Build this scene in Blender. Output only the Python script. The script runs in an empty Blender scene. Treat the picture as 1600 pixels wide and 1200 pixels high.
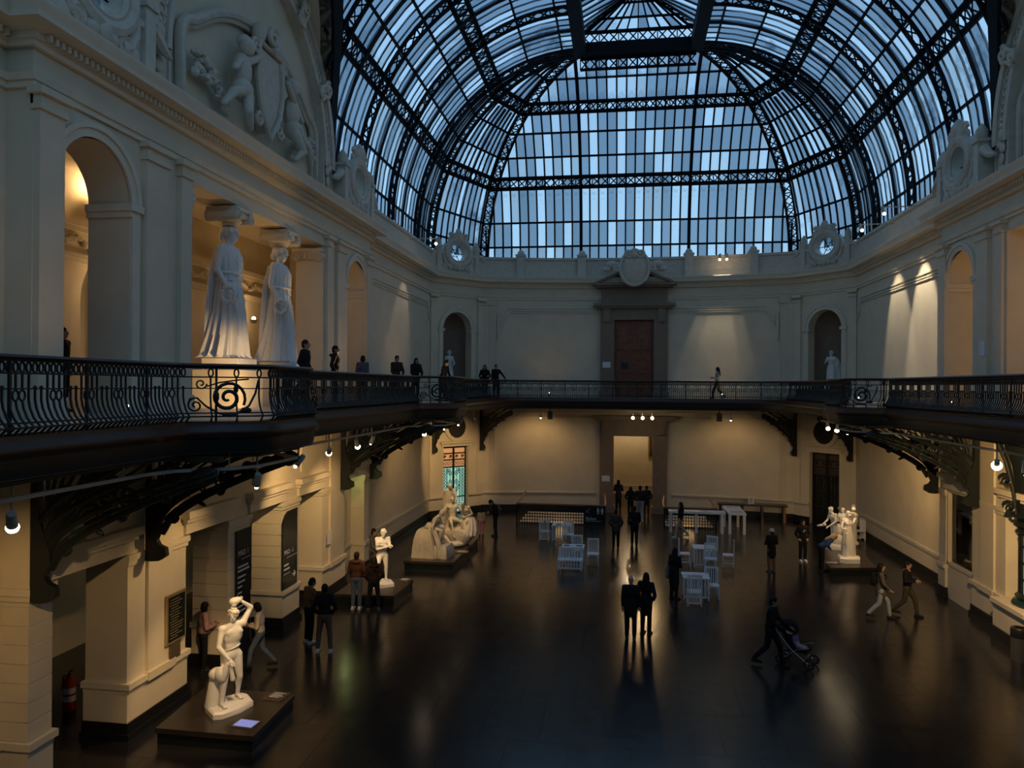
import bpy, bmesh, math, random
from mathutils import Vector, Matrix
from math import sin, cos, pi, sqrt, radians, atan2
random.seed(7)
SC = bpy.context.scene
COL = SC.collection

# ---------------------------------------------------------------- camera
cam_d = bpy.data.cameras.new('camera')
cam = bpy.data.objects.new('camera', cam_d)
COL.objects.link(cam)
cam_d.sensor_width = 36.0
cam_d.lens = 1180 / 1600 * 36.0
cam_d.clip_end = 400
cam.location = (-0.60, 0.0, 7.0)
cam.rotation_euler = (Matrix.Rotation(math.atan(173 / 1180), 3, 'Z') @ Matrix.Rotation(radians(90) + 3 / 1180, 3, 'X') @ Matrix.Rotation(radians(.4), 3, 'Z')).to_euler()
SC.camera = cam

# ---------------------------------------------------------------- dusk sky
W = bpy.data.worlds.new('dusk_sky')
SC.world = W
W.use_nodes = True
nt = W.node_tree
nt.nodes.clear()
wo = nt.nodes.new('ShaderNodeOutputWorld')
bg = nt.nodes.new('ShaderNodeBackground')
tc = nt.nodes.new('ShaderNodeTexCoord')
sep = nt.nodes.new('ShaderNodeSeparateXYZ')
cr = nt.nodes.new('ShaderNodeValToRGB')
nz = nt.nodes.new('ShaderNodeTexNoise')
nz.inputs['Scale'].default_value = 3.0
mx = nt.nodes.new('ShaderNodeMix'); mx.data_type = 'RGBA'; mx.blend_type = 'MULTIPLY'
mx.inputs[0].default_value = 0.35
nt.links.new(tc.outputs['Generated'], sep.inputs[0])
nt.links.new(tc.outputs['Generated'], nz.inputs['Vector'])
nt.links.new(sep.outputs['Z'], cr.inputs[0])
e = cr.color_ramp.elements
e[0].position = 0.0; e[0].color = (0.44, 0.73, 1.0, 1)
e[1].position = 0.75; e[1].color = (0.24, 0.46, 0.80, 1)
nt.links.new(cr.outputs[0], mx.inputs[6])
nt.links.new(nz.outputs['Fac'], mx.inputs[7])
nt.links.new(mx.outputs[2], bg.inputs[0])
bg.inputs[1].default_value = 1.30
nt.links.new(bg.outputs[0], wo.inputs[0])

SC.view_settings.view_transform = 'Standard'
SC.view_settings.look = 'None'
SC.view_settings.exposure = 0.0
SC.view_settings.gamma = 1.0
SC.view_settings.use_curve_mapping = False
SC.cycles.max_bounces = 5
SC.cycles.diffuse_bounces = 3
SC.cycles.glossy_bounces = 3
SC.cycles.transmission_bounces = 3
SC.cycles.transparent_max_bounces = 8
SC.cycles.sample_clamp_indirect = 4.0
SC.cycles.caustics_reflective = False
SC.cycles.caustics_refractive = False

# ---------------------------------------------------------------- materials
MATS = {}
def mat(name, col, rough=0.6, metal=0.0, noise=0.0, nscale=6.0, bump=0.0, bscale=40.0, spec=0.5, emit=None, estr=1.0, col2=None):
    m = bpy.data.materials.new(name); m.use_nodes = True
    t = m.node_tree; b = t.nodes['Principled BSDF']
    b.inputs['Base Color'].default_value = (*col, 1)
    b.inputs['Roughness'].default_value = rough
    b.inputs['Metallic'].default_value = metal
    b.inputs['Specular IOR Level'].default_value = spec
    if noise or bump:
        co = t.nodes.new('ShaderNodeTexCoord')
    if noise:
        n = t.nodes.new('ShaderNodeTexNoise'); n.inputs['Scale'].default_value = nscale
        n.inputs['Detail'].default_value = 4
        r = t.nodes.new('ShaderNodeValToRGB')
        c2 = col2 or tuple(c * (1 - noise) for c in col)
        r.color_ramp.elements[0].position = 0.3; r.color_ramp.elements[0].color = (*c2, 1)
        r.color_ramp.elements[1].position = 0.7; r.color_ramp.elements[1].color = (*col, 1)
        t.links.new(co.outputs['Object'], n.inputs['Vector'])
        t.links.new(n.outputs['Fac'], r.inputs[0]); t.links.new(r.outputs[0], b.inputs['Base Color'])
    if bump:
        n2 = t.nodes.new('ShaderNodeTexNoise'); n2.inputs['Scale'].default_value = bscale
        bp = t.nodes.new('ShaderNodeBump'); bp.inputs['Strength'].default_value = bump; bp.inputs['Distance'].default_value = 0.02
        t.links.new(co.outputs['Object'], n2.inputs['Vector'])
        t.links.new(n2.outputs['Fac'], bp.inputs['Height']); t.links.new(bp.outputs[0], b.inputs['Normal'])
    if emit:
        b.inputs['Emission Color'].default_value = (*emit, 1)
        b.inputs['Emission Strength'].default_value = estr
    MATS[name] = m
    return m
mat('plaster', (.73, .64, .48), .7, noise=.10, nscale=1.3, bump=.05)
mat('plaster_moulding', (.75, .67, .52), .6, noise=.08, nscale=3)
mat('ornament', (.68, .60, .49), .6, noise=.16, nscale=5)
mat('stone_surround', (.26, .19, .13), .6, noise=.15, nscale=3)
mat('black_base', (.012, .012, .013), .35)
mat('marble', (.82, .80, .76), .45, noise=.08, nscale=7)
mat('old_plaster', (.62, .55, .44), .6, noise=.25, nscale=6, bump=.1)
mat('iron', (.010, .014, .015), .42, spec=.4)
mat('green_iron', (.010, .028, .022), .32, spec=.5)
mat('roof_iron', (.004, .005, .009), .7, spec=.2)
mat('handrail_wood', (.055, .022, .013), .35, noise=.3, nscale=9)
mat('door_wood', (.27, .075, .028), .42, noise=.4, nscale=5)
mat('warm_wood', (.40, .19, .09), .4, noise=.3, nscale=9)
mat('balcony_floor', (.50, .40, .32), .4)
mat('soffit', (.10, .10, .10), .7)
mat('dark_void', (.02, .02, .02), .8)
mat('white_paint', (.86, .86, .85), .4)
mat('paper', (.75, .77, .80), .7)
mat('black_panel', (.010, .016, .015), .25)
mat('letter_white', (.8, .8, .8), .6)
mat('plinth_dark', (.035, .028, .022), .28, noise=.3, nscale=4)
mat('plaque_wood', (.10, .07, .05), .4)
mat('gold', (.45, .33, .15), .4, metal=.6)
mat('steel', (.45, .43, .40), .3, metal=.9)
mat('fixture', (.50, .47, .42), .4)
mat('lamp_glow', (1, .9, .7), .5, emit=(1.0, .78, .48), estr=26)
mat('screen_blue', (.1, .1, .2), .4, emit=(.30, .36, .85), estr=.55)
mat('red', (.45, .03, .02), .4)
mat('glow_turq', (.3, .6, .5), .6, emit=(.42, .85, .70), estr=.55)
mat('glow_amber', (.7, .4, .2), .6, emit=(1.0, .5, .22), estr=.35)
mat('lamp_panel', (.8, .8, .75), .6, emit=(1.0, .83, .60), estr=.45)
mat('white_strip', (.8, .9, .85), .6, emit=(.6, .95, .85), estr=.7)
mat('canvas', (.06, .03, .02), .5, noise=.6, nscale=5)

def floor_mat():
    m = bpy.data.materials.new('polished_floor'); m.use_nodes = True; t = m.node_tree
    b = t.nodes['Principled BSDF']; co = t.nodes.new('ShaderNodeTexCoord')
    n = t.nodes.new('ShaderNodeTexNoise'); n.inputs['Scale'].default_value = .8; n.inputs['Detail'].default_value = 6
    r = t.nodes.new('ShaderNodeValToRGB')
    r.color_ramp.elements[0].color = (.010, .010, .012, 1); r.color_ramp.elements[1].color = (.022, .020, .020, 1)
    t.links.new(co.outputs['Object'], n.inputs['Vector']); t.links.new(n.outputs['Fac'], r.inputs[0]); t.links.new(r.outputs[0], b.inputs['Base Color'])
    n2 = t.nodes.new('ShaderNodeTexNoise'); n2.inputs['Scale'].default_value = 2.5; n2.inputs['Detail'].default_value = 5
    mr = t.nodes.new('ShaderNodeMapRange'); mr.inputs[3].default_value = .13; mr.inputs[4].default_value = .27
    t.links.new(co.outputs['Object'], n2.inputs['Vector']); t.links.new(n2.outputs['Fac'], mr.inputs[0]); t.links.new(mr.outputs[0], b.inputs['Roughness'])
    n3 = t.nodes.new('ShaderNodeTexNoise'); n3.inputs['Scale'].default_value = 1.2
    bp = t.nodes.new('ShaderNodeBump'); bp.inputs['Strength'].default_value = .12; bp.inputs['Distance'].default_value = .02
    t.links.new(co.outputs['Object'], n3.inputs['Vector']); t.links.new(n3.outputs['Fac'], bp.inputs['Height']); t.links.new(bp.outputs[0], b.inputs['Normal'])
    b.inputs['Specular IOR Level'].default_value = .5
    MATS['polished_floor'] = m
floor_mat()

def glass_mat():
    m = bpy.data.materials.new('roof_glass'); m.use_nodes = True; t = m.node_tree; t.nodes.clear()
    o = t.nodes.new('ShaderNodeOutputMaterial'); tr = t.nodes.new('ShaderNodeBsdfTransparent')
    tl = t.nodes.new('ShaderNodeBsdfTranslucent'); mxs = t.nodes.new('ShaderNodeMixShader'); mxs.inputs[0].default_value = .25
    at = t.nodes.new('ShaderNodeAttribute'); at.attribute_name = 'tint'
    co = t.nodes.new('ShaderNodeTexCoord')
    n = t.nodes.new('ShaderNodeTexNoise'); n.inputs['Scale'].default_value = .55; n.inputs['Detail'].default_value = 5; n.inputs['Roughness'].default_value = .65
    r = t.nodes.new('ShaderNodeValToRGB')
    r.color_ramp.elements[0].position = .30; r.color_ramp.elements[0].color = (.30, .34, .38, 1)
    r.color_ramp.elements[1].position = .46; r.color_ramp.elements[1].color = (1, 1, 1, 1)
    mu = t.nodes.new('ShaderNodeMix'); mu.data_type = 'RGBA'; mu.blend_type = 'MULTIPLY'; mu.inputs[0].default_value = 1
    t.links.new(co.outputs['Object'], n.inputs['Vector']); t.links.new(n.outputs['Fac'], r.inputs[0])
    t.links.new(at.outputs['Color'], mu.inputs[6]); t.links.new(r.outputs[0], mu.inputs[7])
    t.links.new(mu.outputs[2], tr.inputs[0]); t.links.new(mu.outputs[2], tl.inputs[0])
    t.links.new(tr.outputs[0], mxs.inputs[1]); t.links.new(tl.outputs[0], mxs.inputs[2]); t.links.new(mxs.outputs[0], o.inputs[0])
    MATS['roof_glass'] = m
    m = bpy.data.materials.new('window_glass'); m.use_nodes = True; t = m.node_tree; t.nodes.clear()
    o = t.nodes.new('ShaderNodeOutputMaterial'); tr = t.nodes.new('ShaderNodeBsdfTransparent'); gl = t.nodes.new('ShaderNodeBsdfGlossy')
    gl.inputs['Roughness'].default_value = .03; tr.inputs[0].default_value = (.5, .55, .55, 1)
    f = t.nodes.new('ShaderNodeFresnel'); f.inputs[0].default_value = 1.5; mxs = t.nodes.new('ShaderNodeMixShader')
    t.links.new(f.outputs[0], mxs.inputs[0]); t.links.new(tr.outputs[0], mxs.inputs[1]); t.links.new(gl.outputs[0], mxs.inputs[2]); t.links.new(mxs.outputs[0], o.inputs[0])
    MATS['window_glass'] = m
glass_mat()

# ---------------------------------------------------------------- mesh helpers
def V(*a): return Vector(a)
class MB:
    def __init__(s, M=None):
        s.v = []; s.f = []; s.M = M
    def add(s, vs, fs):
        n = len(s.v)
        s.v += [(s.M @ Vector(p)) if s.M is not None else Vector(p) for p in vs]
        s.f += [tuple(i + n for i in f) for f in fs]
        return s
    def box(s, x0, x1, y0, y1, z0, z1):
        return s.add([(x0, y0, z0), (x1, y0, z0), (x1, y1, z0), (x0, y1, z0), (x0, y0, z1), (x1, y0, z1), (x1, y1, z1), (x0, y1, z1)],
                     [(0, 3, 2, 1), (4, 5, 6, 7), (0, 1, 5, 4), (1, 2, 6, 5), (2, 3, 7, 6), (3, 0, 4, 7)])
    def bar(s, a, b, w, h, up=(0, 0, 1)):
        a = Vector(a); b = Vector(b); d = (b - a)
        if d.length < 1e-6: return s
        d.normalize(); up = Vector(up)
        x = d.cross(up)
        if x.length < 1e-4: x = d.cross(Vector((1, 0, 0)))
        x.normalize(); u = x.cross(d)
        x *= w / 2; u *= h / 2
        return s.add([a - x - u, a + x - u, a + x + u, a - x + u, b - x - u, b + x - u, b + x + u, b - x + u],
                     [(0, 3, 2, 1), (4, 5, 6, 7), (0, 1, 5, 4), (1, 2, 6, 5), (2, 3, 7, 6), (3, 0, 4, 7)])
    def tube(s, pts, r, n=6, closed=False, flat=1.0):
        pts = [Vector(p) for p in pts]; m = len(pts)
        rs = r if isinstance(r, (list, tuple)) else [r] * m
        vs = []; fs = []; px = None
        for i, p in enumerate(pts):
            if closed: d = pts[(i + 1) % m] - pts[i - 1]
            else: d = pts[min(i + 1, m - 1)] - pts[max(i - 1, 0)]
            if d.length < 1e-9: d = Vector((0, 0, 1))
            d.normalize()
            if px is None:
                px = d.cross(Vector((0, 0, 1)))
                if px.length < .1: px = d.cross(Vector((1, 0, 0)))
            px = px - d * px.dot(d); px.normalize(); q = d.cross(px)
            for k in range(n):
                a = 2 * pi * k / n
                vs.append(p + (px * cos(a) + q * sin(a) * flat) * rs[i])
        R = m if closed else m - 1
        for i in range(R):
            j = (i + 1) % m
            for k in range(n):
                l = (k + 1) % n
                fs.append((i * n + k, i * n + l, j * n + l, j * n + k))
        if not closed:
            fs.append(tuple(range(n))[::-1]); fs.append(tuple(range((m - 1) * n, m * n)))
        return s.add(vs, fs)
    def lathe(s, prof, n=16, c=(0, 0, 0), sx=1, sy=1, a0=0.0):
        vs = []; fs = []; m = len(prof)
        for r, z in prof:
            for k in range(n):
                a = a0 + 2 * pi * k / n
                vs.append((c[0] + r * cos(a) * sx, c[1] + r * sin(a) * sy, c[2] + z))
        for i in range(m - 1):
            for k in range(n):
                l = (k + 1) % n
                fs.append((i * n + k, i * n + l, (i + 1) * n + l, (i + 1) * n + k))
        fs.append(tuple(range(n))[::-1]); fs.append(tuple(range((m - 1) * n, m * n)))
        return s.add(vs, fs)
    def ell(s, c, r, n=10, m=7, R=None):
        c = Vector(c); r = (r, r, r) if isinstance(r, (int, float)) else r
        vs = []; fs = []
        P = lambda x, y, z: c + ((R @ Vector((x * r[0], y * r[1], z * r[2]))) if R is not None else Vector((x * r[0], y * r[1], z * r[2])))
        vs.append(P(0, 0, -1))
        for i in range(1, m):
            t = -pi / 2 + pi * i / m
            for k in range(n):
                a = 2 * pi * k / n
                vs.append(P(cos(t) * cos(a), cos(t) * sin(a), sin(t)))
        vs.append(P(0, 0, 1)); top = len(vs) - 1
        for k in range(n): fs.append((0, 1 + (k + 1) % n, 1 + k))
        for i in range(m - 2):
            for k in range(n):
                l = (k + 1) % n
                fs.append((1 + i * n + k, 1 + i * n + l, 1 + (i + 1) * n + l, 1 + (i + 1) * n + k))
        for k in range(n): fs.append((top, 1 + (m - 2) * n + k, 1 + (m - 2) * n + (k + 1) % n))
        return s.add(vs, fs)
    def cap(s, a, b, ra, rb, n=10):
        a = Vector(a); b = Vector(b); d = b - a; L = d.length
        if L < 1e-6: return s.ell(a, max(ra, rb), n)
        d.normalize(); pts = []; rs = []
        for k in (0.05, .45, .8): pts.append(a - d * ra * cos(k * pi / 2)); rs.append(max(ra * sin(k * pi / 2), .001))
        pts += [a, b]; rs += [ra, rb]
        for k in (.8, .45, 0.05): pts.append(b + d * rb * cos(k * pi / 2)); rs.append(max(rb * sin(k * pi / 2), .001))
        return s.tube(pts, rs, n)
    def prism(s, pts, a, b):
        """closed outline of 2D points; a, b: functions mapping (u, w) to 3D for the two faces"""
        n = len(pts)
        vs = [a(*p) for p in pts] + [b(*p) for p in pts]
        fs = [tuple(range(n))[::-1], tuple(range(n, 2 * n))] + [(i, (i + 1) % n, n + (i + 1) % n, n + i) for i in range(n)]
        return s.add(vs, fs)
    def strip(s, A, B, closed=False):
        n = len(A); vs = list(A) + list(B)
        fs = [(i, (i + 1) % n, n + (i + 1) % n, n + i) for i in range(n if closed else n - 1)]
        return s.add(vs, fs)
    def loft(s, rings, caps=True):
        n = len(rings[0]); vs = [p for r in rings for p in r]; fs = []
        for i in range(len(rings) - 1):
            for k in range(n):
                l = (k + 1) % n
                fs.append((i * n + k, i * n + l, (i + 1) * n + l, (i + 1) * n + k))
        if caps:
            fs.append(tuple(range(n))[::-1]); fs.append(tuple(range((len(rings) - 1) * n, len(rings) * n)))
        return s.add(vs, fs)
    def sweep(s, prof, path, closed=False, caps=True):
        """profile of (t, z), swept along a plan path of (x, y); t is measured to the LEFT of the direction of travel"""
        m = len(path); k = len(prof); vs = []; fs = []
        for i in range(m):
            p = Vector(path[i])
            if closed: d0 = Vector(path[i]) - Vector(path[i - 1]); d1 = Vector(path[(i + 1) % m]) - p
            else:
                d0 = p - Vector(path[max(i - 1, 0)]) if i > 0 else Vector(path[1]) - p
                d1 = Vector(path[i + 1]) - p if i < m - 1 else d0
            d0 = d0.normalized(); d1 = d1.normalized()
            n0 = Vector((-d0.y, d0.x)); n1 = Vector((-d1.y, d1.x)); nn = n0 + n1
            if nn.length < .2: nn = n0
            nn.normalize(); sc_ = 1 / max(nn.dot(n0), .35)
            for t, z in prof:
                q = p + nn * (t * sc_); vs.append((q.x, q.y, z))
        for i in range(m if closed else m - 1):
            j = (i + 1) % m
            for a in range(k):
                b = (a + 1) % k
                fs.append((i * k + a, i * k + b, j * k + b, j * k + a))
        if not closed and caps:
            fs.append(tuple(range(k))[::-1]); fs.append(tuple(range((m - 1) * k, m * k)))
        return s.add(vs, fs)
    def mesh(s, name, smooth=40, recalc=True):
        me = bpy.data.meshes.new(name)
        me.from_pydata([tuple(p) for p in s.v], [], s.f)
        if recalc:
            bm = bmesh.new(); bm.from_mesh(me)
            bmesh.ops.recalc_face_normals(bm, faces=bm.faces)
            bm.to_mesh(me); bm.free()
        if smooth:
            me.shade_smooth(); me.set_sharp_from_angle(angle=radians(smooth))
        return me
    def build(s, name, m, parent=None, smooth=40, loc=None, recalc=True):
        me = s.mesh(name, smooth, recalc)
        me.materials.append(MATS[m] if isinstance(m, str) else m)
        return link(name, me, parent, loc)
def link(name, me, parent=None, loc=None, rot=None, scale=None):
    o = bpy.data.objects.new(name, me); COL.objects.link(o)
    if parent is not None: o.parent = parent
    if loc is not None: o.location = loc
    if rot is not None: o.rotation_euler = rot
    if scale is not None: o.scale = scale
    return o
def tag(o, label=None, cat=None, group=None, kind=None):
    if label: o['label'] = label
    if cat: o['category'] = cat
    if group: o['group'] = group
    if kind: o['kind'] = kind
    return o
def empty(name, loc=(0, 0, 0), rz=0.0, label=None, cat=None, group=None, kind=None):
    o = bpy.data.objects.new(name, None); COL.objects.link(o)
    o.empty_display_size = .2
    o.location = loc; o.rotation_euler = (0, 0, rz)
    return tag(o, label, cat, group, kind)
def copy_tree(o, parent=None):
    c = o.copy(); COL.objects.link(c)
    if parent is not None: c.parent = parent
    for ch in o.children: copy_tree(ch, c)
    return c
def arc(cx, cy, r, a0, a1, n, ry=None):
    ry = r if ry is None else ry
    return [(cx + r * cos(a0 + (a1 - a0) * i / n), cy + ry * sin(a0 + (a1 - a0) * i / n)) for i in range(n + 1)]
def spiral(cx, cy, r0, r1, a0, turns, n):
    return [(cx + (r0 + (r1 - r0) * i / n) * cos(a0 + turns * 2 * pi * i / n), cy + (r0 + (r1 - r0) * i / n) * sin(a0 + turns * 2 * pi * i / n)) for i in range(n + 1)]
WARM = (1.0, .63, .27)
def spot(loc, target, power, size=60, blend=.6, col=WARM, rad=.05):
    d = bpy.data.lights.new('spot_light', 'SPOT'); d.energy = power; d.spot_size = radians(size); d.spot_blend = blend
    d.color = col; d.shadow_soft_size = rad
    o = bpy.data.objects.new('spot_light', d); COL.objects.link(o); o.location = loc
    o.rotation_euler = (Vector(target) - Vector(loc)).to_track_quat('-Z', 'Y').to_euler()
    return o
def point(loc, power, col=WARM, rad=.1):
    d = bpy.data.lights.new('point_light', 'POINT'); d.energy = power; d.color = col; d.shadow_soft_size = rad
    o = bpy.data.objects.new('point_light', d); COL.objects.link(o); o.location = loc
    return o
# ---------------------------------------------------------------- the hall
HX = 10.20          # side wall plane
C0 = 19.45          # the hall is mirrored about this plane
ZB = 6.40           # gallery floor
def MS(sg):         # local (s, t, z): along the wall, into the hall, up
    return Matrix(((0, -sg, 0, sg * HX), (1, 0, 0, 0), (0, 0, 1, 0), (0, 0, 0, 1)))
FARARC = []
_R = (8.40 ** 2 + 1.1 ** 2) / 2.2
for i in range(25):
    x = 8.40 - 16.8 * i / 24
    FARARC.append((x, 42.7 - (_R - sqrt(_R * _R - x * x))))
def half_path(t0=8.35, start=0.0):
    """right wall from the middle to the far end and back down the left wall, hall on the left hand"""
    p = [(HX, C0 + start), (HX, C0 + t0), (HX + .5, C0 + t0), (HX + .5, 38.95)] + FARARC + [(-HX - .5, 38.95), (-HX - .5, C0 + t0), (-HX, C0 + t0), (-HX, C0 + start)]
    return p
def near_path(t0=8.35, start=0.0):
    q = half_path(t0, start)
    return [(x, 2 * C0 - y) for x, y in q][::-1]

# floor: joined slabs with open joints over a dark bed
fl = MB(); fl.box(-17, 17, -8, 60, -.3, -.012)
FLOOR = tag(fl.build('floor', 'black_base', smooth=0), kind='structure')
sl = MB()
ys = -5.0; r_ = 0
while ys < 50:
    x = -16.0 + (.6 if r_ % 2 else 0)
    while x < 16:
        sl.box(x + .003, x + 1.197, ys + .003, ys + 1.797, -.05, 0.0)
        x += 1.2
    ys += 1.8; r_ += 1
tag(sl.build('floor_slab', 'polished_floor', FLOOR, smooth=0, recalc=False), kind='stuff')

def arch_fill(m, s0, s1, zt, cs, r, zs, t0, t1, n=18):
    """wall above and around an arched opening between s0..s1, from the springing zs up to zt, thickness t0..t1"""
    A = [(cs - r * cos(pi * i / n), zs + r * sin(pi * i / n)) for i in range(n + 1)]
    B = [(s0 + (s1 - s0) * i / n, zt) for i in range(n + 1)]
    A = [(s0, zs)] + A + [(s1, zs)]; B = [(s0, zt)] + B + [(s1, zt)]
    for t in (t0, t1):
        m.strip([(a, t, z) for a, z in A], [(a, t, z) for a, z in B])
    m.strip([(a, t0, z) for a, z in A], [(a, t1, z) for a, z in A])
    for q in (s0, s1): m.add([(q, t0, zs), (q, t1, zs), (q, t1, zt), (q, t0, zt)], [(0, 1, 2, 3)])

LOW_OPEN = [(-7.85, -5.85), (-3.85, -2.05), (-.95, .95), (2.05, 3.85), (5.85, 7.85)]
def side_wall(sg, name):
    M = MS(sg); w = MB(M)
    T = -.9
    d = -8.35
    for a, b in LOW_OPEN:
        w.box(C0 + d, C0 + a, T, 0, 0, 3.65); d = b
    w.box(C0 + d, C0 + 8.35, T, 0, 0, 3.65)
    w.box(C0 - 8.35, C0 + 8.35, T, 0, 3.65, ZB)
    for k in (-1, 1):
        e0, e1 = sorted((C0 + k * 8.35, C0 + k * 19.5))
        w.box(e0, e1, T - .1, -.5, 0, 13.08)
        # arch bay of the upper storey
        lo, hi = sorted((C0 + k * 3.85, C0 + k * 8.35)); c = C0 + k * 6.85
        w.box(lo, c - .98, T, 0, ZB, 10.5); w.box(c + .98, hi, T, 0, ZB, 10.5)
        arch_fill(w, lo, hi, 11.5, c, .98, 10.5, T, 0)
    w.box(C0 - 8.35, C0 + 8.35, T, 0, 11.5, 13.08)
    W_ = tag(w.build(name, 'plaster', smooth=30), kind='structure')
    # pilasters with bases and capitals, panels, arch mouldings: parts of this wall
    for k in (-1, 1):
        for dd, hw in ((5.15, .36), (8.05, .28), (4.1, .2)):
            s = C0 + k * dd
            m = MB(M)
            m.box(s - hw, s + hw, -.05, .12, ZB, 11.5)
            m.box(s - hw - .05, s + hw + .05, -.05, .18, ZB, ZB + .35)
            m.box(s - hw - .04, s + hw + .04, -.05, .17, 11.5, 11.58)
            m.box(s - hw - .02, s + hw + .02, -.05, .15, 11.58, 11.74)
            m.box(s - hw - .10, s + hw + .10, -.05, .22, 11.74, 11.86)
            m.build('pilaster', 'plaster', W_)
        s = C0 + k * 6.85
        m = MB(M)       # archivolt with imposts
        for r0, r1, th in ((.98, 1.14, .05), (1.14, 1.24, .09)):
            ring = arc(s, 10.5, r1, 0, pi, 18) + arc(s, 10.5, r0, pi, 0, 18)
            A = arc(s, 10.5, r1, 0, pi, 18); B = arc(s, 10.5, r0, 0, pi, 18)
            m.strip([(a, th, z) for a, z in A], [(a, th, z) for a, z in B])
            m.strip([(a, th, z) for a, z in A], [(a, -.02, z) for a, z in A])
            m.strip([(a, th, z) for a, z in B], [(a, -.02, z) for a, z in B])
        for q in (-1, 1):
            m.box(*sorted((s + q * .90, s + q * 1.30)), -.92, .10, 10.38, 10.52)
            m.box(*sorted((s + q * .93, s + q * 1.24)), -.91, .05, 10.26, 10.38)
        m.build('archivolt', 'plaster_moulding', W_)
        m = MB(M)       # jamb strips of the arch
        for q in (-1, 1): m.box(*sorted((s + q * 1.0, s + q * 1.24)), -.01, .05, ZB, 10.26)
        m.build('arch_jamb', 'plaster_moulding', W_)
        # long framed panel with a scroll end, on the plain wall
        m = MB(M); t = -.5
        lo, hi = sorted((C0 + k * 9.6, C0 + k * 18.8))
        for z in (11.10, 11.20, 11.34): m.box(lo, hi, t - .02, t + .05, z, z + .05)
        m.build('panel_moulding', 'plaster_moulding', W_)
        for e, q in ((lo, -1), (hi, 1)):
            m = MB(M)
            m.tube([(e + q * (.05 + .6 * (1 - cos(a * .16))), t + .03, 11.3 - .9 * sin(a * .16)) for a in range(11)], .05, 6)
            m.tube([(a, t + .03, z) for a, z in spiral(e + q * .1, 11.22, .17, .03, 0, 1.6, 16)], .035, 6)
            m.build('panel_scroll', 'plaster_moulding', W_)
        m = MB(M); lo, hi = sorted((C0 + k * 8.4, C0 + k * 19.4))
        m.box(lo, hi, t - .02, t + .02, ZB + .95, ZB + .98); m.box(lo, hi, t - .02, t + .04, ZB + .45, ZB + .52)
        m.build('dado_line', 'plaster_moulding', W_)
        m = MB(M); m.box(lo, hi, t - .02, t + .07, .96, 1.06); m.box(lo, hi, t - .02, t + .04, .88, .96); m.build('dado_cap', 'plaster_moulding', W_)
        m = MB(M); m.box(lo, hi, t - .02, t + .05, 0, .33); m.box(lo, hi, t - .02, t + .09, 0, .12); m.build('baseboard', 'black_base', W_)
    # piers of the ground storey: dado cap, black base, projecting strip
    d = -8.35; piers = []
    for a, b in LOW_OPEN + [(8.35, None)]:
        piers.append((d, a)); d = b
    for a, b in piers:
        a += C0; b += C0
        wide = (b - a) > 1.3
        m = MB(M); m.box(a - .07, b + .07, -.95, .10, .98, 1.10); m.box(a - .03, b + .03, -.93, .05, .90, .98); m.build('dado_cap', 'plaster_moulding', W_)
        m = MB(M); m.box(a - .03, b + .03, -.92, .03, .33, .90); m.build('dado', 'plaster', W_)
        m = MB(M); m.box(a - .05, b + .05, -.94, .06, 0, .33); m.box(a - .09, b + .09, -.96, .10, 0, .12); m.build('baseboard', 'black_base', W_)
        # impost cap under the lintel
        m = MB(M); m.box(a - .06, b + .06, -.94, .07, 3.50, 3.62); m.box(a - .03, b + .03, -.92, .04, 3.40, 3.50); m.build('impost', 'plaster_moulding', W_)
        if wide:
            m = MB(M); c = (a + b) / 2; m.box(c - .42, c + .42, -.02, .06, 1.1, 5.6); m.box(c - .47, c + .47, -.02, .12, .95, 1.12); m.build('pilaster', 'plaster', W_)
        else:
            # rusticated courses on the narrow piers
            z = 1.12
            while z < 3.35:
                m = MB(M); m.box(a - .012, b + .012, -.912, .012, z, min(z + .30, 3.38)); m.build('course', 'plaster', W_, smooth=0); z += .315
    for a, b in LOW_OPEN:
        a += C0; b += C0
        m = MB(M); m.box(a - .10, b + .10, -.02, .07, 3.66, 3.92); m.box(a - .16, b + .16, -.02, .14, 3.92, 4.02); m.box(a - .22, b + .22, -.02, .22, 4.02, 4.18)
        m.build('lintel', 'plaster_moulding', W_)
        m = MB(M)
        if abs((a + b) / 2 - C0) > 5:
            c = (a + b) / 2
            A = arc(c, 4.95, .80, 0, 2 * pi, 32); B = arc(c, 4.95, .60, 0, 2 * pi, 32)
            m.strip([(x, .10, z) for x, z in A], [(x, .10, z) for x, z in B]); m.strip([(x, .10, z) for x, z in A], [(x, -.02, z) for x, z in A]); m.strip([(x, .10, z) for x, z in B], [(x, -.02, z) for x, z in B])
            m.build('oculus_frame', 'plaster_moulding', W_)
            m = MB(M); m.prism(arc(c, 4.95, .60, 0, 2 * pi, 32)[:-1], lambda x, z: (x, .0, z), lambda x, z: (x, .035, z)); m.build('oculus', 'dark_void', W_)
        else:
            m.box(a + .1, b - .1, -.02, .05, 4.35, 5.2); m.build('frieze_panel', 'plaster_moulding', W_)
            m = MB(M); m.box(a - .2, b + .2, -.02, .16, 5.35, 5.5); m.build('string_course', 'plaster_moulding', W_)
    return W_
WL = side_wall(-1, 'wall_left')
WR = side_wall(1, 'wall_right')
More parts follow.
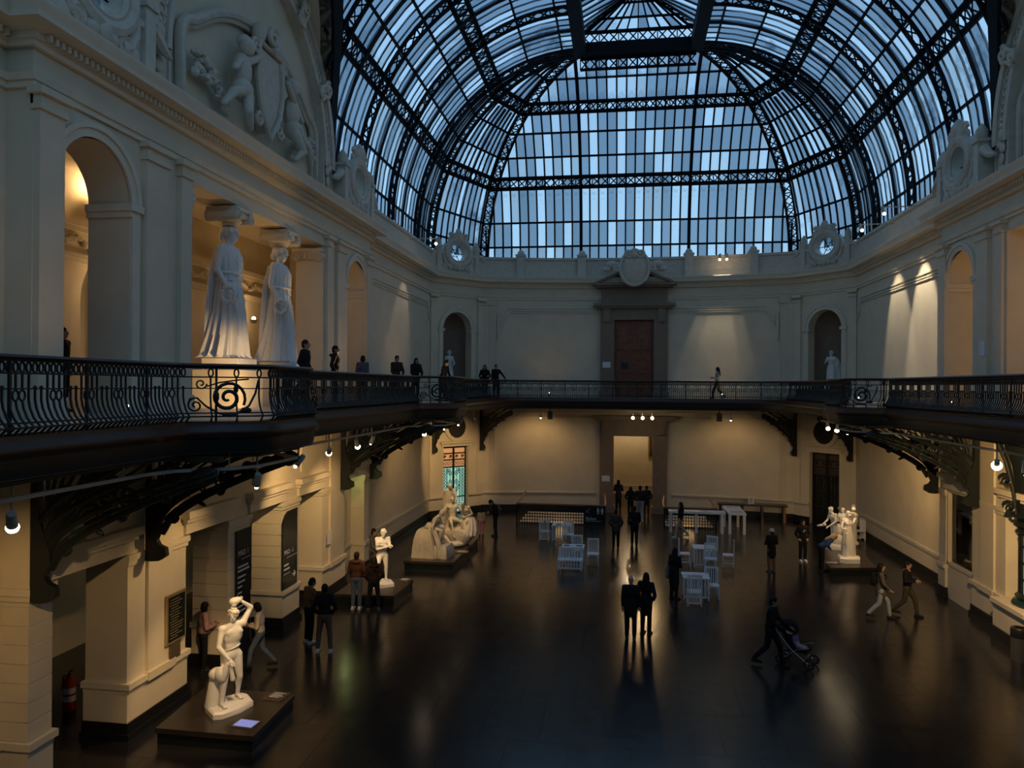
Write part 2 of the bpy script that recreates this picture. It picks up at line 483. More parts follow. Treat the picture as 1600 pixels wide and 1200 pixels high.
# galleries behind the side walls, upper and lower
def gallery(sg, name):
    M = MS(sg); m = MB(M)
    s0, s1 = C0 - 11.5, C0 + 11.5
    m.box(s0, s1, -5.0, -4.7, 0, 13); m.box(s0 - .3, s0, -5, -.9, 0, 13); m.box(s1, s1 + .3, -5, -.9, 0, 13)
    m.box(s0, s1, -4.8, -.85, 12.6, 12.9); m.box(s0, s1, -4.8, -.85, 5.7, ZB - .02)
    o = tag(m.build(name, 'plaster', smooth=0), kind='structure')
    m = MB(M); m.box(s0, s1, -4.75, -.0, ZB - .02, ZB + .005); m.build('gallery_floor', 'balcony_floor', o, smooth=0)
    m = MB(M)
    for z0, z1, t in ((11.0, 11.12, .10), (11.12, 11.3, .18), (10.2, 10.32, .10), (10.32, 10.4, .16)):
        m.box(s0, s1, -4.72, -4.7 + t, z0, z1)
    m.build('gallery_cornice', 'plaster_moulding', o)
    rnd = random.Random(3); m = MB(M)
    s = s0 + .1
    while s < s1:
        m.ell((s, -4.66, 10.72 + .10 * sin(s * 5) + rnd.uniform(-.05, .05)), (rnd.uniform(.05, .12), .07, rnd.uniform(.05, .12)), 6, 4); s += .105
    tag(m.build('leaf_frieze', 'ornament', o), kind='stuff')
    # a pair of tall doors with a fanlight on the gallery back wall
    for k in (0, ):
        c = C0 + .1
        m = MB(M); A = arc(c, 9.3, 1.15, 0, pi, 20); B = arc(c, 9.3, .92, 0, pi, 20)
        m.strip([(x, -4.6, z) for x, z in A], [(x, -4.6, z) for x, z in B]); m.strip([(x, -4.6, z) for x, z in A], [(x, -4.72, z) for x, z in A])
        for q in (-1, 1): m.box(*sorted((c + q * .92, c + q * 1.15)), -4.72, -4.6, ZB, 9.3)
        m.build('door_surround', 'plaster_moulding', o)
        m = MB(M); m.box(c - .92, c + .92, -4.69, -4.64, ZB, 9.2); m.box(c - .92, c + .92, -4.69, -4.6, 9.15, 9.32); m.build('door_leaf', 'door_wood', o)
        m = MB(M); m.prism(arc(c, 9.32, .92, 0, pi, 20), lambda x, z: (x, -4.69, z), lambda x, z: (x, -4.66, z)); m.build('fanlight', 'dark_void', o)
        m = MB(M)
        for a in (pi / 4, pi / 2, 3 * pi / 4): m.bar((c, -4.64, 9.32), (c + .9 * cos(a), -4.64, 9.32 + .9 * sin(a)), .04, .03)
        m.tube([(x, -4.64, z) for x, z in arc(c, 9.32, .45, 0, pi, 12)], .02, 5)
        m.build('glazing_bar', 'door_wood', o)
    return o
GL = gallery(-1, 'wall_gallery_left'); GR = gallery(1, 'wall_gallery_right')

# end walls: straight canted corners with niches and the curved far wall
def far_end(flip, name):
    mk = (lambda y: 2 * C0 - y) if flip else (lambda y: y)
    m = MB()
    # the curved wall, front and back with the two door openings
    cols = [(x, y) for x, y in FARARC]
    def seg(z0, z1, sel):
        for (xa, ya), (xb, yb) in zip(cols, cols[1:]):
            if sel((xa + xb) / 2):
                m.add([(xa, mk(ya), z0), (xb, mk(yb), z0), (xb, mk(yb + .7), z0), (xa, mk(ya + .7), z0), (xa, mk(ya), z1), (xb, mk(yb), z1), (xb, mk(yb + .7), z1), (xa, mk(ya + .7), z1)],
                      [(0, 3, 2, 1), (4, 5, 6, 7), (0, 1, 5, 4), (1, 2, 6, 5), (2, 3, 7, 6), (3, 0, 4, 7)])
    seg(0, 13.08, lambda x: abs(x) > 1.2)
    seg(4.3, ZB, lambda x: abs(x) <= 1.2); seg(10.75, 13.08, lambda x: abs(x) <= 1.2)
    return tag(m.build(name, 'plaster', smooth=20), kind='structure')
WF = far_end(False, 'wall_far')
# the near end, behind the camera: plain closed wall
m = MB()
q = [(x, 2 * C0 - y) for x, y in FARARC]
m.strip([(x, y, 0) for x, y in q], [(x, y, 13.08) for x, y in q]); m.strip([(x, y - .5, 0) for x, y in q], [(x, y - .5, 13.08) for x, y in q])
for sg in (-1, 1):
    a = (sg * (HX + .5), 2 * C0 - 38.95); b = (sg * 8.40, 2 * C0 - 41.6)
    m.add([(a[0], a[1], 0), (b[0], b[1], 0), (b[0], b[1], 13.08), (a[0], a[1], 13.08)], [(0, 1, 2, 3)])
WN = tag(m.build('wall_near', 'plaster', smooth=20, recalc=False), kind='structure')

# canted corner walls: local s along the cant, t into the hall
CL = sqrt(2.3 ** 2 + 2.65 ** 2)
def MC(sg):
    a = Vector((sg * (HX + .5), 38.95, 0)); d = Vector((sg * -2.3, 2.65, 0)).normalized()
    n = Vector((-sg * 2.65, -2.3, 0)).normalized()
    return Matrix(((d.x, n.x, 0, a.x), (d.y, n.y, 0, a.y), (0, 0, 1, 0), (0, 0, 0, 1)))
def corner(sg, name):
    M = MC(sg); c = CL / 2; w = MB(M); r = .95; zs = 10.05
    w.box(0, c - r, -.5, 0, ZB, zs); w.box(c + r, CL, -.5, 0, ZB, zs)
    arch_fill(w, 0, CL, 13.08, c, r, zs, -.5, 0)
    w.box(0, c - .85, -.5, 0, 0, ZB); w.box(c + .85, CL, -.5, 0, 0, ZB); w.box(c - .85, c + .85, -.5, 0, 3.7, ZB)
    o = tag(w.build(name, 'plaster', smooth=30), kind='structure')
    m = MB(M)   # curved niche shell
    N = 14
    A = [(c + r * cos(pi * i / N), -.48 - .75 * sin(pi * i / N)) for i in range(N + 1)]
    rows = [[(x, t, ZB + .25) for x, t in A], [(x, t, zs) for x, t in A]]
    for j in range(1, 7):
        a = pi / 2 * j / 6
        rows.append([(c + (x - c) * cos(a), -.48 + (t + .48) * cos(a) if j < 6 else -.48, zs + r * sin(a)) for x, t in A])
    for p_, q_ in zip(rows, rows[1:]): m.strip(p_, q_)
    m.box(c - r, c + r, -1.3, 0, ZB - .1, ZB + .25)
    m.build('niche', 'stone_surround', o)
    m = MB(M)
    for r0, r1, th in ((r, r + .16, .05), (r + .16, r + .27, .09)):
        A = arc(c, zs, r1, 0, pi, 18); B = arc(c, zs, r0, 0, pi, 18)
        m.strip([(a, th, z) for a, z in A], [(a, th, z) for a, z in B]); m.strip([(a, th, z) for a, z in A], [(a, -.02, z) for a, z in A]); m.strip([(a, th, z) for a, z in B], [(a, -.02, z) for a, z in B])
    for q in (-1, 1):
        m.box(*sorted((c + q * (r - .08), c + q * (r + .32))), -.3, .10, zs - .12, zs + .02)
        m.box(*sorted((c + q * r, c + q * (r + .26))), -.01, .05, ZB, zs - .12)
    m.build('archivolt', 'plaster_moulding', o)
    for s in (.17, CL - .17):
        m = MB(M); m.box(s - .2, s + .2, -.05, .10, ZB, 11.5); m.box(s - .24, s + .24, -.05, .15, 11.5, 11.6); m.box(s - .28, s + .28, -.05, .2, 11.72, 11.86)
        m.build('pilaster', 'plaster', o)
        m = MB(M); m.box(s - .2, s + .2, -.05, .08, 1.05, 5.7); m.build('pilaster', 'plaster', o)
    for a, b in ((0, c - .85), (c + .85, CL)):
        m = MB(M); m.box(a, b, -.02, .10, .96, 1.08); m.build('dado_cap', 'plaster_moulding', o)
        m = MB(M); m.box(a, b, -.02, .10, 0, .33); m.build('baseboard', 'black_base', o)
    m = MB(M); m.box(c - 1.02, c + 1.02, -.02, .08, 3.7, 3.86); m.box(c - 1.1, c + 1.1, -.02, .18, 3.86, 3.98); m.build('lintel', 'plaster_moulding', o)
    A = arc(c, 4.75, .80, 0, 2 * pi, 32); B = arc(c, 4.75, .60, 0, 2 * pi, 32); m = MB(M)
    m.strip([(x, .1, z) for x, z in A], [(x, .1, z) for x, z in B]); m.strip([(x, .1, z) for x, z in A], [(x, -.02, z) for x, z in A]); m.strip([(x, .1, z) for x, z in B], [(x, -.02, z) for x, z in B])
    m.build('oculus_frame', 'plaster_moulding', o)
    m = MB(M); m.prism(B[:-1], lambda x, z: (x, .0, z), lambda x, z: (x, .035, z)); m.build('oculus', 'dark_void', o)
    # space behind the grille
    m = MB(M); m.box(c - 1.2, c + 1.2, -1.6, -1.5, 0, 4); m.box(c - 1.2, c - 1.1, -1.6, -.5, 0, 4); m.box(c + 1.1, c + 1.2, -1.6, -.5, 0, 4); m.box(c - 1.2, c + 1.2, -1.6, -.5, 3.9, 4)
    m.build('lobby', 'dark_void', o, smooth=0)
    return o
KL = corner(-1, 'wall_corner_left'); KR = corner(1, 'wall_corner_right')

# entablature and parapet all round
ENT = MB(); ENT.sweep([(-.05, 11.84), (.06, 11.84), (.06, 11.95), (.10, 11.95), (.13, 12.06), (-.05, 12.06)], half_path()); ENT.sweep([(-.05, 11.84), (.06, 11.84), (.06, 11.95), (.10, 11.95), (.13, 12.06), (-.05, 12.06)], near_path())
T1 = tag(ENT.build('trim_1', 'plaster_moulding'), kind='structure')
CP = [(-.05, 12.5), (.10, 12.5), (.12, 12.60), (.16, 12.60), (.16, 12.72), (.30, 12.74), (.50, 12.78), (.50, 12.90), (.58, 13.0), (.58, 13.05), (-.05, 13.09)]
m = MB(); m.sweep(CP, half_path()); m.sweep(CP, near_path())
T2 = tag(m.build('trim_2', 'plaster_moulding'), kind='structure')
m = MB()
for sg in (-1, 1):
    M_ = MS(sg); mm = MB(M_)
    s = C0 - 8.3
    while s < C0 + 8.3: mm.box(s, s + .07, .14, .26, 12.61, 12.72); s += .14
    s = C0 - 19
    while s < C0 - 8.4: mm.box(s, s + .07, -.36, -.24, 12.61, 12.72); s += .14
    s = C0 + 8.4
    while s < C0 + 19: mm.box(s, s + .07, -.36, -.24, 12.61, 12.72); s += .14
    m.v += mm.v; m.f += [tuple(i + len(m.v) - len(mm.v) for i in f) for f in mm.f]
tag(m.build('dentil', 'plaster_moulding', T2, smooth=0, recalc=False), kind='stuff')
PP = [(-.6, 13.05), (.10, 13.05), (.10, 13.38), (.03, 13.40), (.03, 14.02), (.12, 14.08), (.12, 14.2), (-.25, 14.25), (-.6, 14.25)]
def cut_path(path, centres, hw):
    runs = [[]]
    for a, b in zip(path, path[1:]):
        A, B = Vector(a), Vector(b); n = max(1, int((B - A).length / .1))
        for i in range(n):
            p = A + (B - A) * (i / n)
            if any((p - Vector(c)).length < hw for c in centres):
                if runs[-1]: runs.append([])
            elif not runs[-1] or i == 0 or (len(runs[-1]) == 1): runs[-1].append((p.x, p.y))
            else: runs[-1][-1:] = [runs[-1][-1]] if False else runs[-1][-1:]; LASTP[0] = (p.x, p.y)
            if runs[-1] and any((A + (B - A) * ((i + 1) / n) - Vector(c)).length < hw for c in centres) and runs[-1][-1] != (p.x, p.y): runs[-1].append((p.x, p.y))
    if runs[-1]: runs[-1].append(path[-1])
    return [r for r in runs if len(r) > 1]
LASTP = [0]
m = MB()
_dc = [(sg * HX, C0 + k * 6.85) for sg in (-1, 1) for k in (-1, 1)]
for sg in (-1, 1):
    q_ = Vector((sg * (HX + .5 - 1.15), (38.95 + 41.6) / 2)); _dc.append((q_.x, q_.y))
for r_ in cut_path(half_path(start=5.3), _dc, .66) + cut_path(near_path(start=5.3), _dc, .66): m.sweep(PP, r_)
T3 = tag(m.build('trim_3', 'ornament'), kind='structure')
# roof apron: closes the gap from the parapet back to the outer wall
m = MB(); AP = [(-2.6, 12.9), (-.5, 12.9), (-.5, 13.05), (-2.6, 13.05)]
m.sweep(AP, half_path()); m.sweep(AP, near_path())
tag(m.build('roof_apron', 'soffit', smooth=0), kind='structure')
# long wall base on far wall
FP = [p for p in FARARC]
m = MB(); prof = [(-.02, .94), (.05, .94), (.10, 1.0), (.10, 1.06), (-.02, 1.1)]
m.sweep(prof, [p for p in FP if p[0] > 1.9]); m.sweep(prof, [p for p in FP if p[0] < -1.9]); m.build('dado_cap', 'plaster_moulding', WF)
m = MB(); prof = [(-.02, 0), (.09, 0), (.09, .12), (.05, .14), (.05, .35), (-.02, .35)]
m.sweep(prof, [p for p in FP if p[0] > 1.9]); m.sweep(prof, [p for p in FP if p[0] < -1.9]); m.build('baseboard', 'black_base', WF)
m = MB()
for z, h, t in ((ZB + .45, .07, .05), (ZB + .93, .03, .03), (11.1, .05, .05), (11.2, .05, .06), (11.34, .05, .05), (5.2, .10, .10), (5.35, .2, .05)):
    pr = [(-.02, z), (t, z), (t, z + h), (-.02, z + h)]
    for sel in ((lambda p: 2.0 < p[0] < 7.6), (lambda p: -7.6 < p[0] < -2.0)): m.sweep(pr, [p for p in FP if sel(p)])
m.build('panel_moulding', 'plaster_moulding', WF)
for x in (-7.9, 7.9):
    m = MB(); y = 41.65 + .13
    m.box(x - .25, x + .25, y - .1, y + .4, ZB, 11.5); m.box(x - .3, x + .3, y - .15, y + .4, 11.5, 11.86); m.build('pilaster', 'plaster', WF)
    m = MB(); m.box(x - .25, x + .25, y - .08, y + .4, 1.0, 5.7); m.build('pilaster', 'plaster', WF)
    sx = -1 if x > 0 else 1
    m = MB()
    m.tube([(x + sx * (.35 + .75 * (a / 10.)), y - .02 + .02 * a, 11.15 - 1.6 * (1 - a / 10.) ** 2) for a in range(11)], .07, 6)
    m.tube([(x + sx * .38, y - .02, 9.6 + .18 * k) for k in range(9)], [.05 + .03 * (k % 2) for k in range(9)], 6)
    m.build('panel_scroll', 'plaster_moulding', WF)

# stone door cases on the far wall
YF = 42.62
def doorcase(z0, ztop, zent, ped):
    m = MB()
    for q in (-1, 1):
        m.box(*sorted((q * 1.08, q * 1.85)), YF - .22, YF + .5, z0, zent)
        m.box(*sorted((q * 1.02, q * 1.9)), YF - .28, YF + .5, z0, z0 + .35)
        m.box(*sorted((q * 1.3, q * 1.7)), YF - .34, YF, zent - .75, zent)
    m.box(-1.85, 1.85, YF - .2, YF + .5, ztop, zent)
    m.box(-2.1, 2.1, YF - .40, YF + .3, zent, zent + .12); m.box(-2.25, 2.25, YF - .5, YF + .3, zent + .12, zent + .28)
    if ped:
        m.box(-1.8, 1.8, YF - .24, YF + .3, zent + .28, zent + 1.15)
        z = zent + 1.15
        m.box(-2.1, 2.1, YF - .55, YF + .3, z, z + .10); m.box(-2.3, 2.3, YF - .7, YF + .3, z + .10, z + .22)
        for q in (-1, 1):
            m.add([(q * 2.3, YF - .7, z + .22), (q * 2.3, YF + .3, z + .22), (q * .4, YF + .3, z + 1.0), (q * .4, YF - .7, z + 1.0),
                   (q * 2.0, YF - .7, z + .22), (q * 2.0, YF + .3, z + .22), (q * .4, YF + .3, z + .84), (q * .4, YF - .7, z + .84)],
                  [(0, 1, 2, 3), (4, 7, 6, 5), (0, 3, 7, 4), (1, 5, 6, 2), (3, 2, 6, 7), (0, 4, 5, 1)])
        m.prism([(-2.0, z + .2), (2.0, z + .2), (.4, z + .88), (-.4, z + .88)], lambda x, w: (x, YF - .2, w), lambda x, w: (x, YF + .2, w))
    return m
DC2 = doorcase(ZB, 10.72, 11.35, True); DC2.build('door_case', 'stone_surround', WF)
DC1 = doorcase(0, 4.25, 5.1, False); DC1.build('door_case', 'stone_surround', WF)
# upper door: double leaf with panels
D1 = tag(MB().box(-1.1, 1.1, YF + .12, YF + .3, ZB, 10.8).build('door_1', 'door_wood', smooth=0), kind='structure')
for q in (-1, 1):
    for z0, z1 in ((ZB + .15, ZB + 1.2), (ZB + 1.35, ZB + 2.5), (ZB + 2.65, 10.6)):
        x0, x1 = sorted((q * .15, q * .95))
        m = MB(); m.box(x0, x1, YF + .07, YF + .13, z0, z1); m.box(x0 + .09, x1 - .09, YF + .05, YF + .12, z0 + .09, z1 - .09); m.build('door_panel', 'door_wood', D1)
m = MB(); m.box(-.72, -.30, YF + .03, YF + .06, 8.0, 8.35); m.build('door_plate', 'black_panel', D1)
# cartouche over the pediment
cz = 13.35
CR = empty('cartouche', (0, YF - .92, 12.75), label='white oval stucco cartouche with scrolled top over the dark door pediment', cat='ornament')
m = MB(); m.ell((0, 0, .75), (.80, .22, .98), 20, 12); m.build('shield', 'ornament', CR)
m = MB(); m.tube([(.78 * cos(a), -.12, .72 + .95 * sin(a)) for a in [2 * pi * i / 28 for i in range(28)]], .09, 6, closed=True); m.build('rim', 'ornament', CR)
for q in (-1, 1):
    m = MB(); m.tube([(q * x, -.15, z) for x, z in spiral(.34, 1.50, .26, .04, pi * .9, 1.4, 20)], .08, 6); m.build('scroll', 'ornament', CR)
    m = MB(); m.tube([(q * x, -.1, z) for x, z in spiral(.98, .72, .20, .05, pi * .5, 1.2, 14)], .10, 6); m.ell((q * 1.25, .1, .95), (.3, .15, .22)); m.ell((q * 1.5, .12, .70), (.25, .12, .15)); m.build('scroll', 'ornament', CR)
m = MB(); m.box(-.14, .14, -.25, .1, 1.35, 1.75); m.ell((0, -.2, 1.4), (.16, .12, .2)); m.build('mask', 'ornament', CR)

# the room beyond the ground floor door
m = MB(); m.box(-4, 4, 50, 50.3, 0, 6); m.box(-4.3, -4, 43.2, 50.3, 0, 6); m.box(4, 4.3, 43.2, 50.3, 0, 6); m.box(-4, 4, 43.2, 50.3, 5.8, 6.0)
RB = tag(m.build('wall_back_room', 'plaster', smooth=0), kind='structure')
m = MB(); m.box(-4, 4, 49.9, 50, 0, .5); m.box(-4, 4, 49.85, 50, .5, .58); m.build('baseboard', 'plaster_moulding', RB)
# far above: outside wall seen behind the lowest glass
# ---------------------------------------------------------------- glass roof
HUBX, HUBY = 2.7, 35.8
ZS, RB_, RA = 14.25, 8.7, 8.05      # springing, rise, run
RX = HUBX + RA
RL = 5.1                            # radius of the side lunette vaults
def rx(t): return HUBX + RA * cos(t)
def rz(t): return ZS + RB_ * sin(t)
TR = [radians(a) for a in (0, 5, 14, 26.5, 31, 38.5, 48, 56, 61, 72, 84, 90)]
ROOF = empty('glass_roof', (0, C0, ZS), label='huge iron and glass vaulted roof with hipped end over the hall', cat='roof')
def gl(p): return (p[0], p[1] - C0, p[2] - ZS)
rr = random.Random(11)
def tint():
    u = rr.random()
    if u < .58: k = rr.uniform(.38, .52); return (k * .80, k * .92, k * 1.02, 1.0)
    elif u < .70: k = rr.uniform(.55, .75)
    else: k = rr.uniform(.88, 1.0)
    return (k * .95, k * .99, k, 1.0)
def set_tint(me, cols):
    a = me.color_attributes.new('tint', 'FLOAT_COLOR', 'CORNER')
    buf = []
    for p, c in zip(me.polygons, cols):
        for _ in range(p.loop_total): buf += c
    a.data.foreach_set('color', buf)
panes = []     # (corner points, priority)
bars = MB()
def dom(x, t): return (x, HUBY + (43.2 - HUBY) * cos(t), rz(t))      # end facet
def hipx(t): return HUBX + 6.0 * cos(t)
# the end facet: upright strips cut by the hip ribs
NX = 36; xs = [-9 + 18 * i / NX for i in range(NX + 1)]
for j in range(len(TR) - 1):
    t0, t1 = TR[j], TR[j + 1]
    for i in range(NX):
        q = []
        for x, t in ((xs[i], t0), (xs[i + 1], t0), (xs[i + 1], t1), (xs[i], t1)):
            h = hipx(t); q.append(dom(max(-h, min(h, x)), t))
        wd = max(abs(q[0][0] - q[1][0]), abs(q[2][0] - q[3][0]))
        if wd > .06: panes.append((q, 0 if t1 < radians(73) else 1))
for x in xs[1:-1]:
    pts = [dom(x, t) for t in [radians(a) for a in range(0, 91, 4)] if abs(x) <= hipx(t)]
    thick = .17 if abs(abs(x) - 3.0) < .01 else .08
    for a, b in zip(pts, pts[1:]): bars.bar(gl(a), gl(b), thick, .12, (0, -1, 0))
# converging facets at the corners, given by base points and the hub corner
def fan(bases, hub, n):
    """bases: two base points; strips converge on the hub"""
    def pt(u, t):
        bx = bases[0][0] + (bases[1][0] - bases[0][0]) * u; by = bases[0][1] + (bases[1][1] - bases[0][1]) * u
        return (hub[0] + (bx - hub[0]) * cos(t), hub[1] + (by - hub[1]) * cos(t), rz(t))
    for j in range(len(TR) - 3):
        t0, t1 = TR[j], TR[j + 1]
        k = n if t1 < radians(57) else n // 2
        for i in range(k):
            panes.append(([pt(i / k, t0), pt((i + 1) / k, t0), pt((i + 1) / k, t1), pt(i / k, t1)], 2))
    for i in range(1, n):
        lim = 85 if i % 2 == 0 else 57
        pts = [pt(i / n, radians(a)) for a in range(0, lim, 5)]
        for a, b in zip(pts, pts[1:]): bars.bar(gl(a), gl(b), .12 if i == n // 2 else .065, .12, (0, -1, .2))
    for t in TR[1:-1]:
        for i in range(6):
            bars.bar(gl(pt(i / 6, t)), gl(pt((i + 1) / 6, t)), .07, .10)
for sx in (-1, 1):
    fan([(sx * 8.7, 43.2), (sx * RX, 38.6)], (sx * HUBX, HUBY), 10)
    fan([(sx * RX, 38.6), (sx * RX, HUBY)], (sx * HUBX, HUBY), 6)
for t in TR[1:-1]:
    h = hipx(t)
    for i in range(8): bars.bar(gl(dom(-h + 2 * h * i / 8, t)), gl(dom(-h + 2 * h * (i + 1) / 8, t)), .08, .10)
# barrel bays, cut back by the lunette vaults
RIBY = [HUBY - 4.0875 * k for k in range(9)]
def tmin(y):
    d = abs(y - C0)
    if d >= RL: return 0.0
    return math.asin(min(.999, sqrt(RL * RL - d * d) / RB_))
for b in range(8):
    y0, y1 = RIBY[b], RIBY[b + 1]
    n = 8; yy = [y0 + (y1 - y0) * i / n for i in range(n + 1)]
    for sx in (-1, 1):
        for j in range(len(TR) - 1):
            t0, t1 = TR[j], TR[j + 1]
            for i in range(n):
                q = []
                for y, t in ((yy[i], t0), (yy[i + 1], t0), (yy[i + 1], t1), (yy[i], t1)):
                    t = max(t, min(t1, tmin(y))); q.append((sx * rx(t), y, rz(t)))
                if max((Vector(q[0]) - Vector(q[3])).length, (Vector(q[1]) - Vector(q[2])).length) > .05: panes.append((q, 3 if b < 4 else 5))
        for i in range(1, n):
            a0 = tmin(yy[i])
            ts = [a0 + (pi / 2 - a0) * k / 16 for k in range(17)]
            pts = [(sx * rx(t), yy[i], rz(t)) for t in ts]
            for a, c in zip(pts, pts[1:]): bars.bar(gl(a), gl(c), .20 if i == 4 else .055, .12 if i == 4 else .05, (-sx, 0, 0))
        for t in TR[1:-1]:
            ya, yb = y0, y1
            lat = t in (TR[4], TR[7])
            for i in range(n):
                ym = (yy[i] + yy[i + 1]) / 2
                if tmin(ym) < t: bars.bar(gl((sx * rx(t), yy[i], rz(t))), gl((sx * rx(t), yy[i + 1], rz(t))), .08, .10)
# lattice members: two chords with crossed bracing
def lattice(P, Q, name='lattice_rib', wch=.10, nb=None):
    m = MB()
    P = [Vector(gl(p)) for p in P]; Q = [Vector(gl(q)) for q in Q]
    up = Vector((0, 0, 1))
    for A in (P, Q):
        for a, b in zip(A, A[1:]): m.bar(a, b, wch, wch * 1.5)
    for i in range(len(P) - 1):
        m.bar(P[i], Q[i + 1], .045, .05); m.bar(Q[i], P[i + 1], .045, .05)
        if i % 2 == 0: m.bar(P[i], Q[i], .05, .05)
    return m.build(name, 'roof_iron', ROOF, smooth=0, recalc=False)
def curve_pts(f, t0, t1, n): return [f(t0 + (t1 - t0) * i / n) for i in range(n + 1)]
# transverse ribs of the barrel
for k, y in enumerate(RIBY):
    for sx in (-1, 1):
        t0 = tmin(y)
        f = lambda t, dy: (sx * (rx(t) - .12 * cos(t)), y + dy, rz(t) - .12 * sin(t))
        n = 24
        lattice(curve_pts(lambda t: f(t, -.31), t0, pi / 2, n), curve_pts(lambda t: f(t, .31), t0, pi / 2, n), wch=.085)
# hip ribs
for sx in (-1, 1):
    for base in ((sx * 8.7, 43.2), (sx * RX, 38.6)):
        d = Vector((base[0] - sx * HUBX, base[1] - HUBY)).normalized(); nn = Vector((-d.y, d.x)) * .25
        f = lambda t, k: (sx * HUBX + (base[0] - sx * HUBX) * (cos(t) * .985) + nn.x * k, HUBY + (base[1] - HUBY) * cos(t) * .985 + nn.y * k, rz(t) - .1 * sin(t))
        lattice(curve_pts(lambda t: f(t, -1), 0, pi / 2, 32), curve_pts(lambda t: f(t, 1), 0, pi / 2, 32))
# lattice purlins: two rings along barrel, corner facets and end
for ta, tb in ((TR[3], TR[4]), (TR[7], TR[8])):
    ta += .012; tb -= .012
    def ringpts(t, step):
        out = [(rx(t), y, rz(t)) for y in [C0 + (HUBY - C0) * i / 34 for i in range(35)] if tmin(y) < ta]
        pts2 = []
        for b0, b1, n in (((RX, HUBY), (RX, 38.6), 6), ((RX, 38.6), (8.7, 43.2), 9)):
            for i in range(1, n + 1):
                bx = b0[0] + (b1[0] - b0[0]) * i / n; by = b0[1] + (b1[1] - b0[1]) * i / n
                pts2.append((HUBX + (bx - HUBX) * cos(t), HUBY + (by - HUBY) * cos(t), rz(t)))
        return out, pts2
    for sx in (-1, 1):
        A, A2 = ringpts(ta, 0); B, B2 = ringpts(tb, 0)
        fx = lambda L: [(sx * p[0], p[1], p[2]) for p in L]
        lattice(fx(A), fx(B), 'lattice_purlin', .07); lattice(fx([A[-1]] + A2), fx([B[-1]] + B2), 'lattice_purlin', .07)
    h = hipx(ta); n = 34
    lattice([dom(-h + 2 * h * i / n, ta) for i in range(n + 1)], [dom((-h + 2 * h * i / n) * hipx(tb) / h, tb) for i in range(n + 1)], 'lattice_purlin', .07)
# hub frame and lantern
YN = 2 * C0 - HUBY
m = MB()
for sx in (-1, 1): m.box(sx * HUBX - .28, sx * HUBX + .28, YN - C0, HUBY - C0, RB_ - .35, RB_ + .25)
m.box(-HUBX - .28, HUBX + .28, HUBY - C0 - .25, HUBY - C0 + .25, RB_ - .30, RB_ + .2); m.box(-HUBX - .28, HUBX + .28, YN - C0 - .25, YN - C0 + .25, RB_ - .30, RB_ + .2)
m.build('hub_frame', 'roof_iron', ROOF, smooth=0)
lattice([(-HUBX + 5.4 * i / 12, HUBY, ZS + RB_ + .25) for i in range(13)], [(-HUBX + 5.4 * i / 12, HUBY, ZS + RB_ + .75) for i in range(13)], 'lattice_girder', .08)
lattice([(-HUBX + 5.4 * i / 12, HUBY + .3, ZS + RB_ - .85) for i in range(13)], [(-HUBX + 5.4 * i / 12, HUBY + .3, ZS + RB_ - .35) for i in range(13)], 'lattice_girder', .08)
ZL = ZS + RB_ + .7; ZR = 25.0; YE = HUBY - 1.5
for sx in (-1, 1):
    for i in range(66):
        ya = YN + (HUBY - YN) * i / 66; yb = YN + (HUBY - YN) * (i + 1) / 66
        cl = lambda y: max(2 * C0 - YE, min(YE, y))
        for k in range(3):
            f0, f1 = k / 3, (k + 1) / 3
            P_ = lambda y, f: (sx * HUBX * (1 - f), y + (cl(y) - y) * f, ZL + (ZR - ZL) * f)
            panes.append(([P_(ya, f0), P_(yb, f0), P_(yb, f1), P_(ya, f1)], 4))
        bars.bar(gl(P_(ya, 0)), gl(P_(ya, 1)), .05 if i % 6 else .14, .09)
        panes.append(([(sx * HUBX, ya, ZS + RB_), (sx * HUBX, yb, ZS + RB_), (sx * HUBX, yb, ZL), (sx * HUBX, ya, ZL)], 4))
for yE, ye in ((HUBY, YE), (YN, 2 * C0 - YE)):
    for i in range(10):
        xa = -HUBX + 2 * HUBX * i / 10; xb = xa + 2 * HUBX / 10
        for k in range(3):
            f0, f1 = k / 3, (k + 1) / 3
            P_ = lambda x, f: (x * (1 - f), yE + (ye - yE) * f, ZL + (ZR - ZL) * f)
            panes.append(([P_(xa, f0), P_(xb, f0), P_(xb, f1), P_(xa, f1)], 1))
        bars.bar(gl(P_(xa, 0)), gl(P_(xa, .98)), .05, .09)
    for f in (.05, .33, .66): bars.bar(gl((-HUBX * (1 - f), yE + (ye - yE) * f, ZL + (ZR - ZL) * f)), gl((HUBX * (1 - f), yE + (ye - yE) * f, ZL + (ZR - ZL) * f)), .07, .09)
    for sx in (-1, 1): lattice([(sx * (HUBX - .2) * (1 - f), yE + (ye - yE) * f, ZL + (ZR - ZL) * f) for f in [i / 8 for i in range(8)]], [(sx * (HUBX + .2) * (1 - f), yE + (ye - yE) * f - .1, ZL + (ZR - ZL) * f) for f in [i / 8 for i in range(8)]], 'lattice_rib', .07)
bars.bar(gl((0, 2 * C0 - YE, ZR)), gl((0, YE, ZR)), .2, .2)
